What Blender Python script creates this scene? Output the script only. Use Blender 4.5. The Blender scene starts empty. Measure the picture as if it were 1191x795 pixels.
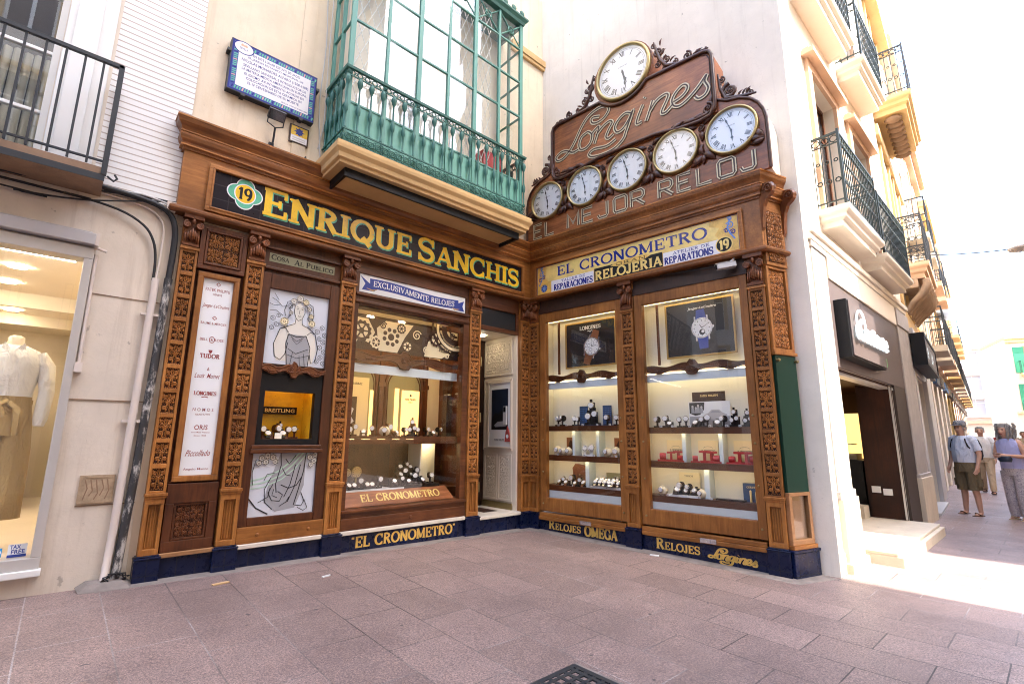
import bpy, bmesh, math, random
from math import sin, cos, pi, radians as rad, sqrt, atan2, hypot
from mathutils import Matrix, Vector
random.seed(7)
S = bpy.context.scene
COL = S.collection
# ---------------------------------------------------------------- camera, sky, sun, exposure
cam = bpy.data.cameras.new('camera'); co = bpy.data.objects.new('camera', cam); COL.objects.link(co)
_M = ((0.73864, -0.67406, 0.00754), (0.13202, 0.13367, -0.98219), (0.66105, 0.72648, 0.18772))
co.matrix_world = Matrix(((_M[0][0], -_M[1][0], -_M[2][0], -5.2743), (_M[0][1], -_M[1][1], -_M[2][1], -5.3861),
                          (_M[0][2], -_M[1][2], -_M[2][2], 1.312), (0, 0, 0, 1)))
cam.lens = 17.186; cam.sensor_width = 36; cam.clip_start = 0.05; cam.clip_end = 2000
S.camera = co
ELEV = 52
w = bpy.data.worlds.new('World'); S.world = w; w.use_nodes = True
nt = w.node_tree; bg = nt.nodes['Background']
sky = nt.nodes.new('ShaderNodeTexSky'); sky.sky_type = 'NISHITA'; sky.sun_disc = False
sky.sun_elevation = rad(ELEV); sky.sun_rotation = rad(180); sky.air_density = 1.0; sky.dust_density = 3.0; sky.ozone_density = 1.0
nt.links.new(sky.outputs[0], bg.inputs[0]); bg.inputs[1].default_value = 0.15
sl = bpy.data.lights.new('sun', 'SUN'); sl.energy = 2.0; sl.angle = rad(0.5); sl.color = (1, .95, .86)
so = bpy.data.objects.new('sun', sl); COL.objects.link(so); so.rotation_euler = (rad(90 - ELEV), 0, 0); so.location = (0, -20, 30)
S.view_settings.view_transform = 'Standard'; S.view_settings.look = 'None'
S.view_settings.exposure = 3.3; S.view_settings.gamma = 1
S.render.engine = 'CYCLES'
cy = S.cycles
cy.max_bounces = 8; cy.diffuse_bounces = 4; cy.glossy_bounces = 3; cy.transmission_bounces = 4; cy.transparent_max_bounces = 12
cy.use_denoising = True; cy.filter_width = 1.05; cy.sample_clamp_indirect = 6; cy.caustics_reflective = False; cy.caustics_refractive = False

# ---------------------------------------------------------------- frames (s along a facade, y into it, z up)
def frame(x, y, deg=0): return Matrix.Translation((x, y, 0)) @ Matrix.Rotation(rad(deg), 4, 'Z')
FA = frame(0, 0); FB = frame(0, 0, -83.76); FD = frame(.374, -3.40, -16.1); FC = frame(0, -3.62); FE = frame(6.55, -3.62, 4.0); FW = frame(0, 0)

# ---------------------------------------------------------------- materials
MATS = {}
def nodes(name):
    m = bpy.data.materials.new(name); m.use_nodes = True; n = m.node_tree
    return m, n, n.nodes['Principled BSDF'], n.nodes.new, n.links.new
def plain(name, c, r=.5, metal=0, coat=0, spec=.5):
    m, n, b, N, L = nodes(name)
    b.inputs['Base Color'].default_value = (*c, 1); b.inputs['Roughness'].default_value = r
    b.inputs['Metallic'].default_value = metal; b.inputs['Coat Weight'].default_value = coat; b.inputs['Specular IOR Level'].default_value = spec
    MATS[name] = m; return m
def coords(N, L, scale=(1, 1, 1), space='Object'):
    t = N('ShaderNodeTexCoord'); mp = N('ShaderNodeMapping'); mp.inputs['Scale'].default_value = scale
    L(t.outputs[space], mp.inputs[0]); return mp.outputs[0]
def ramp(N, L, fac, stops):
    r = N('ShaderNodeValToRGB'); e = r.color_ramp.elements
    while len(e) < len(stops): e.new(.5)
    for k, (p, c) in zip(e, stops): k.position = p; k.color = (*c, 1)
    L(fac, r.inputs[0]); return r.outputs[0]
def mixc(N, L, fac, a, b, mode='MIX'):
    x = N('ShaderNodeMix'); x.data_type = 'RGBA'; x.blend_type = mode
    if isinstance(fac, (int, float)): x.inputs[0].default_value = fac
    else: L(fac, x.inputs[0])
    for k, v in ((6, a), (7, b)):
        if isinstance(v, tuple): x.inputs[k].default_value = (*v, 1)
        else: L(v, x.inputs[k])
    return x.outputs[2]
def noise(N, L, vec, scale, detail=5, rough=.6, dist=0):
    t = N('ShaderNodeTexNoise'); t.inputs['Scale'].default_value = scale; t.inputs['Detail'].default_value = detail
    t.inputs['Roughness'].default_value = rough; t.inputs['Distortion'].default_value = dist
    L(vec, t.inputs['Vector']); return t.outputs[0]
def bump(N, L, b, h, s=.3, d=.01):
    x = N('ShaderNodeBump'); x.inputs['Strength'].default_value = s; x.inputs['Distance'].default_value = d
    L(h, x.inputs['Height']); L(x.outputs[0], b.inputs['Normal'])
def wood(name, c1, c2, axis='z', r=.42, coat=.25):
    m, n, b, N, L = nodes(name)
    sc = {'z': (14, 14, 1.1), 'x': (1.1, 14, 14)}[axis]
    v = coords(N, L, sc)
    g = noise(N, L, v, 2.2, 6, .65, .6); big = noise(N, L, coords(N, L), 1.7, 3, .5)
    c = ramp(N, L, g, ((.3, c1), (.7, c2)))
    ge = N('ShaderNodeNewGeometry'); wn = noise(N, L, ge.outputs['Position'], 1.9, 5, .7); oi = N('ShaderNodeObjectInfo')
    c = mixc(N, L, 1.0, c, ramp(N, L, wn, ((.30, (.62, .58, .55)), (.5, (1, 1, 1)), (.72, (1.28, 1.3, 1.35)))), 'MULTIPLY'); c = mixc(N, L, 1.0, c, ramp(N, L, oi.outputs['Random'], ((0, (.74, .72, .70)), (1, (1.16, 1.17, 1.18)))), 'MULTIPLY')
    d = tuple(x * .62 for x in c1)
    c = mixc(N, L, ramp(N, L, big, ((.42, (0, 0, 0)), (.72, (.75, .75, .75)))), c, d)
    scr = noise(N, L, coords(N, L, (9, 9, 3)), 9, 4, .7)
    c = mixc(N, L, ramp(N, L, scr, ((.66, (0, 0, 0)), (.76, (.6, .6, .6)))), c, tuple(min(1, x * 1.5 + .02) for x in c2))
    L(c, b.inputs['Base Color'])
    rr = N('ShaderNodeMapRange'); L(g, rr.inputs[0]); rr.inputs[3].default_value = r - .1; rr.inputs[4].default_value = r + .15; L(rr.outputs[0], b.inputs['Roughness'])
    b.inputs['Coat Weight'].default_value = coat; b.inputs['Coat Roughness'].default_value = .22; b.inputs['Specular IOR Level'].default_value = .35
    bump(N, L, b, g, .25, .004)
    MATS[name] = m; return m
def plaster(name, c, var=.12, sc=1.2, r=.85, bs=.25, stain=None, blocks=None):
    m, n, b, N, L = nodes(name)
    v = coords(N, L)
    a = noise(N, L, v, sc, 6, .65); f = noise(N, L, v, 45, 4, .7)
    lo = tuple(x * (1 - var) for x in c); hi = tuple(min(1, x * (1 + var * .7)) for x in c)
    k = ramp(N, L, a, ((.3, lo), (.7, hi)))
    if stain:
        st = noise(N, L, coords(N, L, (2.2, 2.2, .45)), 1.7, 8, .75)
        k = mixc(N, L, ramp(N, L, st, ((.56, (0, 0, 0)), (.78, (.75, .75, .75)))), k, stain)
        sp = noise(N, L, v, 9, 3, .6)
        k = mixc(N, L, ramp(N, L, sp, ((.70, (0, 0, 0)), (.74, (.7, .7, .7)))), k, tuple(x * .45 for x in c))
    if stain:
        ck = noise(N, L, coords(N, L, (1, 1, .8)), 1.1, 9, .62, .3)
        k = mixc(N, L, ramp(N, L, ck, ((.496, (0, 0, 0)), (.499, (.13, .13, .13)), (.501, (.13, .13, .13)), (.504, (0, 0, 0)))), k, tuple(x * .5 for x in c))
        sk = noise(N, L, coords(N, L, (9, 9, .4)), 1.3, 5, .6)
        k = mixc(N, L, ramp(N, L, sk, ((.56, (0, 0, 0)), (.78, (.5, .5, .5)))), k, tuple(x * .72 for x in stain))
    L(k, b.inputs['Base Color']); b.inputs['Roughness'].default_value = r
    bump(N, L, b, f, bs, .006)
    MATS[name] = m; return m
def tiles(name, c1, c2, mortar, bw, rh, off=0, r=.12, msize=.004, coat=0, bs=.3, spec=.5):
    m, n, b, N, L = nodes(name); b.inputs['Specular IOR Level'].default_value = spec
    t = N('ShaderNodeTexCoord'); sp = N('ShaderNodeSeparateXYZ'); cb = N('ShaderNodeCombineXYZ')
    L(t.outputs['Object'], sp.inputs[0]); L(sp.outputs[0], cb.inputs[0]); L(sp.outputs[2], cb.inputs[1])
    k = N('ShaderNodeTexBrick'); L(cb.outputs[0], k.inputs['Vector']); k.offset = off; k.squash = 1
    k.inputs['Color1'].default_value = (*c1, 1); k.inputs['Color2'].default_value = (*c2, 1); k.inputs['Mortar'].default_value = (*mortar, 1)
    k.inputs['Scale'].default_value = 1; k.inputs['Mortar Size'].default_value = msize; k.inputs['Brick Width'].default_value = bw; k.inputs['Row Height'].default_value = rh
    ns = noise(N, L, t.outputs['Object'], 14, 5, .7)
    L(mixc(N, L, ramp(N, L, ns, ((.6, (0, 0, 0)), (.75, (.35, .35, .35)))), k.outputs[0], tuple(min(1, x * 2.2 + .015) for x in c2)), b.inputs['Base Color'])
    rr = N('ShaderNodeMapRange'); L(ns, rr.inputs[0]); rr.inputs[3].default_value = r; rr.inputs[4].default_value = r + .25; L(rr.outputs[0], b.inputs['Roughness'])
    inv = N('ShaderNodeMath'); inv.operation = 'SUBTRACT'; inv.inputs[0].default_value = 1; L(k.outputs[1], inv.inputs[1])
    bump(N, L, b, inv.outputs[0], bs, .004)
    MATS[name] = m; return m
def emit(name, c, s):
    m, n, b, N, L = nodes(name)
    b.inputs['Base Color'].default_value = (*c, 1); b.inputs['Emission Color'].default_value = (*c, 1); b.inputs['Emission Strength'].default_value = s
    MATS[name] = m; return m
def glassy(name, tint=(1, 1, 1), boost=1.0, rough=0.0):
    m, n, b, N, L = nodes(name); n.nodes.remove(b)
    tr = N('ShaderNodeBsdfTransparent'); tr.inputs[0].default_value = (*tint, 1)
    gl = N('ShaderNodeBsdfGlossy'); gl.inputs['Roughness'].default_value = rough
    lw = N('ShaderNodeLayerWeight'); lw.inputs[0].default_value = .5
    pw = N('ShaderNodeMath'); pw.operation = 'POWER'; L(lw.outputs['Facing'], pw.inputs[0]); pw.inputs[1].default_value = 5
    ma = N('ShaderNodeMath'); ma.operation = 'MULTIPLY_ADD'; L(pw.outputs[0], ma.inputs[0]); ma.inputs[1].default_value = .9 * boost; ma.inputs[2].default_value = .045 * boost
    mx = N('ShaderNodeMixShader'); L(ma.outputs[0], mx.inputs[0]); L(tr.outputs[0], mx.inputs[1]); L(gl.outputs[0], mx.inputs[2])
    L(mx.outputs[0], n.nodes['Material Output'].inputs[0]); MATS[name] = m; return m

wood('oak', (.26, .092, .019), (.48, .20, .047), 'z', .45, .1)
wood('chestnut', (.15, .050, .011), (.33, .12, .029), 'x', .38, .15)
wood('oak_rail', (.26, .092, .019), (.48, .20, .047), 'x', .45, .1)
wood('walnut', (.062, .018, .006), (.15, .046, .014), 'z', .42, .1)
wood('walnut_rail', (.066, .019, .006), (.155, .049, .014), 'x', .40, .12)
wood('carved_wood', (.28, .098, .020), (.54, .225, .055), 'z', .42, .1)
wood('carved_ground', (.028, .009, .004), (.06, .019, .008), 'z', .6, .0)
wood('carved_dark', (.12, .034, .010), (.24, .080, .023), 'z', .42, .1)
wood('mahogany', (.17, .050, .015), (.44, .16, .055), 'x', .34, .15)
wood('mahogany_dark', (.045, .014, .009), (.11, .036, .018), 'x', .38, .15)
wood('ebony', (.03, .014, .009), (.06, .026, .015), 'z', .45, .1)
wood('pale_wood', (.40, .20, .085), (.52, .28, .13), 'x', .5, .1)
def worn(name, c, d, r):
    m, n, b, N, L = nodes(name); v = coords(N, L)
    k = mixc(N, L, ramp(N, L, noise(N, L, v, 6, 6, .75), ((.45, (0, 0, 0)), (.75, (.8, .8, .8)))), c, d)
    k = mixc(N, L, ramp(N, L, noise(N, L, v, 38, 4, .7), ((.66, (0, 0, 0)), (.70, (.85, .85, .85)))), k, tuple(x * .35 for x in d))
    L(k, b.inputs['Base Color']); b.inputs['Roughness'].default_value = r; MATS[name] = m
plaster('cream_plaster', (.74, .635, .49), .16, .9, .9, .3, (.62, .49, .33))
plaster('grey_plaster', (.74, .69, .615), .13, .9, .9, .25, (.64, .58, .51))
plaster('stone_wall', (.71, .63, .53), .12, 1.4, .85, .25, (.50, .38, .27))
plaster('white_clad', (.80, .79, .78), .03, 2, .6, .08)
plaster('white_wall', (.76, .69, .59), .08, 1, .85, .15)
plaster('ivory_stone', (.64, .55, .43), .12, 3, .6, .2, (.62, .50, .36))
plaster('ochre', (.60, .40, .18), .12, 2, .75, .15)
plaster('yellow_wall', (.76, .56, .25), .1, 1, .85, .15)
plaster('pink_wall', (.74, .53, .42), .08, 1, .85, .15)
plaster('terracotta', (.64, .42, .28), .12, 2, .8, .15)
plaster('brown_stone', (.27, .17, .105), .25, 5, .8, .4)
plaster('corbel_stone', (.36, .25, .17), .25, 6, .8, .4)
plaster('taupe', (.095, .07, .066), .1, 2, .5, .05)
plaster('beige_room', (.82, .72, .57), .04, 2, .8, .05)
plaster('marble', (.74, .67, .58), .14, 5, .35, .05)
plaster('concrete_kerb', (.24, .205, .185), .3, 6, .85, .5)
tiles('navy_tile', (.004, .008, .034), (.007, .014, .055), (.02, .02, .028), .145, .3, 0, .16, spec=.3)
tiles('black_tile', (.008, .005, .010), (.014, .008, .012), (.03, .025, .03), .15, .15, 0, .2, spec=.25)
tiles('white_slats', (.80, .79, .78), (.82, .81, .80), (.42, .36, .32), 30, .06, 0, .45, .006)
worn('yellow_glaze', (.86, .56, .035), (.50, .27, .03), .22); worn('yellow_pale', (.86, .66, .22), (.55, .40, .15), .22); worn('green_glaze', (.13, .50, .33), (.06, .26, .18), .22)
worn('gold_leaf', (.80, .52, .12), (.30, .17, .04), .35); plain('white_glaze', (.78, .77, .80), .2); plain('blue_glaze', (.018, .03, .22), .2); plain('sky_glaze', (.12, .25, .60), .22)
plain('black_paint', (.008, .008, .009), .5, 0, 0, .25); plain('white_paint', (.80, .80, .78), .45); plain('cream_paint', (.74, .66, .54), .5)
plain('paper', (.80, .82, .84), .6); plain('paper_cream', (.82, .72, .48), .6); plain('ink', (.02, .02, .025), .6); plain('ink_red', (.30, .05, .05), .6)
plain('poster_dark', (.010, .011, .014), .35); plain('poster_navy', (.012, .022, .045), .35); plain('poster_grey', (.62, .66, .74), .55)
plain('skin_paint', (.70, .68, .62), .55); plain('mint', (.42, .62, .50), .55); plain('print_grey', (.34, .35, .38), .5)
plain('brass', (.36, .28, .13), .38, .8); plain('steel', (.60, .60, .62), .25, .9); plain('gilt', (.42, .27, .08), .4, .3)
plain('frame_teal', (.085, .27, .22), .5); plain('iron_teal', (.030, .135, .108), .55); plain('teal_panel', (.13, .36, .29), .55); plain('iron_black', (.022, .026, .032), .5); plain('iron_green', (.007, .018, .016), .5)
plain('dial', (.78, .79, .80), .3); plain('copper', (.45, .25, .13), .35, .6)
plain('green_board', (.004, .030, .019), .45, 0, 0, .25); plain('shutter_grey', (.52, .50, .50), .4); plain('aluminium', (.62, .60, .57), .35, .4)
plain('pipe_white', (.70, .62, .56), .5); plain('rubber', (.015, .015, .017), .6); plain('grey_plastic', (.50, .50, .50), .5)
plain('cabinet_wall', (.80, .77, .66), .7); plain('cabinet_blue', (.62, .72, .76), .6); plain('red_leather', (.42, .015, .02), .45); plain('brown_leather', (.20, .07, .025), .5)
plain('cushion', (.80, .70, .50), .7); plain('navy_card', (.02, .06, .15), .5); plain('olive_card', (.26, .25, .15), .6); plain('lettering_gold', (.80, .60, .25), .4)
plain('blouse', (.90, .87, .80), .85); plain('trousers', (.48, .33, .13), .9); plain('mannequin_skin', (.78, .68, .52), .5)
plain('sticker_blue', (.02, .30, .70), .4); plain('sticker_navy', (.02, .05, .30), .4); plain('green_shutter', (.03, .25, .12), .6); plain('dark_brown', (.035, .022, .016), .5); plain('lime', (.10, .55, .12), .4)
plain('skin', (.58, .33, .23), .6); plain('shirt_pale', (.55, .60, .72), .85); plain('khaki', (.16, .12, .065), .9); plain('cap_grey', (.20, .20, .21), .9); plain('sandal', (.10, .05, .03), .7)
plain('lilac', (.42, .44, .72), .85); plain('hair_grey', (.42, .40, .38), .8); plain('hair_dark', (.08, .055, .04), .8); plain('cloth_black', (.02, .02, .025), .9); plain('cloth_white', (.75, .74, .72), .9)
plain('cloth_blue', (.06, .18, .45), .9); plain('beige_cloth', (.50, .38, .25), .9); plain('cloth_red', (.4, .06, .05), .9); plain('tarpaulin', (.60, .62, .66), .8)
plain('window_dark', (.03, .032, .035), .08); plain('wicker', (.35, .2, .08), .7); plain('alpaca', (.55, .5, .42), .6)
plain('pale_enamel', (.60, .51, .34), .4); plain('litter_tan', (.62, .42, .22), .8)
emit('lamp_warm', (1, .66, .28), 2.4); emit('lamp_white', (1, .80, .44), 1.3); emit('spot_disc', (1, .86, .62), 10.0); emit('lamp_gold', (1, .58, .10), 1.0)
emit('mannequin_fill', (1, .88, .70), 6.0)
emit('lit_amber', (1, .60, .20), .20)
emit('neon_white', (.8, .95, 1), .06)
glassy('glass', (1, 1, 1), .8); glassy('glass_bay', (.97, .99, .98), 2.2); glassy('glass_dial', (1, 1, 1), 1.4)
for q in ('shirt_pale', 'khaki', 'lilac', 'blouse', 'trousers', 'cloth_white', 'cloth_black', 'cloth_blue', 'cloth_red', 'beige_cloth', 'cap_grey', 'hair_grey', 'hair_dark'):   # woven cloth and hair: creases
    n = MATS[q].node_tree; N, L = n.nodes.new, n.links.new; hv = 'hair' in q
    bump(N, L, n.nodes['Principled BSDF'], noise(N, L, coords(N, L, (6, 6, 1) if hv else (1, 1, .45)), 14 if hv else 9, 3, .55, 1.2), .9, .05)
# thin sun-sail cloth lets daylight through
m, n, b, N, L = nodes('sail_cloth'); tl = N('ShaderNodeBsdfTranslucent'); tl.inputs[0].default_value = (.46, .48, .52, 1); b.inputs['Base Color'].default_value = (.5, .52, .56, 1); b.inputs['Roughness'].default_value = .9
mx = N('ShaderNodeMixShader'); mx.inputs[0].default_value = .65; L(b.outputs[0], mx.inputs[1]); L(tl.outputs[0], mx.inputs[2]); L(mx.outputs[0], n.nodes['Material Output'].inputs[0]); MATS['sail_cloth'] = m
# floral fabric of the woman's trousers
m, n, b, N, L = nodes('patterned_cloth'); b.inputs['Roughness'].default_value = .9
L(ramp(N, L, noise(N, L, coords(N, L), 26, 2, .5, 1.5), ((.44, (.55, .50, .50)), (.5, (.20, .17, .22)), (.56, (.50, .45, .46)))), b.inputs['Base Color']); MATS['patterned_cloth'] = m
# stone paving: staggered granite slabs, cement joints, grime
m, n, b, N, L = nodes('paving')
t = N('ShaderNodeTexCoord'); sp = N('ShaderNodeSeparateXYZ'); cb = N('ShaderNodeCombineXYZ'); L(t.outputs['Object'], sp.inputs[0])
ay = N('ShaderNodeMath'); ay.operation = 'ADD'; L(sp.outputs[1], ay.inputs[0]); ay.inputs[1].default_value = .21
ax = N('ShaderNodeMath'); ax.operation = 'ADD'; L(sp.outputs[0], ax.inputs[0]); ax.inputs[1].default_value = .195
L(ay.outputs[0], cb.inputs[0]); L(ax.outputs[0], cb.inputs[1])
k = N('ShaderNodeTexBrick'); L(cb.outputs[0], k.inputs['Vector']); k.offset = .48; k.offset_frequency = 2
k.inputs['Scale'].default_value = 1; k.inputs['Brick Width'].default_value = .64; k.inputs['Row Height'].default_value = .425; k.inputs['Mortar Size'].default_value = .0045; k.inputs['Mortar Smooth'].default_value = .15; k.inputs['Bias'].default_value = 0
k.inputs['Color1'].default_value = (.212, .164, .149, 1); k.inputs['Color2'].default_value = (.270, .209, .190, 1); k.inputs['Mortar'].default_value = (.25, .225, .215, 1)
vv = t.outputs['Object']
gr = noise(N, L, vv, 85, 3, .8); gr2 = noise(N, L, vv, 240, 2, .8); big = noise(N, L, vv, .55, 6, .65); sm = noise(N, L, vv, 5, 5, .7)
jn = noise(N, L, vv, .45, 3, .6); jc = ramp(N, L, jn, ((.40, (.05, .04, .038)), (.50, (.16, .14, .13)), (.58, (.36, .34, .33))))
slab = mixc(N, L, k.outputs[1], k.outputs[0], jc); 
slab = mixc(N, L, .5, slab, ramp(N, L, noise(N, L, vv, 1.6, 6, .75, .4), ((.32, (.68, .66, .68)), (.5, (1, 1, 1)), (.68, (1.25, 1.23, 1.2)))), 'MULTIPLY')
c = mixc(N, L, .75, slab, ramp(N, L, gr, ((.36, (.40, .36, .40)), (.5, (1, 1, 1)), (.64, (1.75, 1.6, 1.55)))), 'MULTIPLY')
c = mixc(N, L, .75, c, ramp(N, L, gr2, ((.38, (.42, .42, .47)), (.62, (1.65, 1.52, 1.46)))), 'MULTIPLY')
c = mixc(N, L, ramp(N, L, big, ((.45, (0, 0, 0)), (.75, (.55, .55, .55)))), c, (.10, .075, .075))
c = mixc(N, L, ramp(N, L, sm, ((.58, (0, 0, 0)), (.74, (.5, .5, .5)))), c, (.27, .21, .19))
sp2 = noise(N, L, vv, 11, 2, .5)
c = mixc(N, L, ramp(N, L, sp2, ((.745, (0, 0, 0)), (.77, (.9, .9, .9)))), c, (.06, .05, .055))
L(c, b.inputs['Base Color'])
rr = N('ShaderNodeMapRange'); L(sm, rr.inputs[0]); rr.inputs[3].default_value = .38; rr.inputs[4].default_value = .68; L(rr.outputs[0], b.inputs['Roughness'])
hh = N('ShaderNodeMath'); hh.operation = 'MULTIPLY_ADD'; L(gr, hh.inputs[0]); hh.inputs[1].default_value = .12
iv = N('ShaderNodeMath'); iv.operation = 'SUBTRACT'; iv.inputs[0].default_value = 1; L(k.outputs[1], iv.inputs[1]); L(iv.outputs[0], hh.inputs[2])
bump(N, L, b, hh.outputs[0], .5, .006); MATS['paving'] = m

# ---------------------------------------------------------------- mesh builder
class MB:
    def __init__(s): s.v = []; s.f = []; s.m = []; s.sm = []
    def add(s, vs, fs, m=0, smooth=False):
        o = len(s.v); s.v += [tuple(p) for p in vs]
        for f in fs: s.f.append(tuple(i + o for i in f)); s.m.append(m); s.sm.append(smooth)
        return s
    def join(s, b, M=None, m=None):
        o = len(s.v); s.v += [tuple(M @ Vector(p)) if M else p for p in b.v]
        for f, k, q in zip(b.f, b.m, b.sm): s.f.append(tuple(i + o for i in f)); s.m.append(k if m is None else m); s.sm.append(q)
        return s
    def box(s, x0, x1, y0, y1, z0, z1, m=0):
        return s.add([(x0, y0, z0), (x1, y0, z0), (x1, y1, z0), (x0, y1, z0), (x0, y0, z1), (x1, y0, z1), (x1, y1, z1), (x0, y1, z1)],
                     [(0, 3, 2, 1), (4, 5, 6, 7), (0, 1, 5, 4), (1, 2, 6, 5), (2, 3, 7, 6), (3, 0, 4, 7)], m)
    def prism(s, poly, y0, y1, m=0, m_side=None, back=True):
        n = len(poly); vs = [(x, y0, z) for x, z in poly] + [(x, y1, z) for x, z in poly]
        s.add(vs, [tuple(range(n))] + ([tuple(range(2 * n - 1, n - 1, -1))] if back else []), m)
        return s.add(vs, [(i, i + n, (i + 1) % n + n, (i + 1) % n) for i in range(n)], m if m_side is None else m_side)
    def sheet(s, poly, y, m=0): return s.add([(x, y, z) for x, z in poly], [tuple(range(len(poly)))], m)
    def rect(s, x0, x1, z0, z1, y, m=0): return s.sheet([(x0, z0), (x1, z0), (x1, z1), (x0, z1)], y, m)
    def ribbon(s, pts, wd, y, m=0, closed=False, depth=0):
        n = len(pts); lf = []; rt = []
        for i in range(n):
            a = pts[(i - 1) % n] if closed or i else pts[i]; c = pts[(i + 1) % n] if closed or i < n - 1 else pts[i]
            dx, dz = c[0] - a[0], c[1] - a[1]; l = hypot(dx, dz) or 1; h = (wd[i] if isinstance(wd, (list, tuple)) else wd) / 2
            lf.append((pts[i][0] - dz / l * h, y, pts[i][1] + dx / l * h)); rt.append((pts[i][0] + dz / l * h, y, pts[i][1] - dx / l * h))
        e = n if closed else n - 1
        s.add(lf + rt, [(i + n, (i + 1) % n + n, (i + 1) % n, i) for i in range(e)], m)
        if depth:
            bk = [(x, y + depth, z) for x, _, z in lf + rt]
            s.add(lf + rt + bk, [(i, (i + 1) % n, (i + 1) % n + 2 * n, i + 2 * n) for i in range(e)] + [((i + 1) % n + n, i + n, i + 3 * n, (i + 1) % n + 3 * n) for i in range(e)], m)
        return s
    def tube(s, pts, r, n=6, m=0, closed=False, flat=1.0):
        pts = [Vector(p) for p in pts]; k = len(pts); vs = []
        ref = None
        for i, p in enumerate(pts):
            a = pts[(i - 1) % k] if closed or i else p; c = pts[(i + 1) % k] if closed or i < k - 1 else p
            d = (c - a); d = d.normalized() if d.length > 1e-9 else Vector((0, 0, 1))
            if ref is None: ref = Vector((0, 1, 0)) if abs(d.y) < .9 else Vector((1, 0, 0))
            u = d.cross(ref)
            if u.length < 1e-4: u = d.orthogonal()
            u.normalize(); w_ = u.cross(d).normalized(); ref = w_
            rr = r[i] if isinstance(r, (list, tuple)) else r
            for j in range(n):
                t = 2 * pi * j / n; vs.append(p + u * cos(t) * rr + w_ * sin(t) * rr * flat)
        fs = []
        for i in range(k if closed else k - 1):
            a = i * n; c = ((i + 1) % k) * n
            for j in range(n): fs.append((a + j, a + (j + 1) % n, c + (j + 1) % n, c + j))
        s.add(vs, fs, m, True)
        if not closed: s.add(vs[:n], [tuple(range(n - 1, -1, -1))], m).add(vs[-n:], [tuple(range(n))], m)
        return s
    def lathe(s, prof, c, n=12, axis='z', m=0, caps=True):
        vs = []; x, y, z = c
        for r, h in prof:
            for j in range(n):
                t = 2 * pi * j / n
                vs.append((x + r * cos(t), y + r * sin(t), z + h) if axis == 'z' else (x + r * cos(t), y + h, z + r * sin(t)) if axis == 'y' else (x + h, y + r * cos(t), z + r * sin(t)))
        k = len(prof)
        s.add(vs, [(i * n + j, i * n + (j + 1) % n, (i + 1) * n + (j + 1) % n, (i + 1) * n + j) for i in range(k - 1) for j in range(n)], m, True)
        if caps:
            if prof[0][0] > 1e-6: s.add(vs[:n], [tuple(range(n - 1, -1, -1))], m)
            if prof[-1][0] > 1e-6: s.add(vs[-n:], [tuple(range(n))], m)
        return s
    def ball(s, c, r, nu=10, nv=7, m=0):
        rx, ry, rz = r if isinstance(r, (tuple, list)) else (r, r, r); vs = [(c[0], c[1], c[2] - rz)]
        for i in range(1, nv):
            p = -pi / 2 + pi * i / nv
            for j in range(nu): t = 2 * pi * j / nu; vs.append((c[0] + rx * cos(p) * cos(t), c[1] + ry * cos(p) * sin(t), c[2] + rz * sin(p)))
        vs.append((c[0], c[1], c[2] + rz)); e = len(vs) - 1
        fs = [(0, 1 + (j + 1) % nu, 1 + j) for j in range(nu)]
        for i in range(nv - 2):
            for j in range(nu): fs.append((1 + i * nu + j, 1 + i * nu + (j + 1) % nu, 1 + (i + 1) * nu + (j + 1) % nu, 1 + (i + 1) * nu + j))
        fs += [(e, 1 + (nv - 2) * nu + j, 1 + (nv - 2) * nu + (j + 1) % nu) for j in range(nu)]
        return s.add(vs, fs, m, True)
    def disc(s, x, z, rx, rz, y, n=24, m=0): return s.sheet([(x + rx * cos(2 * pi * i / n), z + rz * sin(2 * pi * i / n)) for i in range(n)], y, m)
    def border(s, x0, x1, z0, z1, t, y0, y1, m=0, b=None, top=None):
        b = t if b is None else b; top = t if top is None else top
        s.box(x0, x1, y0, y1, z0, z0 + b, m); s.box(x0, x1, y0, y1, z1 - top, z1, m)
        s.box(x0, x0 + t, y0 + .0007, y1, z0 + b, z1 - top, m); return s.box(x1 - t, x1, y0 + .0007, y1, z0 + b, z1 - top, m)
    def sweep(s, path, prof, m=0, caps=True):
        """profile (outwards, z) carried along a plan path; outwards is to the right of travel; mitred corners"""
        P = [Vector(p) for p in path]; n = len(P); k = len(prof); rows = []
        for i in range(n):
            nn = []
            if i: d = (P[i] - P[i - 1]).normalized(); nn.append(Vector((d.y, -d.x)))
            if i < n - 1: d = (P[i + 1] - P[i]).normalized(); nn.append(Vector((d.y, -d.x)))
            q = nn[0] if len(nn) == 1 else (nn[0] + nn[1]) / (1 + nn[0].dot(nn[1]))
            rows.append([(P[i].x + q.x * o, P[i].y + q.y * o, z) for o, z in prof])
        vs = [p for r_ in rows for p in r_]
        s.add(vs, [(i * k + j, i * k + (j + 1) % k, (i + 1) * k + (j + 1) % k, (i + 1) * k + j) for i in range(n - 1) for j in range(k)], m)
        if caps: s.add(rows[0], [tuple(range(k))], m); s.add(rows[-1], [tuple(range(k - 1, -1, -1))], m)
        return s

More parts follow.
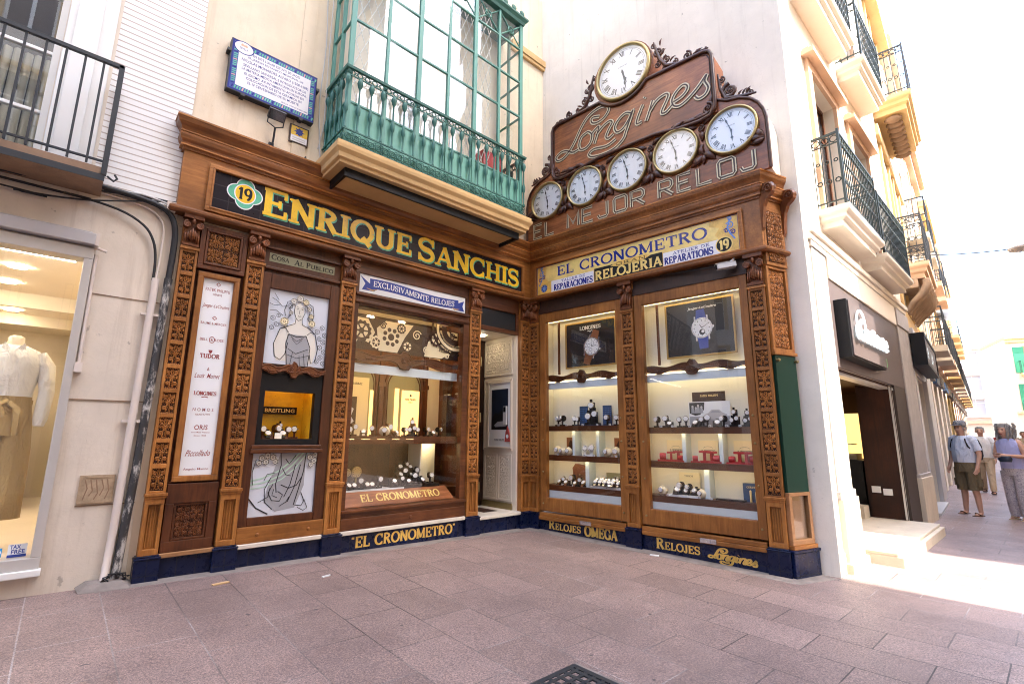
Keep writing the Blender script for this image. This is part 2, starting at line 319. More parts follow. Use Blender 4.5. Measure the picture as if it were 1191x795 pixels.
WM = {}
def _mesh(name, mb, mats, off=(0, 0, 0)):
    me = bpy.data.meshes.new(name); ox, oy, oz = off
    me.from_pydata([(x - ox, y - oy, z - oz) for x, y, z in mb.v], [], mb.f)
    for k in ([mats] if isinstance(mats, str) else mats): me.materials.append(MATS[k])
    me.polygons.foreach_set('material_index', mb.m); me.polygons.foreach_set('use_smooth', mb.sm); me.update(); return me
def _place(o, fr, anchor, parent):
    wm = fr @ Matrix.Translation(anchor); WM[o.name] = wm
    if parent is not None: o.parent = parent; o.matrix_basis = WM[parent.name].inverted() @ wm
    else: o.matrix_basis = wm
def thing(name, label, cat, fr, base, group=None):
    o = bpy.data.objects.new(name, None); COL.objects.link(o); o.empty_display_size = .1
    o['label'] = label; o['category'] = cat
    if group: o['group'] = group
    _place(o, fr, base, None); return o
def part(name, mb, mats, fr, parent, anchor=None, bevel=0, label=None, fix=False):
    if anchor is None:
        xs = [p[0] for p in mb.v]; ys = [p[1] for p in mb.v]; zs = [p[2] for p in mb.v]
        anchor = ((min(xs) + max(xs)) / 2, (min(ys) + max(ys)) / 2, min(zs))
    me = _mesh(name, mb, mats, anchor)
    if fix:
        bm = bmesh.new(); bm.from_mesh(me); bmesh.ops.recalc_face_normals(bm, faces=bm.faces); bm.to_mesh(me); bm.free()
    o = bpy.data.objects.new(name, me); COL.objects.link(o); _place(o, fr, anchor, parent)
    if bevel:
        k = o.modifiers.new('bevel', 'BEVEL'); k.width = bevel; k.segments = 2; k.limit_method = 'ANGLE'; k.angle_limit = rad(50)
    if label: o['label'] = label
    return o
def solo(name, mb, mats, label, cat, fr, group=None, anchor=None, bevel=0, kind=None):
    o = part(name, mb, mats, fr, None, anchor, bevel)
    if kind: o['kind'] = kind
    else:
        o['label'] = label; o['category'] = cat
        if group: o['group'] = group
    return o
def struct(name, mb, mats, fr=None, anchor=(0, 0, 0)): return solo(name, mb, mats, None, None, fr or FW, None, anchor, 0, 'structure')
def inst(src, fr, anchor, parent=None, scale=None, rot=0, label=None, group=None):
    """copy of one object (mesh data shared) put at an anchor of a facade frame"""
    o = src.copy(); COL.objects.link(o); o.parent = None
    _place(o, fr, anchor, parent)
    if rot or scale:
        o.matrix_basis = o.matrix_basis @ Matrix.Rotation(rot, 4, 'Z') @ Matrix.Diagonal((*(scale or (1, 1, 1)), 1))
        WM[o.name] = (WM[parent.name] if parent else Matrix()) @ o.matrix_basis
    if label: o['label'] = label
    if group: o['group'] = group
    return o
def copy_tree(src, fr, base, label=None, rot=0, scale=1.0):
    o = src.copy(); COL.objects.link(o); o.parent = None
    o.matrix_basis = fr @ Matrix.Translation(base) @ Matrix.Rotation(rot, 4, 'Z') @ Matrix.Scale(scale, 4)
    if label: o['label'] = label
    def rec(a, b):
        for ch in a.children:
            c = ch.copy(); COL.objects.link(c); c.parent = b; rec(ch, c)
    rec(src, o); return o

# ---------------------------------------------------------------- lettering
def arc(cx, cz, rx, rz, a0, a1, n=12): return [(cx + rx * cos(rad(a0 + (a1 - a0) * i / n)), cz + rz * sin(rad(a0 + (a1 - a0) * i / n))) for i in range(n + 1)]
SER = {
 'A': (.74, 'D .06 0 .37 1 t;D .36 1 .66 0 T;H .17 .53 .34;S .07 0 .22;S .65 0 .24'), 'B': (.64, 'V .13 0 1;A .13 .75 .36 .22 90 -90;A .13 .27 .42 .24 90 -90;S .1 0 .2;S .1 1 .2'),
 'C': (.76, 'A .42 .5 .36 .47 48 312;T .68 .64 1;T .68 0 .3'), 'D': (.74, 'V .13 0 1;A .13 .5 .5 .47 90 -90;S .1 0 .2;S .1 1 .2'),
 'E': (.66, 'V .14 0 1;H .02 .6 .95;H .14 .44 .5;H .02 .62 .05;T .58 .72 1;T .6 0 .28;T .44 .36 .64'), 'G': (.8, 'A .42 .5 .36 .47 48 320;V .68 .06 .44;S .66 .46 .26;T .66 .66 1'),
 'H': (.8, 'V .14 0 1;V .64 0 1;H .14 .64 .5;S .14 0 .28;S .14 1 .28;S .64 0 .28;S .64 1 .28'), 'I': (.32, 'V .16 0 1;S .16 0 .3;S .16 1 .3'),
 'J': (.46, 'V .3 .24 1;A .17 .24 .13 .22 0 -180;S .3 1 .3'), 'L': (.62, 'V .14 0 1;H .02 .58 .05;T .57 0 .3;S .14 1 .28'),
 'M': (.92, 'V .12 0 1;D .12 1 .45 .08 T;D .45 .08 .78 1 t;V .78 0 1;S .12 0 .26;S .78 0 .28;S .08 1 .2;S .82 1 .2'), 'N': (.78, 'V .12 0 1;D .12 1 .65 0 T;V .65 0 1;S .12 0 .26;S .08 1 .2;S .65 1 .26'),
 'O': (.82, 'A .41 .5 .36 .47 0 360'), 'P': (.64, 'V .14 0 1;A .14 .73 .4 .24 90 -90;S .14 0 .28;S .1 1 .2'), 'Q': (.82, 'A .41 .5 .36 .47 0 360;D .42 .22 .72 -.12 T'),
 'R': (.72, 'V .14 0 1;A .14 .74 .4 .23 90 -90;D .34 .52 .62 0 T;S .14 0 .28;S .64 0 .2;S .1 1 .2'), 'S': (.62, 'Z .3;T .54 .68 1;T .05 0 .32'),
 'T': (.66, 'V .33 0 1;H .04 .62 .95;T .04 .68 1;T .62 .68 1;S .33 0 .3'), 'U': (.78, 'V .14 .3 1;A .39 .32 .25 .29 180 360;V .64 .3 1;S .14 1 .28;S .64 1 .26'),
 'V': (.74, 'D .08 1 .37 0 T;D .37 0 .66 1 t;S .08 1 .24;S .66 1 .22'), 'X': (.7, 'D .08 1 .6 0 T;D .08 0 .6 1 t;S .08 1 .2;S .6 0 .2;S .08 0 .2;S .6 1 .2'),
 'Y': (.66, 'D .05 1 .33 .5 T;D .33 .5 .6 1 t;V .33 0 .5;S .33 0 .28;S .05 1 .2;S .6 1 .2'), 'Z': (.62, 'H .04 .58 .95;H .04 .58 .05;D .5 .95 .1 .05 T'), ' ': (.34, ''),
 'K': (.74, 'V .14 0 1;D .2 .48 .6 1 t;D .3 .58 .64 0 T;S .14 0 .28;S .14 1 .28;S .64 0 .2'), 'F': (.62, 'V .14 0 1;H .02 .58 .95;H .14 .44 .5;S .14 0 .28;T .57 .7 1'), 'W': (1.0, 'D .06 1 .28 0 T;D .28 0 .5 .9 t;D .5 .9 .72 0 T;D .72 0 .94 1 t'),
 '1': (.42, 'V .24 0 1;D .04 .76 .24 1 t;S .24 0 .3'), '9': (.6, 'A .3 .69 .23 .28 0 360;A .18 .6 .35 .57 -75 15'), '"': (.3, 'T .08 .8 1;T .2 .8 1')}
def glyph(mb, ch, x, z, hx, hz, y, T, t, m, step, slab, blob=0):
    """one serif capital from strokes; every stroke lies a hair in front of the last"""
    k = [0]
    def P(a, b_): return (x + a * hx, z + b_ * hz)
    def put(pts, wd): k[0] += 1; mb.ribbon(pts, wd, y - k[0] * step, m)
    for st in SER[ch][1].split(';'):
        q = st.split()
        if not q: continue
        a = [float(u) for u in q[1:] if u not in 'Tt']
        if q[0] == 'V': put([P(a[0], a[1]), P(a[0], a[2])], T)
        elif q[0] == 'H': put([P(a[0], a[2]), P(a[1], a[2])], t)
        elif q[0] == 'T': put([P(a[0], a[1]), P(a[0], a[2])], t)
        elif q[0] == 'D': put([P(a[0], a[1]), P(a[2], a[3])], T if q[-1] == 'T' else t)
        elif q[0] == 'S':
            zz = a[1] + (slab / 2 / hz if a[1] < .5 else -slab / 2 / hz); put([P(a[0] - a[2] / 2, zz), P(a[0] + a[2] / 2, zz)], slab)
            if blob:
                for sx in (-1, 1): k[0] += 1; c = P(a[0] + sx * a[2] / 2, zz); mb.disc(c[0], c[1], blob, blob, y - k[0] * step, 8, m)
        else:
            pts = arc(*a, n=18) if q[0] == 'A' else arc(.3, .74, .24, .23, 25, 270, 12)[:-1] + arc(.3, .27, .25, .24, 90, -155, 12)
            pts = [P(*p) for p in pts]; wd = []
            for i in range(len(pts)):
                u, v = pts[max(0, i - 1)], pts[min(len(pts) - 1, i + 1)]; dx, dz = v[0] - u[0], v[1] - u[1]
                f = abs(dz) / (hypot(dx, dz) or 1)
                if q[0] == 'Z': f = max(f * .55, sin(pi * min(1, max(0, (i / (len(pts) - 1) - .22) / .56))))
                wd.append(t + (T - t) * f ** .8)
            put(pts, wd)
def serif(mb, text, x0, x1, z, h, y, m=0, T=.2, t=.09, small=1.0, step=.0004, base=None, blob=0, slab=.075):
    """capitals fitted between x0 and x1; with small<1 the first letter of a word is taller; base(x)->dz bends the line"""
    lay = []; x = 0; first = True
    for ch in text:
        s_ = 1 if first else small; lay.append((ch, x, s_)); x += (SER[ch][0] + .07) * s_; first = (ch == ' ')
    kx = (x1 - x0) / (x - .07)
    for ch, a, s_ in lay:
        if ch == ' ': continue
        xx = x0 + a * kx; dz = base(xx + .35 * kx * s_) if base else 0
        glyph(mb, ch, xx, z + dz, kx * s_, h * s_, y, T * h * s_, t * h * s_, m, step, slab * h * s_, blob * h * s_)
def plainbox(mb):
    xs = [p[0] for p in mb.v]; zs = [p[2] for p in mb.v]; return min(xs), max(xs), min(zs), max(zs)
_tc = {}
def sans(mb, text, x0, x1, z0, z1, y, m=0, bold=0, shear=0, fit=True, align='c'):
    """built-in font, filled flat letters fitted in a box (kept in proportion when fit is False)"""
    key = (text, bold, shear)
    if key not in _tc:
        c = bpy.data.curves.new('t', 'FONT'); c.body = text; c.resolution_u = 2; c.offset = bold; c.shear = shear; c.fill_mode = 'FRONT'
        o = bpy.data.objects.new('t', c); me = bpy.data.meshes.new_from_object(o)
        _tc[key] = ([tuple(v.co) for v in me.vertices], [tuple(p.vertices) for p in me.polygons])
        bpy.data.objects.remove(o); bpy.data.curves.remove(c); bpy.data.meshes.remove(me)
    vs, fs = _tc[key]
    if not vs: return
    a, b_ = min(v[0] for v in vs), max(v[0] for v in vs); c, d = min(v[1] for v in vs), max(v[1] for v in vs)
    kx = (x1 - x0) / (b_ - a); kz = (z1 - z0) / (d - c)
    if not fit: kx = kz = min(kx, kz)
    ox = x0 if align == 'l' else (x0 + x1) / 2 - (b_ - a) * kx / 2; oz = (z0 + z1) / 2 - (d - c) * kz / 2
    mb.add([(ox + (v[0] - a) * kx, y, oz + (v[1] - c) * kz) for v in vs], fs, m)
# ---------------------------------------------------------------- carved ornament
def spiral(cx, cz, r0, r1, a0, turns, n=18):
    return [(cx + (r0 + (r1 - r0) * i / n) * cos(a0 + turns * 2 * pi * i / n), 0, cz + (r0 + (r1 - r0) * i / n) * sin(a0 + turns * 2 * pi * i / n)) for i in range(n + 1)]
def motif(mb, x, z, w_, h, y=0, m=0, flip=1):
    """mirrored acanthus scrolls filling a w_ x h field round (x, z)"""
    r = .046 * min(w_, h * .75) + .0012
    def T(pts, rr): mb.tube([(x + p[0], y + p[1], z + p[2]) for p in pts], rr, 4, m, flat=1.0)
    def tp(n, a, b_): return [a + (b_ - a) * i / (n - 1) for i in range(n)]
    for s in (-1, 1):
        def spi(cx, cz, r0, a0, t, n=12, k_=1.2):
            q = [(s * px, 0, flip * pz) for px, _, pz in spiral(cx * w_, cz * h, r0 * w_, .03 * w_, a0, t, n)]
            T(q, tp(len(q), r * k_, r * .65)); e = q[-1]; mb.ball((x + e[0], y, z + e[2]), r * 1.2, 6, 4, m)
        spi(.27, .30, .17, -2.2, 1.3); spi(.29, -.27, .16, 2.4, -1.3); spi(.12, .02, .09, 1.2, -1.1, 9, 1.0); spi(.40, .04, .085, 2.6, 1.1, 9, 1.0)
        T([(s * a * w_, 0, flip * b_ * h) for a, b_ in ((.02, -.47), (.16, -.42), (.13, -.2), (.05, -.02), (.1, .14), (.3, .17), (.45, .10))], [r * .7, r, r * 1.1, r * 1.2, r * 1.2, r, r * .5])
        T([(s * a * w_, 0, flip * b_ * h) for a, b_ in ((.03, .47), (.1, .38), (.08, .26), (.02, .16))], [r * .6, r, r, r * .6])
        T([(s * a * w_, 0, flip * b_ * h) for a, b_ in ((.47, .46), (.42, .44), (.44, .24), (.47, .2))], [r * .5, r, r, r * .5])
        for a, b_, lx, lz in ((.2, .465, .06, .028), (.33, .47, .05, .025), (.47, .36, .025, .045), (.46, -.1, .03, .05), (.47, -.38, .025, .05), (.38, -.47, .05, .025), (.22, -.475, .05, .022), (.07, -.34, .035, .05), (.24, .08, .045, .025), (.28, -.06, .05, .022)):
            mb.ball((x + s * a * w_, y, z + flip * b_ * h), (lx * w_, r * 1.1, lz * h), 6, 4, m)
    for b_, q in ((.07, .06), (.36, .05), (-.24, .05), (-.13, .035)): mb.ball((x, y, z + flip * b_ * h), (q * w_, r * 1.5, q * h * .8), 6, 4, m)
def volute(mb, cx, cz, r, y, s=1, m=0, th=None):
    pts = [(cx + s * (p[0] - cx), y, p[2]) for p in spiral(cx, cz, r, r * .12, pi / 2, -1.9, 22)]
    mb.tube(pts, [(th or r * .2) * (1 - .5 * i / 22) for i in range(23)], 6, m); mb.ball((cx, y, cz), r * .2, 6, 5, m)

# ---------------------------------------------------------------- ground
def gz(x, y): return max(0, -.0165 * x if x < 0 else 0) + .022 * max(y, -4.2) - (.0 if x < 0 else min(x, 6) * .002)
g = MB(); xs = [-60, -30, -16, -10, -7, -6, -5, -4, -3, -2, -1, 0, 1, 2, 3, 4, 5, 6, 8, 12, 20, 40, 80, 300]; ys = [-300, -60, -20, -12, -9, -7, -6, -5, -4.2, -3.8, -3, -2, -1, 0, 1, 10, 40, 300]
g.add([(x, y, gz(max(x, -8), min(y, 0))) for y in ys for x in xs], [(j * len(xs) + i, j * len(xs) + i + 1, (j + 1) * len(xs) + i + 1, (j + 1) * len(xs) + i) for j in range(len(ys) - 1) for i in range(len(xs) - 1)])
struct('pavement', g, 'paving')
# a strip of worn cement where the facades meet the paving
k = MB(); k.sweep([(-4.9, -.02), (-.05, -.02), (.30, -3.43), (.74, -3.58)], [(-.05, -.3), (.13, -.3), (.125, .0), (.1, .004), (-.05, .01)])
k.v = [(x, y, z + gz(x, y)) for x, y, z in k.v]
struct('kerb_strip', k, 'concrete_kerb')

# ---------------------------------------------------------------- the cream house above the watch shop
T = thing('cream_house', 'cream plastered house rising above the carved wooden watch shop', 'building', FW, (-2.3, .3, 0))
m_ = MB(); m_.prism([(-4.70, 3.2), (.40, 3.2), (.40, 13), (-4.70, 13)], .05, .35)
m_.box(-4.70, -4.60, .05, .35, -.1, 3.2)
part('front_wall', m_, 'cream_plaster', FA, T)
m_ = MB(); m_.box(-.02, 3.78, .38, .7, -.3, 13); part('side_wall', m_, 'grey_plaster', FB, T)
m_ = MB(); m_.box(-.42, .392, -.02, .05, 7.86, 7.98); m_.box(-.42, .39, .0, .05, 7.80, 7.858); part('string_course', m_, 'ochre', FA, T, bevel=.006)
m_ = MB(); m_.box(-3.2, -1.0, .052, .3, 13, 13.4); m_.sweep([(-4.7, .05), (.40, .05), (.79, -3.7)], [(-.1, 12.6), (.05, 12.6), (.12, 12.75), (.3, 12.9), (.3, 13), (-.1, 13)]); part('eaves', m_, 'cream_plaster', FW, T)
m_ = MB(); m_.box(-3.75, -3.60, .035, .05, 3.9, 12); part('pilaster_strip', m_, 'cream_plaster', FA, T)

# ---------------------------------------------------------------- the carved watch-shop front
SH = thing('watch_shop', 'carved oak watch shop front wrapping an inner corner, navy tiled base', 'shop front', FW, (0, 0, 0))
PLAN = [(-4.69, .30), (-4.69, 0), (0, 0), (.374, -3.40), (.72, -3.50)]
m_ = MB(); m_.sweep(PLAN, [(.04, 3.41), (.04, 4.06), (-.25, 4.06), (-.25, 3.41)]); part('frieze', m_, 'oak_rail', FW, SH, fix=True)
m_ = MB(); m_.sweep(PLAN, [(-.2, 3.372), (.085, 3.372), (.10, 3.39), (.10, 3.41), (.075, 3.435), (.042, 3.448), (-.2, 3.448)]); part('architrave', m_, 'chestnut', FW, SH, fix=True)
m_ = MB(); m_.sweep(PLAN, [(.0, 4.02), (.055, 4.02), (.058, 4.045), (.07, 4.06), (.072, 4.085), (.09, 4.11), (.098, 4.15), (.098, 4.165), (.086, 4.178), (.086, 4.20), (.10, 4.235), (.125, 4.27), (.132, 4.30), (.132, 4.335), (-.36, 4.335), (-.36, 4.02)])
part('cornice', m_, 'chestnut', FW, SH, fix=True)
m_ = MB(); m_.sweep(PLAN, [(.04, 4.048), (.08, 4.05), (.08, 4.062), (.04, 4.062)]); m_.sweep(PLAN, [(.06, 4.183), (.094, 4.184), (.094, 4.197), (.06, 4.197)]); m_.sweep(PLAN, [(.1, 4.312), (.139, 4.313), (.139, 4.33), (.1, 4.33)]); part('cornice_bead', m_, 'oak_rail', FW, SH, fix=True)

def carved_src(w_, h):
    mb = MB(); motif(mb, 0, h / 2, w_ * .99, h * 1.0); return mb
cp = None
def pilaster(fr, s0, s1, zl, zt, zp, zg):
    """zl pedestal ledge, zt top of the shaft, zp top of the tiled plinth, zg ground"""
    global cp
    w_ = s1 - s0; b = MB(); rail = max(.022, w_ * .15)
    b.box(s0, s1, .0, .11, zp, 3.40)                                        # body
    n = 10; z0, z1 = zl + .03, zt - .012; p = (z1 - z0) / n
    b.box(s0, s0 + rail, -.026, -.0006, z0 - .01, z1 + .012); b.box(s1 - rail, s1, -.026, -.0006, z0 - .01, z1 + .012)
    for i in range(n + 1):
        zz = z0 + p * i; hh = .019 if 0 < i < n else .012
        b.box(s0 + rail, s1 - rail, -.0255, -.0008, zz - hh, zz + hh)
    P = part('pilaster', b, 'oak', fr, SH, bevel=.003)
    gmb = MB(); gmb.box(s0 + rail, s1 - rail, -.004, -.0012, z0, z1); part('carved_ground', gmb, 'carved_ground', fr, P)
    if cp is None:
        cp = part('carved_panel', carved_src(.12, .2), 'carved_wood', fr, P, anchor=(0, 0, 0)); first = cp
    kx, kz = (w_ - 2 * rail) / .12, (p - .038) / .2
    for i in range(n):
        a = ((s0 + s1) / 2, -.009, z0 + p * i + .019)
        if i == 0 and cp.get('used') is None:
            cp['used'] = 1; cp.parent = P; cp.matrix_basis = WM[P.name].inverted() @ fr @ Matrix.Translation(a) @ Matrix.Diagonal((kx, 1, kz, 1))
        else: inst(cp, fr, a, P, (kx, 1, kz))
    # pedestal: a framed field with flutes
    b = MB(); b.box(s0 - .012, s1 + .012, -.055, 0, zl, zl + .025); b.box(s0 - .006, s1 + .006, -.045, -.0004, zl - .022, zl); b.box(s0 - .008, s1 + .008, -.04, -.0004, zt, zt + .03)
    b.border(s0 + .001, s1 - .001, zp, zl - .022, w_ * .2, -.036, -.001, 0, .05, .05)
    for j in range(4):
        x = s0 + w_ * (.29 + .14 * j); b.tube([(x, -.006, zp + .065), (x, -.006, zl - .085)], w_ * .042, 6)
    part('pedestal', b, 'oak', fr, P, bevel=.003)
    # scrolled capital
    b = MB(); zc = zt + .03; ht = 3.372 - zc; mid = (s0 + s1) / 2
    b.box(s0 + .01, s1 - .01, -.03, .0, zc, 3.37); b.box(s0 - .012, s1 + .012, -.075, -.0004, zc + ht * .88, 3.371)
    for s in (-1, 1):
        volute(b, mid + s * w_ * .36, zc + ht * .66, w_ * .23, -.075, s, 0, w_ * .055)
        b.tube([(mid + s * w_ * .36, -.02, zc + ht * .66), (mid + s * w_ * .36, -.078, zc + ht * .66)], w_ * .2, 10)
        for q in range(3): b.ball((mid + s * w_ * (.12 + .13 * q), -.04 - .01 * (2 - q), zc + ht * (.36 - .05 * q)), (w_ * .08, .024, ht * .17), 7, 5)
    b.ball((mid, -.055, zc + ht * .38), (w_ * .1, .03, ht * .22), 7, 5); b.ball((mid, -.07, zc + ht * .78), (w_ * .12, .02, ht * .1), 7, 5)
    b.box(s0 + .004, s1 - .004, -.045, -.001, zc + ht * .02, zc + ht * .1)
    part('capital', b, 'carved_dark', fr, P)
    b = MB(); b.box(s0 - .02, s1 + .02, -.06, .08, zg - .25, zp - .03); b.box(s0 - .025, s1 + .025, -.068, .08, zp - .03, zp - .012); b.box(s0 - .012, s1 + .012, -.05, .08, zp - .012, zp)
    part('plinth', b, 'navy_tile', fr, P, bevel=.006)
PA = [(-4.648, -4.505), (-4.073, -3.907), (-3.072, -2.896), (-1.192, -.997), (-.205, -.004)]
for i, (a, c) in enumerate(PA): pilaster(FA, a, c, .772 if i < 4 else .715, 3.033, (.285, .285, .27, .265, .235)[i], gz(a, 0))
PB = [(.004, .19), (1.612, 1.79), (3.238, 3.415)]
for i, (a, c) in enumerate(PB): pilaster(FB, a, c, (.715, .682, .676)[i], (3.0, 2.955, 2.965)[i], (.232, .205, .20)[i], -.03 * i)

# tiled base and sills
m_ = MB(); m_.box(-4.505, -4.08, -.012, .1, -.15, .25); m_.box(-3.907, -3.09, -.012, .1, -.15, .235); m_.box(-2.896, -1.21, -.012, .1, -.15, .232); m_.box(-.997, -.225, -.012, .9, -.15, .20)
part('tiled_base', m_, 'navy_tile', FA, SH, anchor=(-4.5, 0, 0))
m_ = MB(); m_.box(.21, 1.595, -.012, .1, -.3, .14); m_.box(1.81, 3.22, -.012, .1, -.35, .14); part('tiled_base', m_, 'navy_tile', FB, SH, anchor=(.2, 0, 0))
m_ = MB(); m_.box(-3.905, -3.09, -.045, .08, .235, .276); m_.box(-2.894, -1.21, -.045, .08, .232, .274); part('marble_sill', m_, 'marble', FA, SH, bevel=.006)
m_ = MB(); m_.box(-.998, -.225, -.055, .9, .20, .245); part('door_step', m_, 'marble', FA, SH, bevel=.008)
m_ = MB(); m_.box(-4.5, -4.08, -.04, .08, .25, .285); part('bottom_rail', m_, 'pale_wood', FA, SH, bevel=.004)
for a, c in ((.212, 1.594), (1.812, 3.22)):
    m_ = MB(); m_.box(a, c, -.05, .08, .14, .185); m_.box(a, c, -.035, .079, .1855, .235); part('wooden_sill', m_, 'oak_rail', FB, SH, bevel=.006)
    m_ = MB(); mm = (a + c) / 2 + .1; m_.box(mm - .09, mm + .09, -.058, -.0505, .15, .20); m_.box(mm - .03, mm + .03, -.066, -.0585, .155, .19); part('lock_plate', m_, 'steel', FB, SH)

# bay with the list of makers
m_ = MB(); m_.box(-4.505, -4.073, .06, .11, .28, 3.40); part('back_board', m_, 'walnut', FA, SH)
m_ = MB(); m_.border(-4.50, -4.085, 2.88, 3.33, .045, -.02, .06); m_.box(-4.455, -4.13, .0, .0595, 2.925, 3.285); m_.border(-4.452, -4.133, 2.928, 3.282, .02, -.03, -.0005); part('panel_frame', m_, 'walnut', FA, SH, bevel=.004)
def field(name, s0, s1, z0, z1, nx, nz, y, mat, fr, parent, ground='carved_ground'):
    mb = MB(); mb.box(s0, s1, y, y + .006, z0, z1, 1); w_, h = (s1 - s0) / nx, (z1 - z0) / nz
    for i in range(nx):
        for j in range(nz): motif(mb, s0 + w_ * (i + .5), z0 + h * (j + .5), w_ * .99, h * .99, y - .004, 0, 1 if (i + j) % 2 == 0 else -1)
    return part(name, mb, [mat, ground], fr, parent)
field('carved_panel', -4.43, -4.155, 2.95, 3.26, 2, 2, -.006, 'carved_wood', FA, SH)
m_ = MB(); m_.border(-4.495, -4.095, .285, .865, .065, -.01, .06, 0, .09, .17); m_.box(-4.43, -4.16, .03, .0595, .375, .695); m_.border(-4.428, -4.162, .377, .693, .02, .0, .0295); part('panel_frame', m_, 'walnut', FA, SH, bevel=.004)
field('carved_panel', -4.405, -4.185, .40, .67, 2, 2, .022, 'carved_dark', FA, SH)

# bay with the drawings
m_ = MB()
m_.box(-3.905, -3.82, .0, .09, .43, 2.985); m_.box(-3.184, -3.075, .0, .09, .43, 2.985); m_.box(-3.82, -3.184, .0005, .09, 2.825, 2.985)
m_.box(-3.82, -3.184, .0005, .09, .43, .508); m_.box(-3.905, -3.075, .02, .09, 2.985, 3.40)
part('window_frame', m_, 'walnut', FA, SH, bevel=.005)
m_ = MB(); m_.box(-3.86, -3.15, -.035, .05, 1.118, 1.16); m_.box(-3.85, -3.16, -.02, .05, 1.161, 1.20); part('sill_moulding', m_, 'walnut_rail', FA, SH, bevel=.006); m_ = MB(); m_.box(-3.9, -3.085, -.02, .0195, 3.02, 3.05); m_.box(-3.9, -3.085, -.015, .0195, 3.245, 3.27); part('moulding', m_, 'walnut_rail', FA, SH, bevel=.006)
m_ = MB(); m_.box(-3.905, -3.075, -.025, .09, .277, .428)
for x in (-3.72, -3.23): m_.lathe([(.018, 0), (.018, -.008), (.008, -.012)], (x, -.025, .35), 10, 'y')
part('bottom_rail', m_, 'oak_rail', FA, SH, bevel=.005)
def valance(fr, s0, s1, z0, z1, y, mat, parent, name='carved_valance'):
    mb = MB(); n = 40; top = []; bot = []
    for i in range(n + 1):
        t = i / n; x = s0 + (s1 - s0) * t; h = z1 - z0; c = 1 - abs(t - .5) * 2
        top.append((x, z1 - h * .18 + h * .12 * sin(t * pi * 6) + (h * .3 if abs(t - .5) < .04 else 0) - h * .1 * (1 - c)))
        bot.append((x, z0 + h * .22 + h * .14 * cos(t * pi * 6) - (h * .22 if abs(t - .5) < .05 else 0)))
    mb.prism(bot + top[::-1], y, y + .02)
    for t in (.5, .2, .8):
        x = s0 + (s1 - s0) * t; zc = (z0 + z1) / 2
        for s in (-1, 1):
            if t == .5: volute(mb, x + s * .035, zc + .01, .03, y - .003, s)
            mb.tube([(x + s * .01, y - .003, zc - .02), (x + s * .05, y - .004, zc - .03), (x + s * .08, y - .002, zc + .005)], [.008, .007, .003], 5)
    mb.tube([(top[i][0], y - .002, top[i][1] - .012) for i in range(n + 1)], .006, 4); mb.tube([(bot[i][0], y - .002, bot[i][1] + .012) for i in range(n + 1)], .006, 4)
    return part(name, mb, mat, fr, parent)
valance(FA, -3.83, -3.175, 1.905, 2.045, -.012, 'carved_dark', SH)
m_ = MB(); m_.box(-3.825, -3.18, .032, .05, 1.90, 2.84); m_.box(-3.825, -3.18, .032, .05, .5, 1.2); part('back_board', m_, 'ebony', FA, SH)
# upper drawing: a lady with flowers in her hair; lower drawing: folds of a robe
def lin(mb, pts, wd, y, ox, oz, kx, kz, m=0, closed=False): mb.ribbon([(ox + a * kx, oz + b_ * kz) for a, b_ in pts], wd, y, m, closed)
def flower(mb, x, z, r, y, mo, mf=None, n=6):
    if mf is not None: mb.disc(x, z, r * 1.15, r * 1.15, y + .0004, 14, mf)
    mb.ribbon([(x + r * (.78 + .25 * abs(sin(n * t / 2))) * cos(t), z + r * (.78 + .25 * abs(sin(n * t / 2))) * sin(t)) for t in [2 * pi * k_ / 36 for k_ in range(36)]], .0055, y - .0002, mo, True)
    mb.ribbon([(x + r * .3 * cos(t), z + r * .3 * sin(t)) for t in [k_ * pi / 4 for k_ in range(8)]], .004, y - .0004, mo, True)
dr = MB(); ox, oz, kx, kz = -3.821, 2.03, .64, .793; y0 = .004
dr.rect(ox, ox + kx, oz, oz + kz, .03, 0); Y = .028
def fill(pts, m): dr.sheet([(ox + a * kx, oz + b_ * kz) for a, b_ in pts], Y, m)
fill([(.2, .05), (.13, .25), (.2, .45), (.38, .55), (.45, .6), (.44, .7), (.42, .8), (.5, .88), (.58, .8), (.58, .68), (.56, .6), (.64, .55), (.8, .42), (.84, .22), (.78, .04)], 2)
Y -= .0006; fill([(.36, 0), (.32, .3), (.36, .42), (.64, .42), (.72, .28), (.7, 0)], 3); Y -= .0006
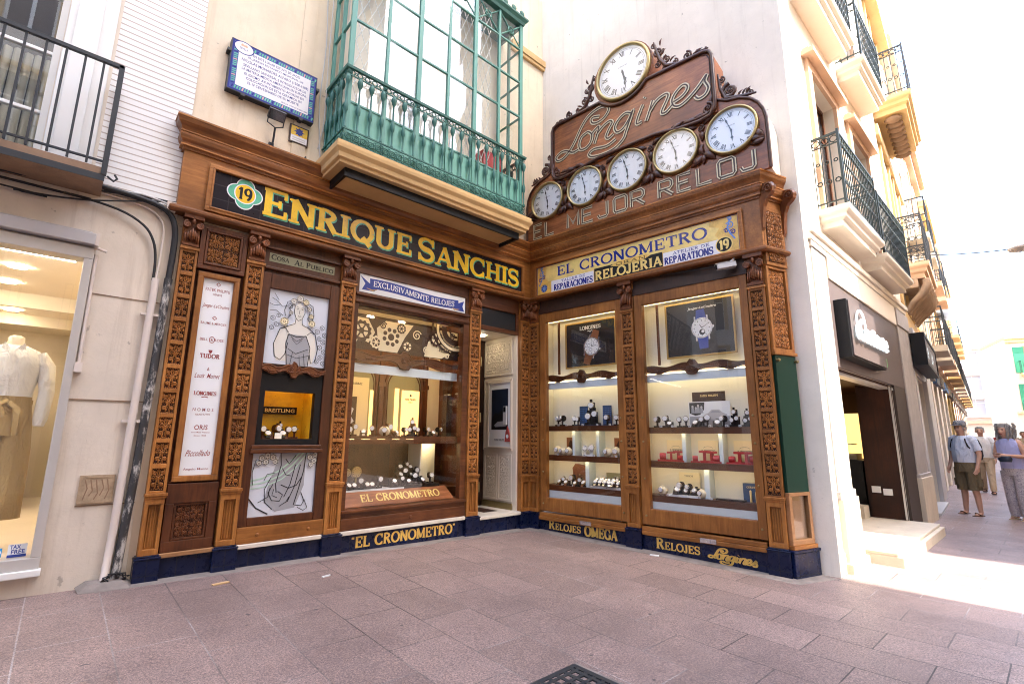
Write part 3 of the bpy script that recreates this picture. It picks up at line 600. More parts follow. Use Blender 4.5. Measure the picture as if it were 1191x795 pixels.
for pts, w_ in (([(.43, .83), (.42, .73), (.46, .65), (.5, .62), (.56, .65), (.6, .74), (.59, .83)], .006), ([(.46, .65), (.45, .57), (.34, .53)], .006), ([(.56, .65), (.57, .57), (.69, .53)], .006),
               ([(.34, .53), (.22, .48), (.14, .27), (.17, .1), (.26, .06), (.33, .14), (.36, .3)], .008), ([(.69, .53), (.8, .46), (.86, .26), (.83, .08), (.76, .05), (.72, .2)], .008),
               ([(.22, .48), (.3, .5), (.36, .44)], .006), ([(.8, .46), (.72, .48), (.66, .43)], .006), ([(.36, .42), (.5, .39), (.65, .42)], .009), ([(.36, .42), (.33, .28), (.37, .0)], .008), ([(.65, .42), (.73, .26), (.71, .0)], .008),
               ([(.4, .39), (.5, .33), (.61, .39)], .006), ([(.42, .36), (.5, .29), (.59, .36)], .005), ([(.37, .22), (.5, .16), (.7, .24)], .006), ([(.36, .14), (.52, .1), (.71, .15)], .005), ([(.45, .18), (.42, .0)], .005), ([(.56, .14), (.58, .0)], .005), ([(.63, .17), (.66, .0)], .005),
               ([(.455, .775), (.485, .785)], .006), ([(.535, .785), (.565, .775)], .006), ([(.51, .77), (.5, .72), (.515, .715)], .004), ([(.485, .685), (.51, .68), (.535, .687)], .006), ([(.445, .8), (.47, .81), (.49, .8)], .004), ([(.53, .8), (.55, .81), (.575, .8)], .004),
               ([(.4, .85), (.34, .78), (.36, .68), (.3, .6), (.24, .58)], .008), ([(.61, .85), (.68, .76), (.65, .66), (.72, .58)], .008), ([(.42, .9), (.3, .86), (.26, .74), (.28, .66)], .007), ([(.6, .9), (.72, .85), (.75, .72), (.72, .62)], .007),
               ([(.05, .88), (.15, .84), (.22, .78), (.3, .8)], .006), ([(.03, .7), (.12, .72), (.24, .66)], .006), ([(.08, .95), (.16, .86)], .005), ([(.02, .8), (.1, .78), (.18, .8)], .005)):
    Y -= .00025; lin(dr, pts, w_, Y, ox, oz, kx, kz, 1)
for a, b_, r, f in ((.4, .88, .035, 2), (.5, .93, .04, 2), (.6, .89, .035, 4), (.66, .8, .03, 2), (.34, .8, .03, None), (.7, .7, .028, 4), (.27, .58, .045, 4), (.72, .6, .04, 4), (.36, .71, .024, 2),
                    (.82, .5, .03, None), (.9, .56, .03, None), (.95, .46, .03, None), (.86, .4, .028, None), (.93, .36, .03, None), (.88, .28, .03, None), (.95, .22, .03, None), (.9, .14, .03, None), (.84, .08, .028, None), (.95, .06, .028, None), (.08, .6, .028, None), (.14, .52, .028, None), (.07, .47, .025, None), (.16, .64, .022, None)):
    Y -= .0012; flower(dr, ox + a * kx, oz + b_ * kz, r * .85, Y, 1, f)
part('glass_drawing', dr, ['poster_grey', 'ink', 'skin_paint', 'print_grey', 'paper_cream'], FA, SH, label='pane drawn with a lady wearing flowers in her hair')
dr = MB(); ox, oz, kx, kz = -3.821, .507, .64, .612; Y = .028; dr.rect(ox, ox + kx, oz, oz + kz, .03, 0)
fill([(.42, 1), (.3, .6), (.22, .25), (.4, .06), (.7, .1), (.82, .45), (.82, 1)], 3); Y -= .0006
for pts, w_, m in (([(.0, .56), (.18, .6), (.4, .7), (.58, .85), (.72, 1)], .014, 4), ([(.0, .5), (.2, .53), (.44, .63), (.62, .8), (.78, 1)], .014, 4), ([(.02, .44), (.2, .46), (.46, .57), (.66, .74), (.84, 1)], .010, 4),
                   ([(.42, 1), (.44, .8), (.38, .5), (.4, .36)], .009, 1), ([(.82, 1), (.8, .7), (.74, .4), (.68, .14)], .01, 1), ([(.0, .3), (.12, .14), (.3, .03)], .012, 1), ([(.3, .6), (.22, .42), (.24, .22), (.36, .1)], .008, 1),
                   ([(.34, .5), (.28, .36), (.34, .24), (.46, .22), (.5, .32), (.42, .38)], .008, 1), ([(.36, .42), (.34, .32), (.42, .28)], .006, 1), ([(.5, .9), (.56, .82), (.62, .9), (.66, .96)], .009, 1), ([(.46, .75), (.52, .64), (.6, .62)], .007, 1),
                   ([(.46, .48), (.58, .42), (.7, .46), (.78, .6)], .009, 1), ([(.52, .28), (.6, .48), (.66, .8)], .008, 1), ([(.58, .2), (.67, .44), (.74, .8)], .008, 1), ([(.46, .14), (.56, .2), (.6, .28)], .007, 1), ([(.14, .22), (.28, .3), (.3, .44)], .007, 1), ([(.2, .56), (.24, .66), (.36, .68)], .006, 1), ([(.7, .14), (.8, .12), (.84, .2), (.78, .34)], .009, 1), ([(.74, .1), (.84, .04), (.9, .08), (.84, .22)], .007, 1), ([(.06, .9), (.02, .7), (.04, .5)], .006, 1)):
    Y -= .0003; lin(dr, pts, w_, Y, ox, oz, kx, kz, m)
for a, b_, r in ((.14, .92, .03), (.22, .96, .03), (.3, .93, .03), (.2, .86, .028), (.34, .86, .026), (.1, .84, .024), (.88, .92, .03), (.95, .86, .028), (.9, .8, .026), (.96, .96, .028)): Y -= .0012; flower(dr, ox + a * kx, oz + b_ * kz, r, Y, 1, 2)
part('glass_drawing', dr, ['poster_grey', 'ink', 'skin_paint', 'print_grey', 'mint'], FA, SH, label='pane drawn with the folds of a robe and green ribbons')
m_ = MB(); m_.rect(-3.858, -3.152, 3.115, 3.21, .0165, 0); Y = .014; serif(m_, 'AL PUBLICO', -3.60, -3.17, 3.13, .06, Y, 1, small=.8); serif(m_, 'COSA', -3.84, -3.66, 3.14, .055, Y, 1, small=.8); part('transom_sign', m_, ['olive_card', 'black_paint'], FA, SH)
# black display box with the yellow case
m_ = MB(); m_.box(-3.82, -3.765, .02, .1, 1.2, 1.93); m_.box(-3.256, -3.184, .02, .1, 1.2, 1.93); m_.box(-3.765, -3.256, .0205, .1, 1.2, 1.26); m_.box(-3.765, -3.256, .0205, .1, 1.747, 1.93); part('black_surround', m_, 'black_paint', FA, SH)
DC = MB(); DC.box(-3.78, -3.24, .36, .37, 1.24, 1.82); DC.box(-3.78, -3.766, .1, .36, 1.24, 1.82); DC.box(-3.255, -3.24, .1, .36, 1.24, 1.82); DC.box(-3.766, -3.255, .1, .36, 1.24, 1.259); DC.box(-3.766, -3.255, .1, .36, 1.80, 1.82)
dc = part('yellow_case', DC, 'yellow_glaze', FA, SH)
m_ = MB(); m_.box(-3.74, -3.28, .102, .125, 1.782, 1.798); part('light_strip', m_, 'lamp_gold', FA, dc)
m_ = MB(); m_.box(-3.70, -3.34, .30, .33, 1.52, 1.60, 0); sans(m_, 'BREITLING', -3.672, -3.365, 1.54, 1.58, .2985, 1, .012); part('name_bar', m_, ['black_paint', 'lettering_gold'], FA, dc)

# bay with the wide window
m_ = MB(); m_.box(-2.894, -2.838, .0, .09, .27, 2.99); m_.box(-1.286, -1.194, .0, .09, .27, 2.99); m_.box(-2.838, -1.286, .0005, .09, 2.832, 2.99); m_.box(-2.838, -1.286, .0005, .09, .27, .495)
m_.border(-2.894, -1.194, 2.99, 3.40, .055, .012, .09, 0, .006, .175); part('window_frame', m_, 'walnut_rail', FA, SH, bevel=.006)
m_ = MB(); m_.box(-2.89, -1.2, -.03, .0, .455, .49); m_.box(-2.89, -1.2, -.022, -.0004, .275, .40); m_.lathe([(.022, 0), (.022, -.008), (.01, -.012)], (-2.02, -.022, .345), 10, 'y'); part('sill_moulding', m_, 'walnut_rail', FA, SH, bevel=.006); m_ = MB(); m_.box(-2.885, -1.2, -.02, -.0004, 2.85, 2.885); m_.box(-2.885, -1.2, -.03, -.0004, 2.94, 2.975); part('moulding', m_, 'walnut_rail', FA, SH, bevel=.006)
m_ = MB(); m_.box(-2.838, -1.286, .04, .046, .495, 2.832); part('window_pane', m_, 'glass', FA, SH)
# painted banner over it
m_ = MB(); m_.rect(-2.837, -1.25, 2.997, 3.222, .03, 0)
bend = lambda x: .022 * sin((x + 2.66) / 1.22 * pi * 1.55 + .9) - .004
bp = [(-2.70 + .058 * i, 3.112 + bend(-2.70 + .058 * i)) for i in range(24)]
m_.ribbon(bp, .125, .028, 1)
for pts in ([(-2.67, 3.10), (-2.83, 3.20), (-2.76, 3.11), (-2.80, 3.03), (-2.64, 3.03), (-2.6, 3.07)], [(-1.40, 3.11), (-1.27, 3.17), (-1.30, 3.09), (-1.265, 3.02), (-1.44, 3.015), (-1.48, 3.05)]): m_.sheet(pts, .0283, 1)
m_.ribbon([(-2.74, 3.055), (-2.66, 3.04), (-2.6, 3.06)], [.004, .016, .004], .027, 2); m_.ribbon([(-1.47, 3.04), (-1.42, 3.025), (-1.35, 3.04)], [.004, .014, .004], .027, 2)
serif(m_, 'EXCLUSIVAMENTE RELOJES', -2.655, -1.44, 3.078, .072, .026, 0, .17, .10, base=bend, slab=.05); part('painted_banner', m_, ['paper', 'sticker_navy', 'gold_leaf'], FA, SH)

# door bay
m_ = MB(); m_.border(-.996, -.206, 2.83, 3.372, .05, .03, .1, 0, .06, .21); part('transom_frame', m_, 'walnut_rail', FA, SH, bevel=.005)
m_ = MB(); m_.box(-.946, -.256, .06, .066, 2.89, 3.162); part('transom_pane', m_, 'window_dark', FA, SH)
RV = MB(); RV.box(-.24, -.206, .11, .80, .31, 2.86); RV.box(-.2395, -.206, .045, .11, .245, 2.83)
rv = part('door_reveal', RV, 'cream_paint', FW, SH)
m_ = MB()
for z0, z1 in ((2.235, 2.80), (1.09, 2.18), (.36, 1.04)):
    if z0 == .36:
        for a, c in ((.13, .44), (.46, .77)): m_.box(-.252, -.2405, a, c, z0, z0 + .03); m_.box(-.252, -.2405, a, c, z1 - .03, z1); m_.box(-.2515, -.2405, a, a + .03, z0 + .03, z1 - .03); m_.box(-.2515, -.2405, c - .03, c, z0 + .03, z1 - .03)
    else: m_.box(-.258, -.2405, .12, .79, z0, z0 + .03); m_.box(-.258, -.2405, .12, .79, z1 - .03, z1); m_.box(-.2575, -.2405, .12, .15, z0 + .03, z1 - .03); m_.box(-.2575, -.2405, .76, .79, z0 + .03, z1 - .03)
part('reveal_moulding', m_, 'cream_paint', FW, rv)
R90 = frame(-.243, .80, -90)    # s runs out of the vestibule towards the street
m_ = MB()
for i in range(3):
    for j in range(3): motif(m_, .04 + .2 * i + .09, 2.275 + .165 * j + .08, .2, .165, 0, 0, 1 if (i + j) % 2 else -1)
for a in (.065, .395):
    for i in range(1):
        for j in range(4): motif(m_, a + .12, .41 + .155 * j + .07, .2, .15, 0, 0, 1 if j % 2 else -1)
part('reveal_relief', m_, 'cream_paint', R90, rv)
m_ = MB(); m_.box(-.262, -.22, .12, .8, .245, .335); part('kick_strip', m_, 'brass', FW, rv)
m_ = MB(); m_.box(-1.0, -.2, .801, .9, .245, 2.84); m_.box(-1.0, -.945, .112, .80, .245, 2.84); part('vestibule_wall', m_, 'ebony', FW, SH)
m_ = MB(); m_.box(-1.0, -.2, .1, .9, 2.84, 2.9); part('vestibule_ceiling', m_, 'cream_paint', FW, SH)
m_ = MB(); m_.lathe([(.0, .0), (.05, .0), (.05, .012), (0, .012)], (-.6, .45, 2.826), 14, 'z', 0, False); part('ceiling_spot', m_, 'spot_disc', FW, SH)  # unseen lamp, added to brighten the cream entrance
DL = MB(); DL.box(-.935, -.90, .10, .78, .25, 2.82); dl = part('door', DL, 'walnut', FW, SH, bevel=.004, label='dark wooden door standing open against the left side of the entrance')
for z in (.55, 1.5, 2.3): m_ = MB(); m_.box(-.90, -.885, .105, .135, z, z + .12); m_.lathe([(.012, 0), (.012, .13)], (-.885, .10, z - .005), 8); part('hinge', m_, 'brass', FW, dl)
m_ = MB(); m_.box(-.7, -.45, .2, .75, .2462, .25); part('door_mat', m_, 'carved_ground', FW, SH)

# ---- the two tall cases on the right-hand facade
for a, c, g0, g1 in ((.19, 1.612, .312, 1.515), (1.79, 3.238, 1.913, 3.137)):
    m_ = MB(); m_.box(a + .012, g0, .0, .08, .255, 3.165); m_.box(g1, c - .012, .0, .08, .255, 3.165); m_.box(g0, g1, .0005, .08, 3.022, 3.165); m_.box(g0, g1, .0005, .08, .255, .44)
    wf = part('window_frame', m_, 'oak', FB, SH, bevel=.006)
    m_ = MB()
    for zz in (.36, .8, 1.25, 1.55):
        for xx in ((a + g0) / 2 + .01, (c + g1) / 2 - .012): m_.lathe([(.013, 0), (.013, -.006), (.008, -.012)], (xx, 0, zz), 8, 'y')
    part('knob', m_, 'brass', FB, wf)
    m_ = MB(); m_.box(a, c, -.01, .09, 3.165, 3.25); m_.box(a, c, .02, .09, 3.251, 3.372); part('head_board', m_, 'ebony', FB, SH)
    m_ = MB(); m_.box(g0, g1, .04, .046, .44, 3.022); part('window_pane', m_, 'glass', FB, SH)
# end of the front towards the street: carved panels, green board, small glass case
m_ = MB(); m_.box(.0, .36, .01, .30, .195, 3.41); part('end_wall', m_, 'oak', FD, SH)
m_ = MB(); m_.border(.002, .358, 3.225, 3.94, .04, -.045, .009, 0, .04, .05); m_.border(.002, .358, 2.235, 3.22, .04, -.03, .009, 0, .04, .03); m_.box(-.01, .37, -.05, .009, 2.2, 2.234); part('panel_frame', m_, 'oak', FD, SH, bevel=.004)
m_ = MB(); m_.box(-.01, .37, -.06, .009, .195, .235); part('bottom_rail', m_, 'oak_rail', FD, SH, bevel=.004)
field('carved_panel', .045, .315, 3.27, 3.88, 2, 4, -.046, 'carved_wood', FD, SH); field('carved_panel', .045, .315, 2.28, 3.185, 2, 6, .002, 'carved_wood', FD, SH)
m_ = MB(); m_.box(.012, .352, -.03, .009, .752, 2.196, 0)
gb = part('green_board', m_, 'green_board', FD, SH)
m_ = MB()
for x in (.03, .335): m_.lathe([(.014, 0), (.014, -.02), (.02, -.026), (.012, -.04)], (x, -.03, 2.14), 8, 'y')
part('knob', m_, 'brass', FD, gb)
m_ = MB(); m_.border(.006, .356, .236, .75, .045, -.04, .009, 0, .05, .035); part('case_frame', m_, 'pale_wood', FD, SH, bevel=.004)
m_ = MB(); m_.box(.05, .312, -.012, -.006, .286, .715); part('case_pane', m_, 'glass_bay', FD, SH)
m_ = MB(); m_.box(.05, .312, .003, .009, .286, .715, 0); part('case_back', m_, 'copper', FD, SH)
m_ = MB(); m_.box(-.02, .385, -.06, .2, -.35, .165); m_.box(-.03, .395, -.07, .2, .166, .194); part('plinth', m_, 'navy_tile', FD, SH, bevel=.006)
# scrolled console under the cornice at the street end
m_ = MB(); prof = [(.0, 3.62), (.02, 3.66), (.03, 3.78), (.05, 3.90), (.09, 3.98), (.14, 4.01), (.17, 4.04), (.175, 4.10), (.16, 4.15), (.08, 4.17), (.0, 4.17)]
vs = [(.355 - .02 + sx, -.04 - o, z) for sx in (0, .05) for o, z in prof]; n_ = len(prof)
m_.add(vs, [tuple(range(n_)), tuple(range(2 * n_ - 1, n_ - 1, -1))] + [(i, (i + 1) % n_, (i + 1) % n_ + n_, i + n_) for i in range(n_)])
vs = [(-.03 + sx, -.04 - o, z) for sx in (0, .05) for o, z in prof]
m_.add(vs, [tuple(range(n_)), tuple(range(2 * n_ - 1, n_ - 1, -1))] + [(i, (i + 1) % n_, (i + 1) % n_ + n_, i + n_) for i in range(n_)])
for x in (-.035, .025, .33, .39): m_.tube([(x, -.165 + p[0], 4.09 + p[2]) for p in spiral(0, 0, .06, .01, 0, 1.7, 16)], .013, 5)
part('console', m_, 'carved_dark', FD, SH, fix=True)
# ---------------------------------------------------------------- tiled name sign over the left facade
def smooth(pts, k=5, closed=False):
    n = len(pts); out = []
    for i in range(n if closed else n - 1):
        p = [pts[(i + j) % n] if closed else pts[min(n - 1, max(0, i + j))] for j in (-1, 0, 1, 2)]
        for q in range(k):
            t = q / k; out.append(tuple(.5 * (2 * p[1][d] + (p[2][d] - p[0][d]) * t + (2 * p[0][d] - 5 * p[1][d] + 4 * p[2][d] - p[3][d]) * t * t + (3 * p[1][d] - p[0][d] - 3 * p[2][d] + p[3][d]) * t ** 3) for d in range(len(pts[0]))))
    return out if closed else out + [pts[-1]]
T = thing('name_sign', 'long black tiled sign with big yellow letters shaded green and number nineteen badge', 'sign', FA, (-2.35, -.04, 3.48))
m_ = MB(); m_.box(-4.46, -.235, -.05, -.0405, 3.495, 3.905); part('tile_field', m_, 'black_tile', FA, T, anchor=(-4.46, 0, 3.46))
m_ = MB(); m_.border(-4.51, -.185, 3.452, 3.948, .05, -.075, -.0405); m_.border(-4.475, -.22, 3.482, 3.918, .018, -.085, -.0755); part('frame', m_, 'oak_rail', FA, T, bevel=.005)
m_ = MB()
for dx, dz, y, m, f in ((.013, -.015, -.0506, 1, 1.0), (0, 0, -.0555, 0, 1)):
    serif(m_, 'ENRIQUE', -4.0 + dx, -2.20 + dx, 3.583 + dz, .305, y, m, .235, .115, .88, .0003, blob=.05, slab=.105)
    serif(m_, 'SANCHIS', -2.10 + dx, -.30 + dx, 3.567 + dz, .318, y, m, .235, .115, .85, .0003, blob=.05, slab=.105)
part('lettering', m_, ['yellow_glaze', 'green_glaze'], FA, T)
m_ = MB(); cx, cz = -4.17, 3.742
def wavy(r, k): return [(cx + (r + k * abs(sin(2 * a)) ** .6 * (.7 if i % 2 else 1)) * 1.0 * cos(a), cz + (r + k * abs(sin(2 * a)) ** .6) * cos(0) * sin(a)) for i, a in enumerate([2 * pi * j / 48 for j in range(48)])]
def rosette(r, k): return [(cx + (r + k * abs(cos(2 * a))) * cos(a), cz + (r + k * abs(cos(2 * a))) * sin(a)) for a in [2 * pi * j / 64 for j in range(64)]]
m_.sheet(rosette(.125, .045), -.0508, 2); m_.sheet(rosette(.115, .043), -.0512, 1); m_.disc(cx, cz, .103, .108, -.0516, 32, 2); m_.disc(cx, cz, .092, .098, -.052, 32, 0)
serif(m_, '19', cx - .065, cx + .062, cz - .066, .13, -.0525, 3, .2, .12, slab=.06); part('number_badge', m_, ['yellow_glaze', 'green_glaze', 'white_glaze', 'black_paint'], FA, T)
# ---------------------------------------------------------------- tiled trade sign over the right facade
T = thing('trade_sign', 'yellow and white tiled sign with blue lettering on the right facade', 'sign', FB, (1.7, -.04, 3.43))
m_ = MB(); m_.box(.19, 3.21, -.05, -.0405, 3.447, 3.905); m_.border(.19, 3.21, 3.447, 3.905, .012, -.0503, -.0501, 1); part('tile_field', m_, ['gold_leaf', 'blue_glaze'], FB, T)
m_ = MB(); m_.border(.14, 3.26, 3.405, 3.95, .05, -.075, -.0405); m_.border(.172, 3.228, 3.43, 3.922, .018, -.085, -.0755); part('frame', m_, 'oak_rail', FB, T, bevel=.005)
m_ = MB(); Y = -.0505
m_.sheet([(.42, 3.645), (2.98, 3.645), (2.93, 3.70), (2.99, 3.78), (2.87, 3.82), (2.88, 3.89), (.34, 3.89), (.38, 3.8), (.33, 3.72)], Y, 0)
for q, s in ((.21, 1), (3.19, -1)): m_.sheet([(q, 3.462), (q + s * .26, 3.462), (q + s * .28, 3.6), (q + s * .16, 3.68), (q + s * .14, 3.76), (q + s * .16, 3.89), (q, 3.89)][::s], Y - .0002, 3)
m_.rect(.47, 1.225, 3.462, 3.638, Y - .0004, 2); m_.rect(2.27, 2.98, 3.462, 3.638, Y - .0004, 2); m_.rect(1.235, 2.262, 3.462, 3.66, Y - .0006, 4)
m_.sheet([(1.5, 3.64), (1.62, 3.615), (2.0, 3.62), (2.1, 3.66), (2.0, 3.69), (1.6, 3.685)], Y - .0008, 3)
serif(m_, 'EL CRONOMETRO', .585, 2.84, 3.695, .148, Y - .001, 1, .22, .10, 1.0, .0003)
serif(m_, 'TALLER DE', .66, 1.08, 3.585, .038, Y - .001, 1, .2, .14, step=.0002); serif(m_, 'REPARACIONES', .52, 1.205, 3.476, .092, Y - .001, 1, .22, .12, step=.0002)
serif(m_, 'ATELIER DE', 2.40, 2.86, 3.585, .038, Y - .001, 1, .2, .14, step=.0002); serif(m_, 'REPARATIONS', 2.285, 2.90, 3.476, .092, Y - .001, 1, .22, .12, step=.0002)
serif(m_, 'GRAN', 1.58, 2.03, 3.628, .045, Y - .0012, 4, .2, .14, step=.0002)
serif(m_, 'RELOJERIA', 1.25, 2.25, 3.478, .13, Y - .0012, 0, .24, .16, 1.0, .0003, base=lambda x: .004)
cx, cz = 3.03, 3.56; m_.disc(cx, cz, .10, .098, Y - .001, 28, 0); m_.disc(cx, cz, .088, .086, Y - .0014, 28, 4); serif(m_, '19', cx - .055, cx + .052, cz - .06, .12, Y - .0018, 0, .22, .13, slab=.06)
cx = .335; m_.disc(cx, 3.545, .072, .072, Y - .001, 20, 3); m_.disc(cx, 3.545, .06, .06, Y - .0014, 20, 1); m_.disc(cx, 3.545, .03, .03, Y - .0018, 16, 5)
for i in range(8): a = pi * i / 4; m_.disc(cx + .047 * cos(a), 3.545 + .047 * sin(a), .012, .012, Y - .002, 8, 5)
for q, s in ((.29, 1), (3.11, -1)):
    for r0, px, pz, t in ((.05, 0, .12, 1.4), (.035, -.03 * s, .03, 1.2), (.03, .045 * s, .06, 1.2), (.03, .0, .2, 1.3)):
        pts = [(q + px + s * (a[0]), 3.66 + pz + a[2]) for a in spiral(0, 0, r0, .006, .5, t, 14)]; Y -= .0003; m_.ribbon(pts, .013, Y - .001, 1 if px else 5)
    m_.ribbon([(q - .05 * s, 3.6), (q, 3.68), (q + .03 * s, 3.76), (q - .01 * s, 3.86)], .018, Y - .0014, 5); Y -= .0004
part('lettering', m_, ['yellow_pale', 'blue_glaze', 'white_glaze', 'gold_leaf', 'black_paint', 'sky_glaze'], FB, T)
# painted words on the tiled base
m_ = MB(); serif(m_, '"EL CRONOMETRO"', -2.745, -1.35, .085, .115, -.013, 0, .24, .13); part('base_lettering', m_, 'gold_leaf', FA, SH)
m_ = MB(); serif(m_, 'RELOJES', .37, .90, .027, .12, -.013, 0, .24, .13, .72); serif(m_, 'OMEGA', .965, 1.45, .008, .13, -.013, 0, .26, .14, .95); part('base_lettering', m_, 'gold_leaf', FB, SH)
m_ = MB(); serif(m_, 'RELOJES', 1.98, 2.50, .004, .12, -.013, 0, .24, .13, .72)
LONG = [[(1.50, 5.875), (1.40, 5.905), (1.361, 5.88), (1.379, 5.823), (1.44, 5.795), (1.513, 5.798), (1.59, 5.83), (1.65, 5.90), (1.64, 5.97), (1.58, 6.005), (1.458, 6.012), (1.308, 5.958), (1.191, 5.844), (1.07, 5.656), (.963, 5.532), (.841, 5.46), (.75, 5.462), (.72, 5.52), (.802, 5.573), (.91, 5.565), (1.028, 5.49), (1.13, 5.50)],
 [(1.281, 5.713), (1.187, 5.678), (1.141, 5.578), (1.164, 5.483), (1.258, 5.468), (1.341, 5.529), (1.366, 5.636), (1.314, 5.706), (1.281, 5.713)], [(1.36, 5.64), (1.42, 5.69), (1.49, 5.715), (1.45, 5.6), (1.399, 5.475)],
 [(1.434, 5.595), (1.557, 5.691), (1.66, 5.725), (1.706, 5.682), (1.649, 5.604), (1.60, 5.508), (1.635, 5.463), (1.72, 5.50)],
 [(2.0, 5.69), (1.917, 5.732), (1.814, 5.689), (1.742, 5.593), (1.773, 5.5), (1.863, 5.509), (1.955, 5.60), (2.032, 5.73), (1.97, 5.58), (1.91, 5.45), (1.862, 5.354), (1.718, 5.269), (1.532, 5.255), (1.36, 5.285), (1.307, 5.345), (1.392, 5.395), (1.606, 5.36), (1.751, 5.406)],
 [(2.175, 5.736), (2.10, 5.59), (2.075, 5.49), (2.15, 5.49)], [(2.20, 5.815), (2.216, 5.832)], [(2.32, 5.73), (2.27, 5.60), (2.213, 5.468)], [(2.25, 5.57), (2.365, 5.694), (2.48, 5.735), (2.535, 5.71), (2.513, 5.642), (2.446, 5.53), (2.44, 5.478), (2.50, 5.475), (2.59, 5.54)],
 [(2.60, 5.565), (2.704, 5.59), (2.777, 5.645), (2.789, 5.708), (2.732, 5.745), (2.643, 5.694), (2.584, 5.607), (2.60, 5.512), (2.679, 5.478), (2.786, 5.52), (2.921, 5.62), (3.035, 5.735), (3.01, 5.661), (3.045, 5.551), (3.001, 5.473), (2.92, 5.458), (2.878, 5.51)]]
Y = -.013
for l in LONG:
    Y -= .0004; p_ = [(2.60 + (a - .72) * .214, -.045 + (b_ - 5.25) * .215 - (a - .72) * .01) for a, b_ in smooth(l, 4)]; n_ = len(p_)
    m_.ribbon(p_, [.012 + .016 * abs((p_[min(n_ - 1, i + 1)][1] - p_[max(0, i - 1)][1]) / (.0001 + hypot(p_[min(n_ - 1, i + 1)][0] - p_[max(0, i - 1)][0], p_[min(n_ - 1, i + 1)][1] - p_[max(0, i - 1)][1]))) for i in range(n_)], Y)
part('base_lettering', m_, 'gold_leaf', FB, SH)

# ---------------------------------------------------------------- the clock board standing on the right cornice
CB = thing('clock_board', 'tall carved mahogany clock board with six white dials on the cornice', 'clock sign', FB, (1.88, .1, 4.268))
def mir(p, c=1.88): return p + [(2 * c - x, z) for x, z in p[::-1]]
low = mir([(.12, 4.268), (.12, 4.88), (.14, 5.0), (.19, 5.11), (.27, 5.20), (.38, 5.26), (.52, 5.29), (.64, 5.36)])
m_ = MB(); m_.prism(low[::-1], -.16, .24); part('body', m_, 'white_wall', FB, CB)
m_ = MB(); m_.prism(low[::-1], -.20, -.1605); part('face', m_, 'mahogany', FB, CB, bevel=.006)
up = mir([(.64, 5.19), (.64, 5.98), (.67, 6.05), (.74, 6.085), (1.44, 6.085)] + [(1.88 + .46 * cos(a), 6.39 + .46 * sin(a)) for a in [pi + .72 - i * (pi / 2 + .72) / 12 for i in range(13)]][:-1])
m_ = MB(); m_.prism(up[::-1], -.225, .15); part('upper_panel', m_, 'mahogany', FB, CB, bevel=.005)
m_ = MB()
frm = mir([(1.88, 5.225), (1.45, 5.22), (1.3, 5.20), (1.1, 5.16), (.85, 5.145), (.72, 5.165), (.655, 5.25), (.65, 5.4), (.65, 5.97), (.68, 6.045), (.75, 6.07), (1.42, 6.07), (1.50, 6.13), (1.55, 6.17)][1:] )
frm = [(.75, 6.07), (.68, 6.045), (.65, 5.97), (.65, 5.4), (.655, 5.25), (.72, 5.165), (.85, 5.145), (1.1, 5.16), (1.3, 5.20), (1.45, 5.22), (1.88, 5.225)]; frm = frm + [(3.76 - x, z) for x, z in frm[::-1][1:]]
arcp = [(1.88 + .475 * cos(a), 6.39 + .475 * sin(a)) for a in [pi * (1.22 + .56 * i / 14) for i in range(15)]]
loop = frm + arcp[::-1]
m_.tube([(x, -.24, z) for x, z in loop], .026, 6, 0, True); m_.tube([(x, -.23, z) for x, z in [(1.88 + (p[0] - 1.88) * .972, 5.66 + (p[1] - 5.66) * .93) for p in frm]], .007, 4)
m_.tube([(x, -.205, z) for x, z in low], .02, 6)
part('moulding', m_, 'mahogany_dark', FB, CB)
# lettering: pale outlined strokes with dark cores
m_ = MB(); Y = -.228
for l in LONG:
    Y -= .0005; p_ = smooth(l, 5); m_.ribbon(p_, .058, Y, 0, depth=.004)
for l in LONG:
    Y -= .0005; m_.ribbon(smooth(l, 5), .052, Y, 2); 
for l in LONG:
    Y -= .0003; m_.ribbon(smooth(l, 5), .019, Y, 1)
part('script_lettering', m_, ['black_paint', 'ebony', 'pale_enamel'], FB, CB)
BL = {'E': [[(.9, 1), (0, 1), (0, 0), (.9, 0)], [(0, .52), (.75, .52)]], 'L': [[(0, 1), (0, 0), (.9, 0)]], 'M': [[(0, 0), (0, 1), (.5, .25), (1, 1), (1, 0)]], 'J': [[(.8, 1), (.8, .12), (.68, 0), (.12, 0), (0, .2)]],
      'O': [[(.12, 0), (0, .12), (0, .88), (.12, 1), (.88, 1), (1, .88), (1, .12), (.88, 0), (.12, 0)]], 'R': [[(0, 0), (0, 1), (.8, 1), (.95, .85), (.95, .6), (.8, .45), (0, .45)], [(.4, .45), (1, 0)]]}
Y = -.2035
for text, x0, x1 in (('EL', .26, .66), ('MEJOR', .90, 2.13), ('RELOJ', 2.33, 3.52)):
    m_ = MB(); st = (x1 - x0) / (len(text) - .25); ww = st * .72
    for i, ch in enumerate(text):
        for q in BL[ch]:
            p_ = [(x0 + st * i + a * ww, 4.325 + b_ * .215) for a, b_ in q]
            Y -= .0005; m_.ribbon(p_, .056, Y, 0); m_.ribbon(p_, .048, Y - .0015, 2); m_.ribbon(p_, .018, Y - .003, 1)
    part('block_lettering', m_, ['black_paint', 'ebony', 'pale_enamel'], FB, CB)
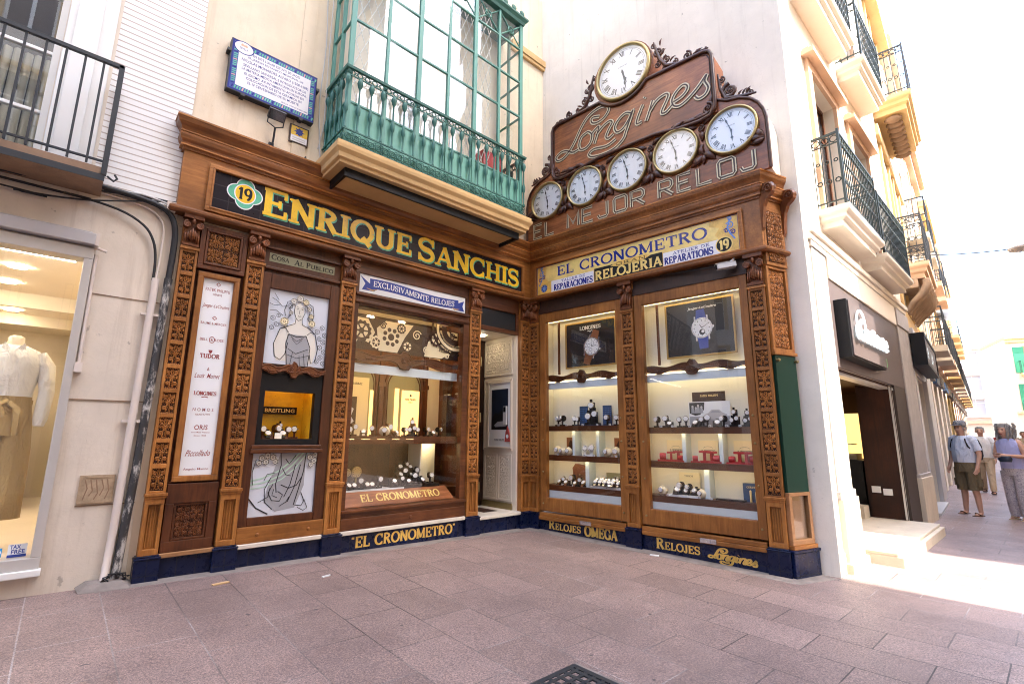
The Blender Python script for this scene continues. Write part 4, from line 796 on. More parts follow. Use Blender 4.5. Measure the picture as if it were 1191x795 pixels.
# carved scrolls and leaves
m_ = MB()
def scroll(x, z, r, y, s, a0=pi / 2, t=1.7): 
    pts = [(x + s * p[0], y, z + p[2]) for p in spiral(0, 0, r, r * .12, a0, -t, 18)]; m_.tube(pts, [r * .27 * (1 - .5 * i / 18) for i in range(19)], 6); m_.ball((x, y, z), r * .28, 6, 5)
def leaf(x, z, l, a, y, wd=.3):
    m_.tube([(x + l * t * cos(a) - wd * l * .25 * sin(a) * sin(pi * t), y - .012 * sin(pi * t), z + l * t * sin(a) + wd * l * .25 * cos(a) * sin(pi * t)) for t in (0, .25, .5, .75, 1)], [l * .06, l * wd * .5, l * wd * .58, l * wd * .36, .003], 6, flat=.6)
def piece(nm='scroll_carving'):
    global m_
    part(nm, m_, 'mahogany_dark', FB, CB); m_ = MB()
for s in (-1, 1):
    c = lambda x: 1.88 + s * (x - 1.88)
    scroll(c(3.02), 5.27, .075, -.24, s); leaf(c(2.95), 5.24, .16, pi / 2 + s * pi / 2 + .2 * s, -.235); leaf(c(2.9), 5.21, .22, pi / 2 + s * pi / 2, -.235); leaf(c(2.7), 5.24, .2, pi / 2 + s * (pi / 2 + .3), -.235); leaf(c(3.06), 5.3, .14, pi / 2 - s * .2, -.235)
    m_.tube([(c(3.02), -.235, 5.20), (c(2.85), -.235, 5.19), (c(2.7), -.235, 5.235), (c(2.55), -.235, 5.225)], [.03, .026, .02, .008], 6); piece()
    scroll(c(3.275), 5.415, .10, -.19, -s); scroll(c(3.275), 5.415, .05, -.20, s); scroll(c(3.19), 5.60, .045, -.19, s); scroll(c(3.50), 5.285, .045, -.19, -s)
    m_.tube([(c(3.15), -.19, 5.70), (c(3.17), -.19, 5.5), (c(3.22), -.19, 5.33), (c(3.36), -.19, 5.285), (c(3.56), -.19, 5.25)], [.012, .024, .03, .03, .012], 6)
    for q in (3.36, 3.41, 3.45): leaf(c(q), 5.29, .09, pi / 2 - s * .7, -.19)
    piece()
    scroll(c(2.42), 6.44, .075, -.2, s, 0); scroll(c(2.53), 6.27, .06, -.2, -s); scroll(c(2.40), 6.25, .05, -.2, s); scroll(c(2.36), 6.56, .04, -.2, -s); scroll(c(2.64), 6.165, .045, -.2, s); scroll(c(2.5), 6.14, .04, -.2, -s)
    m_.tube([(c(2.36), -.2, 6.62), (c(2.40), -.2, 6.45), (c(2.44), -.2, 6.3), (c(2.52), -.2, 6.17), (c(2.72), -.2, 6.115)], [.01, .024, .03, .03, .012], 6)
    for q, z_, a_ in ((2.46, 6.36, .7), (2.57, 6.2, 1.0), (2.45, 6.52, .3)): leaf(c(q), z_, .10, pi / 2 - s * a_, -.2)
    piece()
    scroll(c(2.80), 6.165, .062, -.2, s); scroll(c(2.90), 6.125, .03, -.2, -s); scroll(c(3.03), 6.125, .03, -.2, s); m_.tube([(c(2.7), -.2, 6.105), (c(2.86), -.2, 6.11), (c(2.96), -.2, 6.14), (c(3.07), -.2, 6.125)], [.012, .02, .016, .01], 5); leaf(c(2.88), 6.12, .13, pi / 2 - s * 1.2, -.2); piece()
    for x in (2.235, 2.91):
        scroll(c(x), 5.06, .045, -.215, s); leaf(c(x), 5.02, .14, -pi / 2, -.21, .5); leaf(c(x - .05), 5.1, .16, pi - s * 0.4 if s > 0 else .4, -.21, .4); leaf(c(x + .04), 5.1, .15, .4 if s > 0 else pi - .4, -.21, .4)
        for k_ in (-1, 1): leaf(c(x), 4.70, .19, -pi / 2 + k_ * .95, -.21, .45); leaf(c(x + .02 * k_), 4.70, .15, pi / 2 + k_ * .25, -.21, .4); leaf(c(x), 4.68, .16, -pi / 2 + k_ * 1.45, -.21, .4)
        leaf(c(x), 4.70, .13, -pi / 2, -.21, .5); piece('leaf_carving')
    leaf(c(3.6), 4.66, .16, pi / 2 + s * .5, -.21, .5); leaf(c(3.6), 4.66, .2, pi / 2 + s * 1.25, -.21, .4); leaf(c(3.6), 4.64, .16, pi / 2 + s * 1.7, -.21, .4); piece('leaf_carving')
def clock(fr, x, z, r, y, hour, minute, parent):
    b = MB(); b.lathe([(r * .88, .02), (r * .88, -.03), (r * .90, -.04), (r * .935, -.047), (r * .97, -.04), (r * .99, -.02), (r * .99, .03)], (x, y, z), 40, 'y', caps=False)
    c = part('clock', b, 'brass', fr, parent)
    b = MB(); b.disc(x, z, r * .90, r * .90, y - .004, 40); part('dial', b, 'dial', fr, c)
    b = MB(); Y = y - .0062; k_ = 0
    for h in range(1, 13):
        a = pi / 2 - h * pi / 6; s_ = ('I', 'II', 'III', 'IIII', 'V', 'VI', 'VII', 'VIII', 'IX', 'X', 'XI', 'XII')[h - 1]; wch = {'I': .045, 'V': .10, 'X': .10}; tot = sum(wch[q] for q in s_) * r; u = -tot / 2
        def pt(uu, vv): rr = r * (.57 + .19 * vv); return (x + rr * cos(a) + uu * sin(a), z + rr * sin(a) - uu * cos(a))
        for q in s_:
            wq = wch[q] * r; m1 = u + wq / 2; k_ += 1; y_ = Y - .00005 * k_
            if q == 'I': b.ribbon([pt(m1, 0), pt(m1, 1)], r * .026, y_)
            elif q == 'V': b.ribbon([pt(u, 1), pt(m1, 0)], r * .032, y_); b.ribbon([pt(u + wq, 1), pt(m1, 0)], r * .016, y_ - .00003)
            else: b.ribbon([pt(u, 1), pt(u + wq, 0)], r * .032, y_); b.ribbon([pt(u + wq, 1), pt(u, 0)], r * .016, y_ - .00003)
            u += wq
    n = 60; b.ribbon([(x + r * .81 * cos(2 * pi * i / n), z + r * .81 * sin(2 * pi * i / n)) for i in range(n)], r * .008, Y, closed=True); b.ribbon([(x + r * .765 * cos(2 * pi * i / n), z + r * .765 * sin(2 * pi * i / n)) for i in range(n)], r * .006, Y, closed=True)
    sans(b, 'LONGINES', x - r * .16, x + r * .16, z + r * .2, z + r * .245, Y)
    part('numerals', b, 'ink', fr, c)
    for nm, ang, l, wd, yy in (('hour_hand', hour * pi / 6, .47, .085, -.012), ('minute_hand', minute * pi / 30, .70, .062, -.016)):
        a = pi / 2 - ang; b = MB(); f = [(-.12, .5), (0, .9), (.3, .45), (.5, .4), (.66, 1.3), (.76, .5), (1, .1)]
        b.ribbon([(x + r * l * t * cos(a), z + r * l * t * sin(a)) for t, q in f], [r * wd * q for t, q in f], y + yy, depth=.003); b.disc(x, z, r * .04, r * .04, y + yy - .0005, 10); part(nm, b, 'ink', fr, c)
    b = MB(); b.disc(x, z, r * .89, r * .89, y - .026, 40); part('clock_glass', b, 'glass_dial', fr, c)
    return c
for i in range(5): clock(FB, .536 + .6815 * i, 4.875, .305, -.215, 5.93, 58 - .3 * i, CB)
clock(FB, 1.90, 6.385, .43, -.235, 5.47, 28.5, CB)
CB.matrix_basis = FB @ Matrix.Translation((1.818, .226, 4.331)) @ Matrix.Scale(1.0213, 4)   # the whole board, set back to stand over the shop wall

# ---------------------------------------------------------------- the green iron balcony room
BW = thing('enclosed_balcony', 'green cast iron enclosed balcony glazed all round on an ochre slab', 'balcony', FA, (-2.03, .05, 4.06))
bp_ = [(-3.40, .05), (-3.40, -.55), (-.65, -.55), (-.65, .05)]
m_ = MB(); m_.sweep(bp_, [(-.02, 4.20), (.02, 4.20), (.02, 4.235), (.05, 4.25), (.055, 4.30), (.085, 4.34), (.09, 4.375), (.075, 4.38), (.075, 4.425), (-.3, 4.425), (-.3, 4.20)])
m_.box(-3.37, -.68, -.52, .045, 4.205, 4.42); part('slab', m_, 'ochre', FA, BW, fix=True)
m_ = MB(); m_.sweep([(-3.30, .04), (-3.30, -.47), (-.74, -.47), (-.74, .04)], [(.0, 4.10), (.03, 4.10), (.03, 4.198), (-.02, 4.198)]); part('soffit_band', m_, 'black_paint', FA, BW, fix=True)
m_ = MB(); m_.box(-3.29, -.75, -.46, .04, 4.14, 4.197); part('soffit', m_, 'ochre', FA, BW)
RLT, RLB = 5.405, 4.45
rail = MB(); rail.sweep(bp_, [(-.01, RLT - .03), (.02, RLT - .03), (.025, RLT), (-.015, RLT)]); rail.sweep(bp_, [(-.008, RLB), (.014, RLB), (.014, RLB + .02), (-.008, RLB + .02)]); rail.sweep(bp_, [(-.006, RLB + .165), (.01, RLB + .165), (.01, RLB + .18), (-.006, RLB + .18)]); rail.sweep(bp_, [(-.005, RLT - .115), (.008, RLT - .115), (.008, RLT - .103), (-.005, RLT - .103)])
rl = part('railing', rail, 'iron_teal', FA, BW, fix=True)
def run(n, f, a, c):   # points along one side
    return [(a[0] + (c[0] - a[0]) * (i + f) / n, a[1] + (c[1] - a[1]) * (i + f) / n) for i in range(n + (1 if f == 0 else 0))]
bal = MB(); zz = RLB + .175
bal.lathe([(.012, 0), (.02, .012), (.011, .03), (.012, .20), (.024, .23), (.026, .29), (.016, .33), (.011, .36), (.010, .54), (.022, .57), (.034, .62), (.028, .65), (.016, .675)], (0, 0, 0), 7)
b0 = None; sides = run(19, 0, (-3.39, -.545), (-.66, -.545)) + run(4, 0, (-3.395, .0), (-3.395, -.54))[:-1] + run(4, 0, (-.655, .0), (-.655, -.54))[:-1]
for (x, y) in sides:
    if b0 is None: b0 = part('baluster', bal, 'iron_teal', FA, rl, anchor=(0, 0, 0)); b0.matrix_basis = WM[rl.name].inverted() @ FA @ Matrix.Translation((x, y, zz))
    else: inst(b0, FA, (x, y, zz), rl)
lc = MB(); lt = MB()
def ring(mb, c, r, ax, th=.008, n=10): mb.tube([(c[0] + (r * cos(2 * pi * i / n) if ax == 'x' else 0), c[1] + (r * cos(2 * pi * i / n) if ax == 'y' else 0), c[2] + r * sin(2 * pi * i / n)) for i in range(n)], th, 4, closed=True)
for (x, y) in run(30, .5, (-3.39, -.547), (-.66, -.547)):
    ring(lc, (x, y, RLB + .095), .036, 'x'); ring(lc, (x, y, RLB + .095), .017, 'x', .005, 7); ring(lc, (x + .045, y, RLB + .13), .016, 'x', .005, 7); ring(lc, (x + .045, y, RLB + .05), .016, 'x', .005, 7); ring(lt, (x, y, RLT - .066), .03, 'x'); ring(lt, (x + .045, y, RLT - .066), .014, 'x', .005, 7)
for xx in (-3.397, -.653):
    for (x, y) in run(6, .5, (xx, .0), (xx, -.54)): ring(lc, (x, y, RLB + .095), .036, 'y'); ring(lc, (x, y, RLB + .095), .017, 'y', .005, 7); ring(lt, (x, y, RLT - .066), .03, 'y')
part('lattice', lc, 'iron_teal', FA, rl); part('lattice', lt, 'iron_teal', FA, rl)
GX0, GX1, GY = -3.36, -.69, -.50
fr_ = MB(); zs_ = (6.08, 6.67, 7.26)
for i in range(7):
    x = GX0 + (GX1 - GX0) * i / 6; t = .028 if i in (0, 2, 4, 6) else .018; fr_.box(x - t, x + t, GY - .02, GY + .02, RLB, 7.70)
for z in zs_ + (5.0,): fr_.box(GX0, GX1, GY - .0145, GY + .0145, z - .011, z + .011)
for xx in (GX0, GX1):
    for y in (-.22, .03): fr_.box(xx - .0195, xx + .0195, y - .018, y + .018, RLB, 7.70)
    for z in zs_ + (5.0,): fr_.box(xx - .0135, xx + .0135, GY, .05, z - .0105, z + .0105)
for i in range(6):
    x0 = GX0 + (GX1 - GX0) * i / 6; x1 = GX0 + (GX1 - GX0) * (i + 1) / 6
    fr_.tube([(x0, GY, 7.27), (x1, GY, 7.69)], .011, 4); fr_.tube([(x0, GY - .004, 7.69), (x1, GY - .004, 7.27)], .011, 4); ring(fr_, ((x0 + x1) / 2, GY - .012, 7.48), .055, 'x', .01, 12)
gf = part('glazing_frame', fr_, 'frame_teal', FA, BW)
m_ = MB()
for i in range(6):
    x0 = GX0 + (GX1 - GX0) * i / 6 + .02; x1 = GX0 + (GX1 - GX0) * (i + 1) / 6 - .02; m_.box(x0, x1, GY - .006, GY + .006, RLB + .02, 4.988)
for xx in (GX0, GX1): m_.box(xx - .006, xx + .006, GY + .02, .04, RLB + .02, 4.988)
part('lower_panel', m_, 'teal_panel', FA, gf)
zb = (5.0,) + zs_ + (7.70,)
for i in range(6):
    x0 = GX0 + (GX1 - GX0) * i / 6; x1 = GX0 + (GX1 - GX0) * (i + 1) / 6
    for j in range(4):
        t = random.uniform(-.012, .012); m_ = MB(); m_.add([(x0, GY + t, zb[j]), (x1, GY - t, zb[j]), (x1, GY - t + random.uniform(-.012, .012), zb[j + 1]), (x0, GY + t, zb[j + 1])], [(0, 1, 2, 3)])
        part('window_pane', m_, 'glass_bay', FA, BW)
for xx in (GX0, GX1):
    for y0, y1 in ((GY, -.22), (-.22, .03)):
        m_ = MB(); m_.add([(xx, y0, 5.0), (xx, y1, 5.0), (xx, y1, 7.7), (xx, y0, 7.7)], [(0, 1, 2, 3)]); part('window_pane', m_, 'glass_bay', FA, BW)
m_ = MB(); m_.sweep([(-3.37, .05), (-3.37, -.51), (-.68, -.51), (-.68, .05)], [(-.02, 7.70), (.03, 7.70), (.045, 7.74), (.08, 7.78), (.08, 7.81), (-.02, 7.81)]); m_.box(-3.35, -.7, -.49, .05, 7.76, 7.80)
for (x, y) in run(16, .5, (-3.4, -.58), (-.65, -.58)): m_.ball((x, y, 7.85), (.05, .012, .045), 8, 5)
part('crest', m_, 'iron_teal', FA, BW, fix=True)
# inside: white folding lattice screens and a pale back
m_ = MB()
for x0, x1 in ((-3.28, -2.45), (-1.95, -1.2)):
    n = 7
    for i in range(-6, n + 1):
        for s in (1, -1):
            pts = []
            for j in range(2): pass
            xa = x0 + (x1 - x0) * i / n; 
            for q in range(9):
                z0 = 5.0 + q * .3; a = (xa, z0); c = (xa + (x1 - x0) / n * 1.0, z0 + .3)
                if i < 0 or i >= n: continue
                xs_ = (a[0], c[0]) if s > 0 else (c[0], a[0]); m_.tube([(xs_[0], -.40 + .004 * s, a[1]), (xs_[1], -.40 + .004 * s, c[1])], .006, 4)
part('folding_screen', m_, 'white_paint', FA, BW)
m_ = MB(); m_.box(-2.4, -2.0, -.3, -.1, 4.45, 5.9); part('curtain', m_, 'cloth_white', FA, BW); 
m_ = MB(); m_.box(-1.15, -.8, -.2, .03, 4.45, 5.5); part('red_reflection', m_, 'red_leather', FA, BW)  # red block imitating a reddish building reflected in the glass
m_ = MB(); m_.box(-3.34, -.72, -.46, .045, 4.427, 4.448); m_.box(-3.3, -.74, .02, .045, 4.46, 7.6); part('inner_wall', m_, 'white_wall', FA, BW)
# ---------------------------------------------------------------- lit display cases behind the glass
def sheetbox(name, s0, s1, y0, y1, z0, z1, t, mat, fr, parent, top=True):
    b = MB(); b.box(s0 - t, s1 + t, y1, y1 + t, z0 - t, z1 + t); b.box(s0 - t, s0, y0, y1, z0 - t, z1 + t); b.box(s1, s1 + t, y0, y1, z0 - t, z1 + t); b.box(s0, s1, y0 + .0005, y1, z0 - t, z0)
    if top: b.box(s0, s1, y0 + .0005, y1, z1, z1 + t)
    return part(name, b, mat, fr, parent)
def case(s0, s1, zs, div_mid, div_low, cover):
    c = sheetbox('display_case', s0 - .10, s1 + .06, .085, .32, .42, 3.05, .015, 'cabinet_wall', FB, SH)
    for z in zs:
        b = MB(); b.box(s0 - .098, s1 + .058, .094, .318, z - .05, z); b.box(s0 - .098, s1 + .058, .086, .0935, z - .075, z + .001); part('shelf', b, 'walnut_rail', FB, c)
        b = MB(); b.box(s0 - .08, s1 + .04, .098, .125, z - .062, z - .0512); part('light_strip', b, 'lamp_white', FB, c)
    b = MB(); b.box(s0 - .08, s1 + .04, .128, .16, 2.10, 2.11); part('light_strip', b, 'lamp_white', FB, c)
    b = MB(); b.box(s0 - .08, s1 + .04, .10, .13, 3.035, 3.045); part('light_strip', b, 'lamp_white', FB, c)
    b = MB(); b.box(s0 - .098, s1 + .058, .09, .10, .425, zs[2] - .056); b.box(s0 - .098, s1 + .058, .118, .124, 2.0, 2.10)
    for x in div_mid: b.box(x - .022, x + .022, .15, .318, zs[1] + .001, zs[0] - .0655)
    for x in div_low: b.box(x - .03, x + .03, .15, .318, zs[2] + .001, zs[1] - .0655)
    part('divider', b, 'cabinet_blue', FB, c)
    b = MB(); b.box(s0 + .13, s0 + .155, .14, .17, 2.22, 3.02); b.box(s0 - .098, s1 + .058, .10, .16, 2.13, 2.16); part('stile', b, 'walnut', FB, c)
    valance(FB, s0 - .07, s1 + .03, 2.085, 2.235, .095, 'walnut_rail', c)
    return c
case(.312, 1.515, (1.455, 1.035, .615), (.70, 1.10), (.92,), None); case(1.913, 3.137, (1.427, 1.01, .60), (2.32, 2.76), (2.57,), None)
# framed watch advertisements
def ad(name, label, s0, s1, z0, z1, y, words, strap, build):
    t = thing(name, label, 'framed picture', FB, ((s0 + s1) / 2, y, z0))
    b = MB(); b.border(s0, s1, z0, z1, .022, y - .015, y + .015); part('frame', b, 'gilt', FB, t, bevel=.003)
    b = MB(); b.rect(s0 + .022, s1 - .022, z0 + .022, z1 - .022, y - .002, 0); build(b, y - .003); part('picture', b, ['poster_dark', 'steel', 'dial', 'ink', strap, 'paper'], FB, t)
def draw_watch(b, x, z, r, y, tilt=0, moon=False):
    def P(u, v): return (x + u * cos(tilt) - v * sin(tilt), z + u * sin(tilt) + v * cos(tilt))
    b.ribbon([P(0, -2.1 * r), P(0, -.9 * r)], [r * .85, r * 1.05], y, 4); b.ribbon([P(0, .9 * r), P(0, 1.9 * r)], [r * 1.05, r * .8], y, 4)
    for s in (-1, 1):
        b.ribbon([P(s * .62 * r, -1.25 * r), P(s * .62 * r, 1.25 * r)], r * .16, y - .0003, 1)
    b.ribbon([P(.95 * r, 0), P(1.2 * r, 0)], r * .25, y - .0003, 1)
    b.disc(x, z, r * 1.05, r * 1.05, y - .0008, 32, 1); b.disc(x, z, r * .9, r * .9, y - .0012, 32, 2)
    for h in range(12): a = h * pi / 6; b.ribbon([(x + r * .68 * cos(a), z + r * .68 * sin(a)), (x + r * .82 * cos(a), z + r * .82 * sin(a))], r * .06, y - .0015, 3)
    if moon: b.disc(*P(0, -.42 * r), r * .3, r * .3, y - .0016, 18, 3); b.disc(*P(.08 * r, -.36 * r), r * .16, r * .16, y - .0018, 14, 2)
    else:
        for u, v in ((0, .38), (0, -.38), (-.38, 0)): b.disc(*P(u * r, v * r), r * .2, r * .2, y - .0016, 16, 3); b.disc(*P(u * r, v * r), r * .17, r * .17, y - .0018, 16, 5)
    b.ribbon([(x, z), P(.55 * r, .3 * r)], [r * .07, r * .03], y - .002, 3); b.ribbon([(x, z), P(-.2 * r, .4 * r)], [r * .08, r * .04], y - .0022, 3)
def d1(b, y):
    serif(b, 'LONGINES', .80, 1.16, 2.86, .055, y, 5, .2, .09); b.ribbon([(.93, 2.83), (.96, 2.84), (.98, 2.82), (1.0, 2.84), (1.03, 2.83)], [.004, .012, .01, .012, .004], y, 5); draw_watch(b, 1.0, 2.60, .13, y, -.35)
ad('framed_advertisement', 'dark framed picture of a silver chronograph watch on a brown strap', .54, 1.41, 2.30, 2.985, .21, '', 'brown_leather', d1)
def d2(b, y): sans(b, 'Jaeger-LeCoultre', 2.44, 2.80, 2.89, 2.93, y, 5, .005, .3); draw_watch(b, 2.61, 2.65, .125, y, .05, True)
ad('framed_advertisement', 'dark framed picture of a round moon phase watch on a blue strap', 2.14, 3.01, 2.295, 3.01, .21, '', 'sticker_navy', d2)

# ---- watches on little stands, one object each
_ws = {}
def watch_mb(kind):
    b = MB()
    if kind == 'stand':      # watch buckled round an upright cuff on a black base
        b.box(-.022, .022, -.018, .018, 0, .012, 0); b.box(-.006, .006, -.004, .006, .012, .04, 0)
        b.lathe([(.024, -.011), (.026, 0), (.024, .011)], (0, .008, .062), 14, 'x', 0); b.lathe([(.019, .0), (.021, -.004), (.021, -.010), (.018, -.013)], (0, -.016, .064), 14, 'y', 1); b.disc(0, .064, .017, .017, -.0295, 14, 2)
        b.box(.020, .026, -.024, -.019, .061, .067, 1)
    elif kind == 'low':      # watch lying against a low wedge
        b.add([(-.03, -.03, 0), (.03, -.03, 0), (.03, .03, 0), (-.03, .03, 0), (-.03, .02, .045), (.03, .02, .045), (.03, .03, .045), (-.03, .03, .045)], [(0, 3, 2, 1), (4, 5, 6, 7), (0, 1, 5, 4), (1, 2, 6, 5), (2, 3, 7, 6), (3, 0, 4, 7)], 0)
        for i in range(14):
            pass
        M = Matrix.Translation((0, -.01, .028)) @ Matrix.Rotation(-.75, 4, 'X'); q = MB(); q.lathe([(.019, 0), (.021, -.004), (.021, -.01), (.017, -.013)], (0, 0, 0), 14, 'y', 1); q.disc(0, 0, .0165, .0165, -.0135, 14, 2); q.box(-.010, .010, -.006, .0, -.036, .036, 3); b.join(q, M)
    elif kind == 'tower':    # three watches on a stepped black post
        b.box(-.045, .045, -.03, .03, 0, .02, 0); b.box(-.03, .03, -.02, .02, .02, .09, 0); b.box(-.016, .016, -.012, .012, .09, .15, 0)
        for x, z in ((-.022, .06), (.022, .075), (0, .13)): b.lathe([(.019, 0), (.022, -.005), (.021, -.012), (.018, -.015)], (x, -.02, z), 14, 'y', 1); b.disc(x, z, .017, .017, -.0355, 14, 2); b.box(x - .009, x + .009, -.024, -.019, z - .04, z + .04, 3)
    elif kind == 'cushion':
        b.ball((0, 0, .035), (.038, .03, .035), 10, 7, 3); b.lathe([(.037, -.009), (.039, 0), (.037, .009)], (0, 0, .035), 14, 'x', 0, False); b.lathe([(.018, 0), (.02, -.004), (.02, -.01), (.017, -.012)], (0, -.028, .042), 14, 'y', 1); b.disc(0, .042, .016, .016, -.0405, 14, 2)
    elif kind == 'red':      # empty red leather cuff
        b.box(-.028, .028, -.02, .02, 0, .014, 3); b.box(-.009, .009, -.008, .008, .014, .062, 3); b.box(-.032, .032, -.016, .016, .062, .076, 3)
    elif kind == 'redlow':
        b.box(-.034, .034, -.025, .025, 0, .012, 3); b.lathe([(.022, -.02), (.024, 0), (.022, .02)], (0, 0, .03), 12, 'x', 3)
    return b
def watch(kind, fr, p, label, group, rot=0, sc=1.0, mats=None, cat='watch'):
    key = (kind, mats)
    nm = {'stand': 'watch_stand', 'low': 'watch', 'tower': 'watch_tower', 'cushion': 'watch_cushion', 'red': 'watch_cuff', 'redlow': 'watch_cuff'}[kind]
    if key not in _ws:
        o = solo(nm, watch_mb(kind), list(mats), label, cat, fr, group, anchor=(0, 0, 0)); _ws[key] = o
    else: o = inst(_ws[key], fr, p); o['label'] = label; o['group'] = group
    o.matrix_basis = fr @ Matrix.Translation(p) @ Matrix.Rotation(rot, 4, 'Z') @ Matrix.Scale(sc, 4); return o
BK = ('black_paint', 'steel', 'dial', 'black_paint'); GD = ('black_paint', 'brass', 'dial', 'brown_leather'); CR = ('walnut', 'brass', 'dial', 'cushion'); RD = ('red_leather', 'steel', 'dial', 'red_leather'); WH = ('paper', 'steel', 'dial', 'steel')
rr = random.Random(3)
def row(kinds, fr, xs, y, z, label, group, mats=BK, sc=1.35, jit=.02):
    for i, x in enumerate(xs): watch(kinds[i % len(kinds)], fr, (x + rr.uniform(-jit, jit) * .5, y + rr.uniform(-jit, jit), z), label, group, rr.uniform(-.5, .5), sc * 1.12 * rr.uniform(.88, 1.14), mats)
# left case of the right facade
row(('stand',), FB, (.42, .50, .72, .76, 1.24, 1.40, 1.46), .17, 1.455, 'steel watch on a black stand on the top shelf of the left glass case', 'watches on the top shelf of the left case', BK, 1.45)
row(('tower',), FB, (.98,), .2, 1.455, 'tall black stepped stand with three watches between two blue panels', 'tall watch stand of the left case', BK, 1.75)
for x in (.80, 1.19):
    b = MB(); b.box(x - .07, x + .07, .27, .28, 1.456, 1.74); 
    for i in range(5):
        for j in range(9): b.ribbon([(x - .052 + .026 * i - .008, 1.49 + .026 * j), (x - .052 + .026 * i + .008, 1.49 + .026 * j)], .006, .2695, 1)
    solo('card_panel', b, ['navy_card', 'sky_glaze'], ('left' if x < 1 else 'right') + ' of the two blue patterned panels standing on the top shelf', 'display card', FB)
b = MB(); b.box(.62, 1.42, .13, .25, 1.4555, 1.464); solo('display_mat', b, 'navy_card', 'blue mat lying on the top shelf under the watch stands', 'mat', FB)
row(('cushion',), FB, (.40, .50, .58, 1.24, 1.36, 1.45), .18, 1.035, 'cream cushion with a watch on the middle shelf of the left case', 'cushions on the middle shelf', ('cushion', 'steel', 'dial', 'cushion'), 1.5)
row(('stand',), FB, (.84, .95, .99), .2, 1.035, 'small watch on a pale stand on the middle shelf between the dividers', 'watches on the middle shelf of the left case', WH, 1.5)
for x in (.56, 1.36):
    b = MB(); b.box(x - .075, x + .075, .28, .29, 1.04, 1.29); b.sheet([(x - .05, 1.08), (x + .04, 1.07), (x + .05, 1.2), (x, 1.26), (x - .04, 1.2)], .2795, 1); solo('picture_card', b, ['brown_leather', 'carved_ground'], ('left' if x < 1 else 'right') + ' of two brown picture cards on the middle shelf', 'display card', FB)
b = MB(); b.prism([(.63, .62), (.84, .62), (.86, .85), (.82, .90), (.66, .92), (.61, .86)], .24, .30); b.tube([(.63, .238, .80), (.74, .232, .76), (.85, .238, .80)], .006, 5); b.lathe([(.014, 0), (.014, -.008)], (.74, .235, .77), 10, 'y', 1); solo('leather_bag', b, ['brown_leather', 'brass'], 'brown leather bag standing on the bottom shelf', 'bag', FB, bevel=.006)
row(('low', 'stand'), FB, (.44, .50, .56, .64, .72, .80, .86), .17, .615, 'small watch beside the brown leather bag on the bottom shelf', 'watches beside the bag', GD, 1.4)
b = MB(); b.box(1.02, 1.44, .12, .24, .6155, .65); b.box(1.1, 1.4, .16, .24, .6505, .68); solo('display_block', b, 'paper', 'white stepped block under watches on the bottom shelf', 'block', FB)
row(('low',), FB, (1.06, 1.13, 1.20, 1.27, 1.34, 1.41), .15, .651, 'steel watch lying on the white stepped block', 'watches on the white block', ('black_paint', 'steel', 'dial', 'steel'), 1.4)
row(('low',), FB, (1.14, 1.22, 1.30, 1.37), .2, .681, 'steel watch lying on the white stepped block', 'watches on the white block', ('black_paint', 'steel', 'dial', 'steel'), 1.4)
b = MB(); b.box(1.14, 1.5, .29, .30, .62, .82); serif(b, 'ORIS', 1.26, 1.38, .75, .025, .2895, 1); solo('card_panel', b, ['olive_card', 'paper'], 'olive green card behind the white stepped block', 'display card', FB)
# right case
row(('stand', 'stand', 'low'), FB, (1.98, 2.10, 2.15, 2.28, 2.36, 2.48, 2.56, 2.62, 2.74, 2.80), .17, 1.427, 'steel watch on a black stand in front of the grey photograph', 'watches on the top shelf of the right case', BK, 1.45)
row(('tower',), FB, (2.93, 3.06), .19, 1.427, 'black stepped stand with three watches at the right end of the top shelf', 'stepped stands of the right case', BK, 1.2)
b = MB(); b.box(2.40, 2.80, .295, .305, 1.44, 1.86, 0); serif(b, 'PATEK PHILIPPE', 2.50, 2.72, 1.80, .025, .294, 1, .2, .12); solo('card_panel', b, ['ebony', 'lettering_gold'], 'dark brown name card with gold letters behind a grey photograph', 'display card', FB)
b = MB(); b.box(2.36, 2.86, .265, .275, 1.43, 1.74, 0); Y = .264
b.rect(2.37, 2.85, 1.44, 1.56, Y, 1); b.sheet([(2.37, 1.6), (2.37, 1.73), (2.56, 1.73), (2.55, 1.64), (2.5, 1.58), (2.44, 1.57)], Y - .0003, 2); b.sheet([(2.52, 1.52), (2.54, 1.57), (2.6, 1.6), (2.64, 1.64), (2.73, 1.64), (2.77, 1.6), (2.82, 1.58), (2.82, 1.53)], Y - .0004, 3); b.sheet([(2.62, 1.6), (2.65, 1.63), (2.72, 1.63), (2.75, 1.6)], Y - .0006, 1)
for x in (2.6, 2.76): b.disc(x, 1.53, .028, .028, Y - .0008, 14, 1); b.disc(x, 1.53, .014, .014, Y - .001, 12, 2)
for x, z in ((2.41, 1.68), (2.45, 1.66), (2.48, 1.69), (2.52, 1.67)): b.disc(x, z, .014, .018, Y - .0008, 10, 3); b.sheet([(x - .02, 1.60), (x + .02, 1.60), (x + .015, z - .015), (x - .015, z - .015)], Y - .0007, 1)
solo('photograph_card', b, ['paper', 'print_grey', 'window_dark', 'shutter_grey'], 'grey photograph of an old racing car and people on the top shelf', 'photograph', FB)
for i, x in enumerate((2.16, 2.56, 2.98)):
    b = MB(); b.box(x - .12, x + .12, .285, .295, 1.02, 1.27, 0); serif(b, 'EL CRONOMETRO', x - .08, x + .08, 1.13, .03, .2845, 1, .2, .12); b.ribbon(arc(x, 1.17, .06, .03, 20, 160, 8), .004, .2845, 1)
    solo('name_card', b, ['paper_cream', 'olive_card'], ('left', 'middle', 'right')[i] + ' one of three cream name cards behind red stands', 'display card', FB)
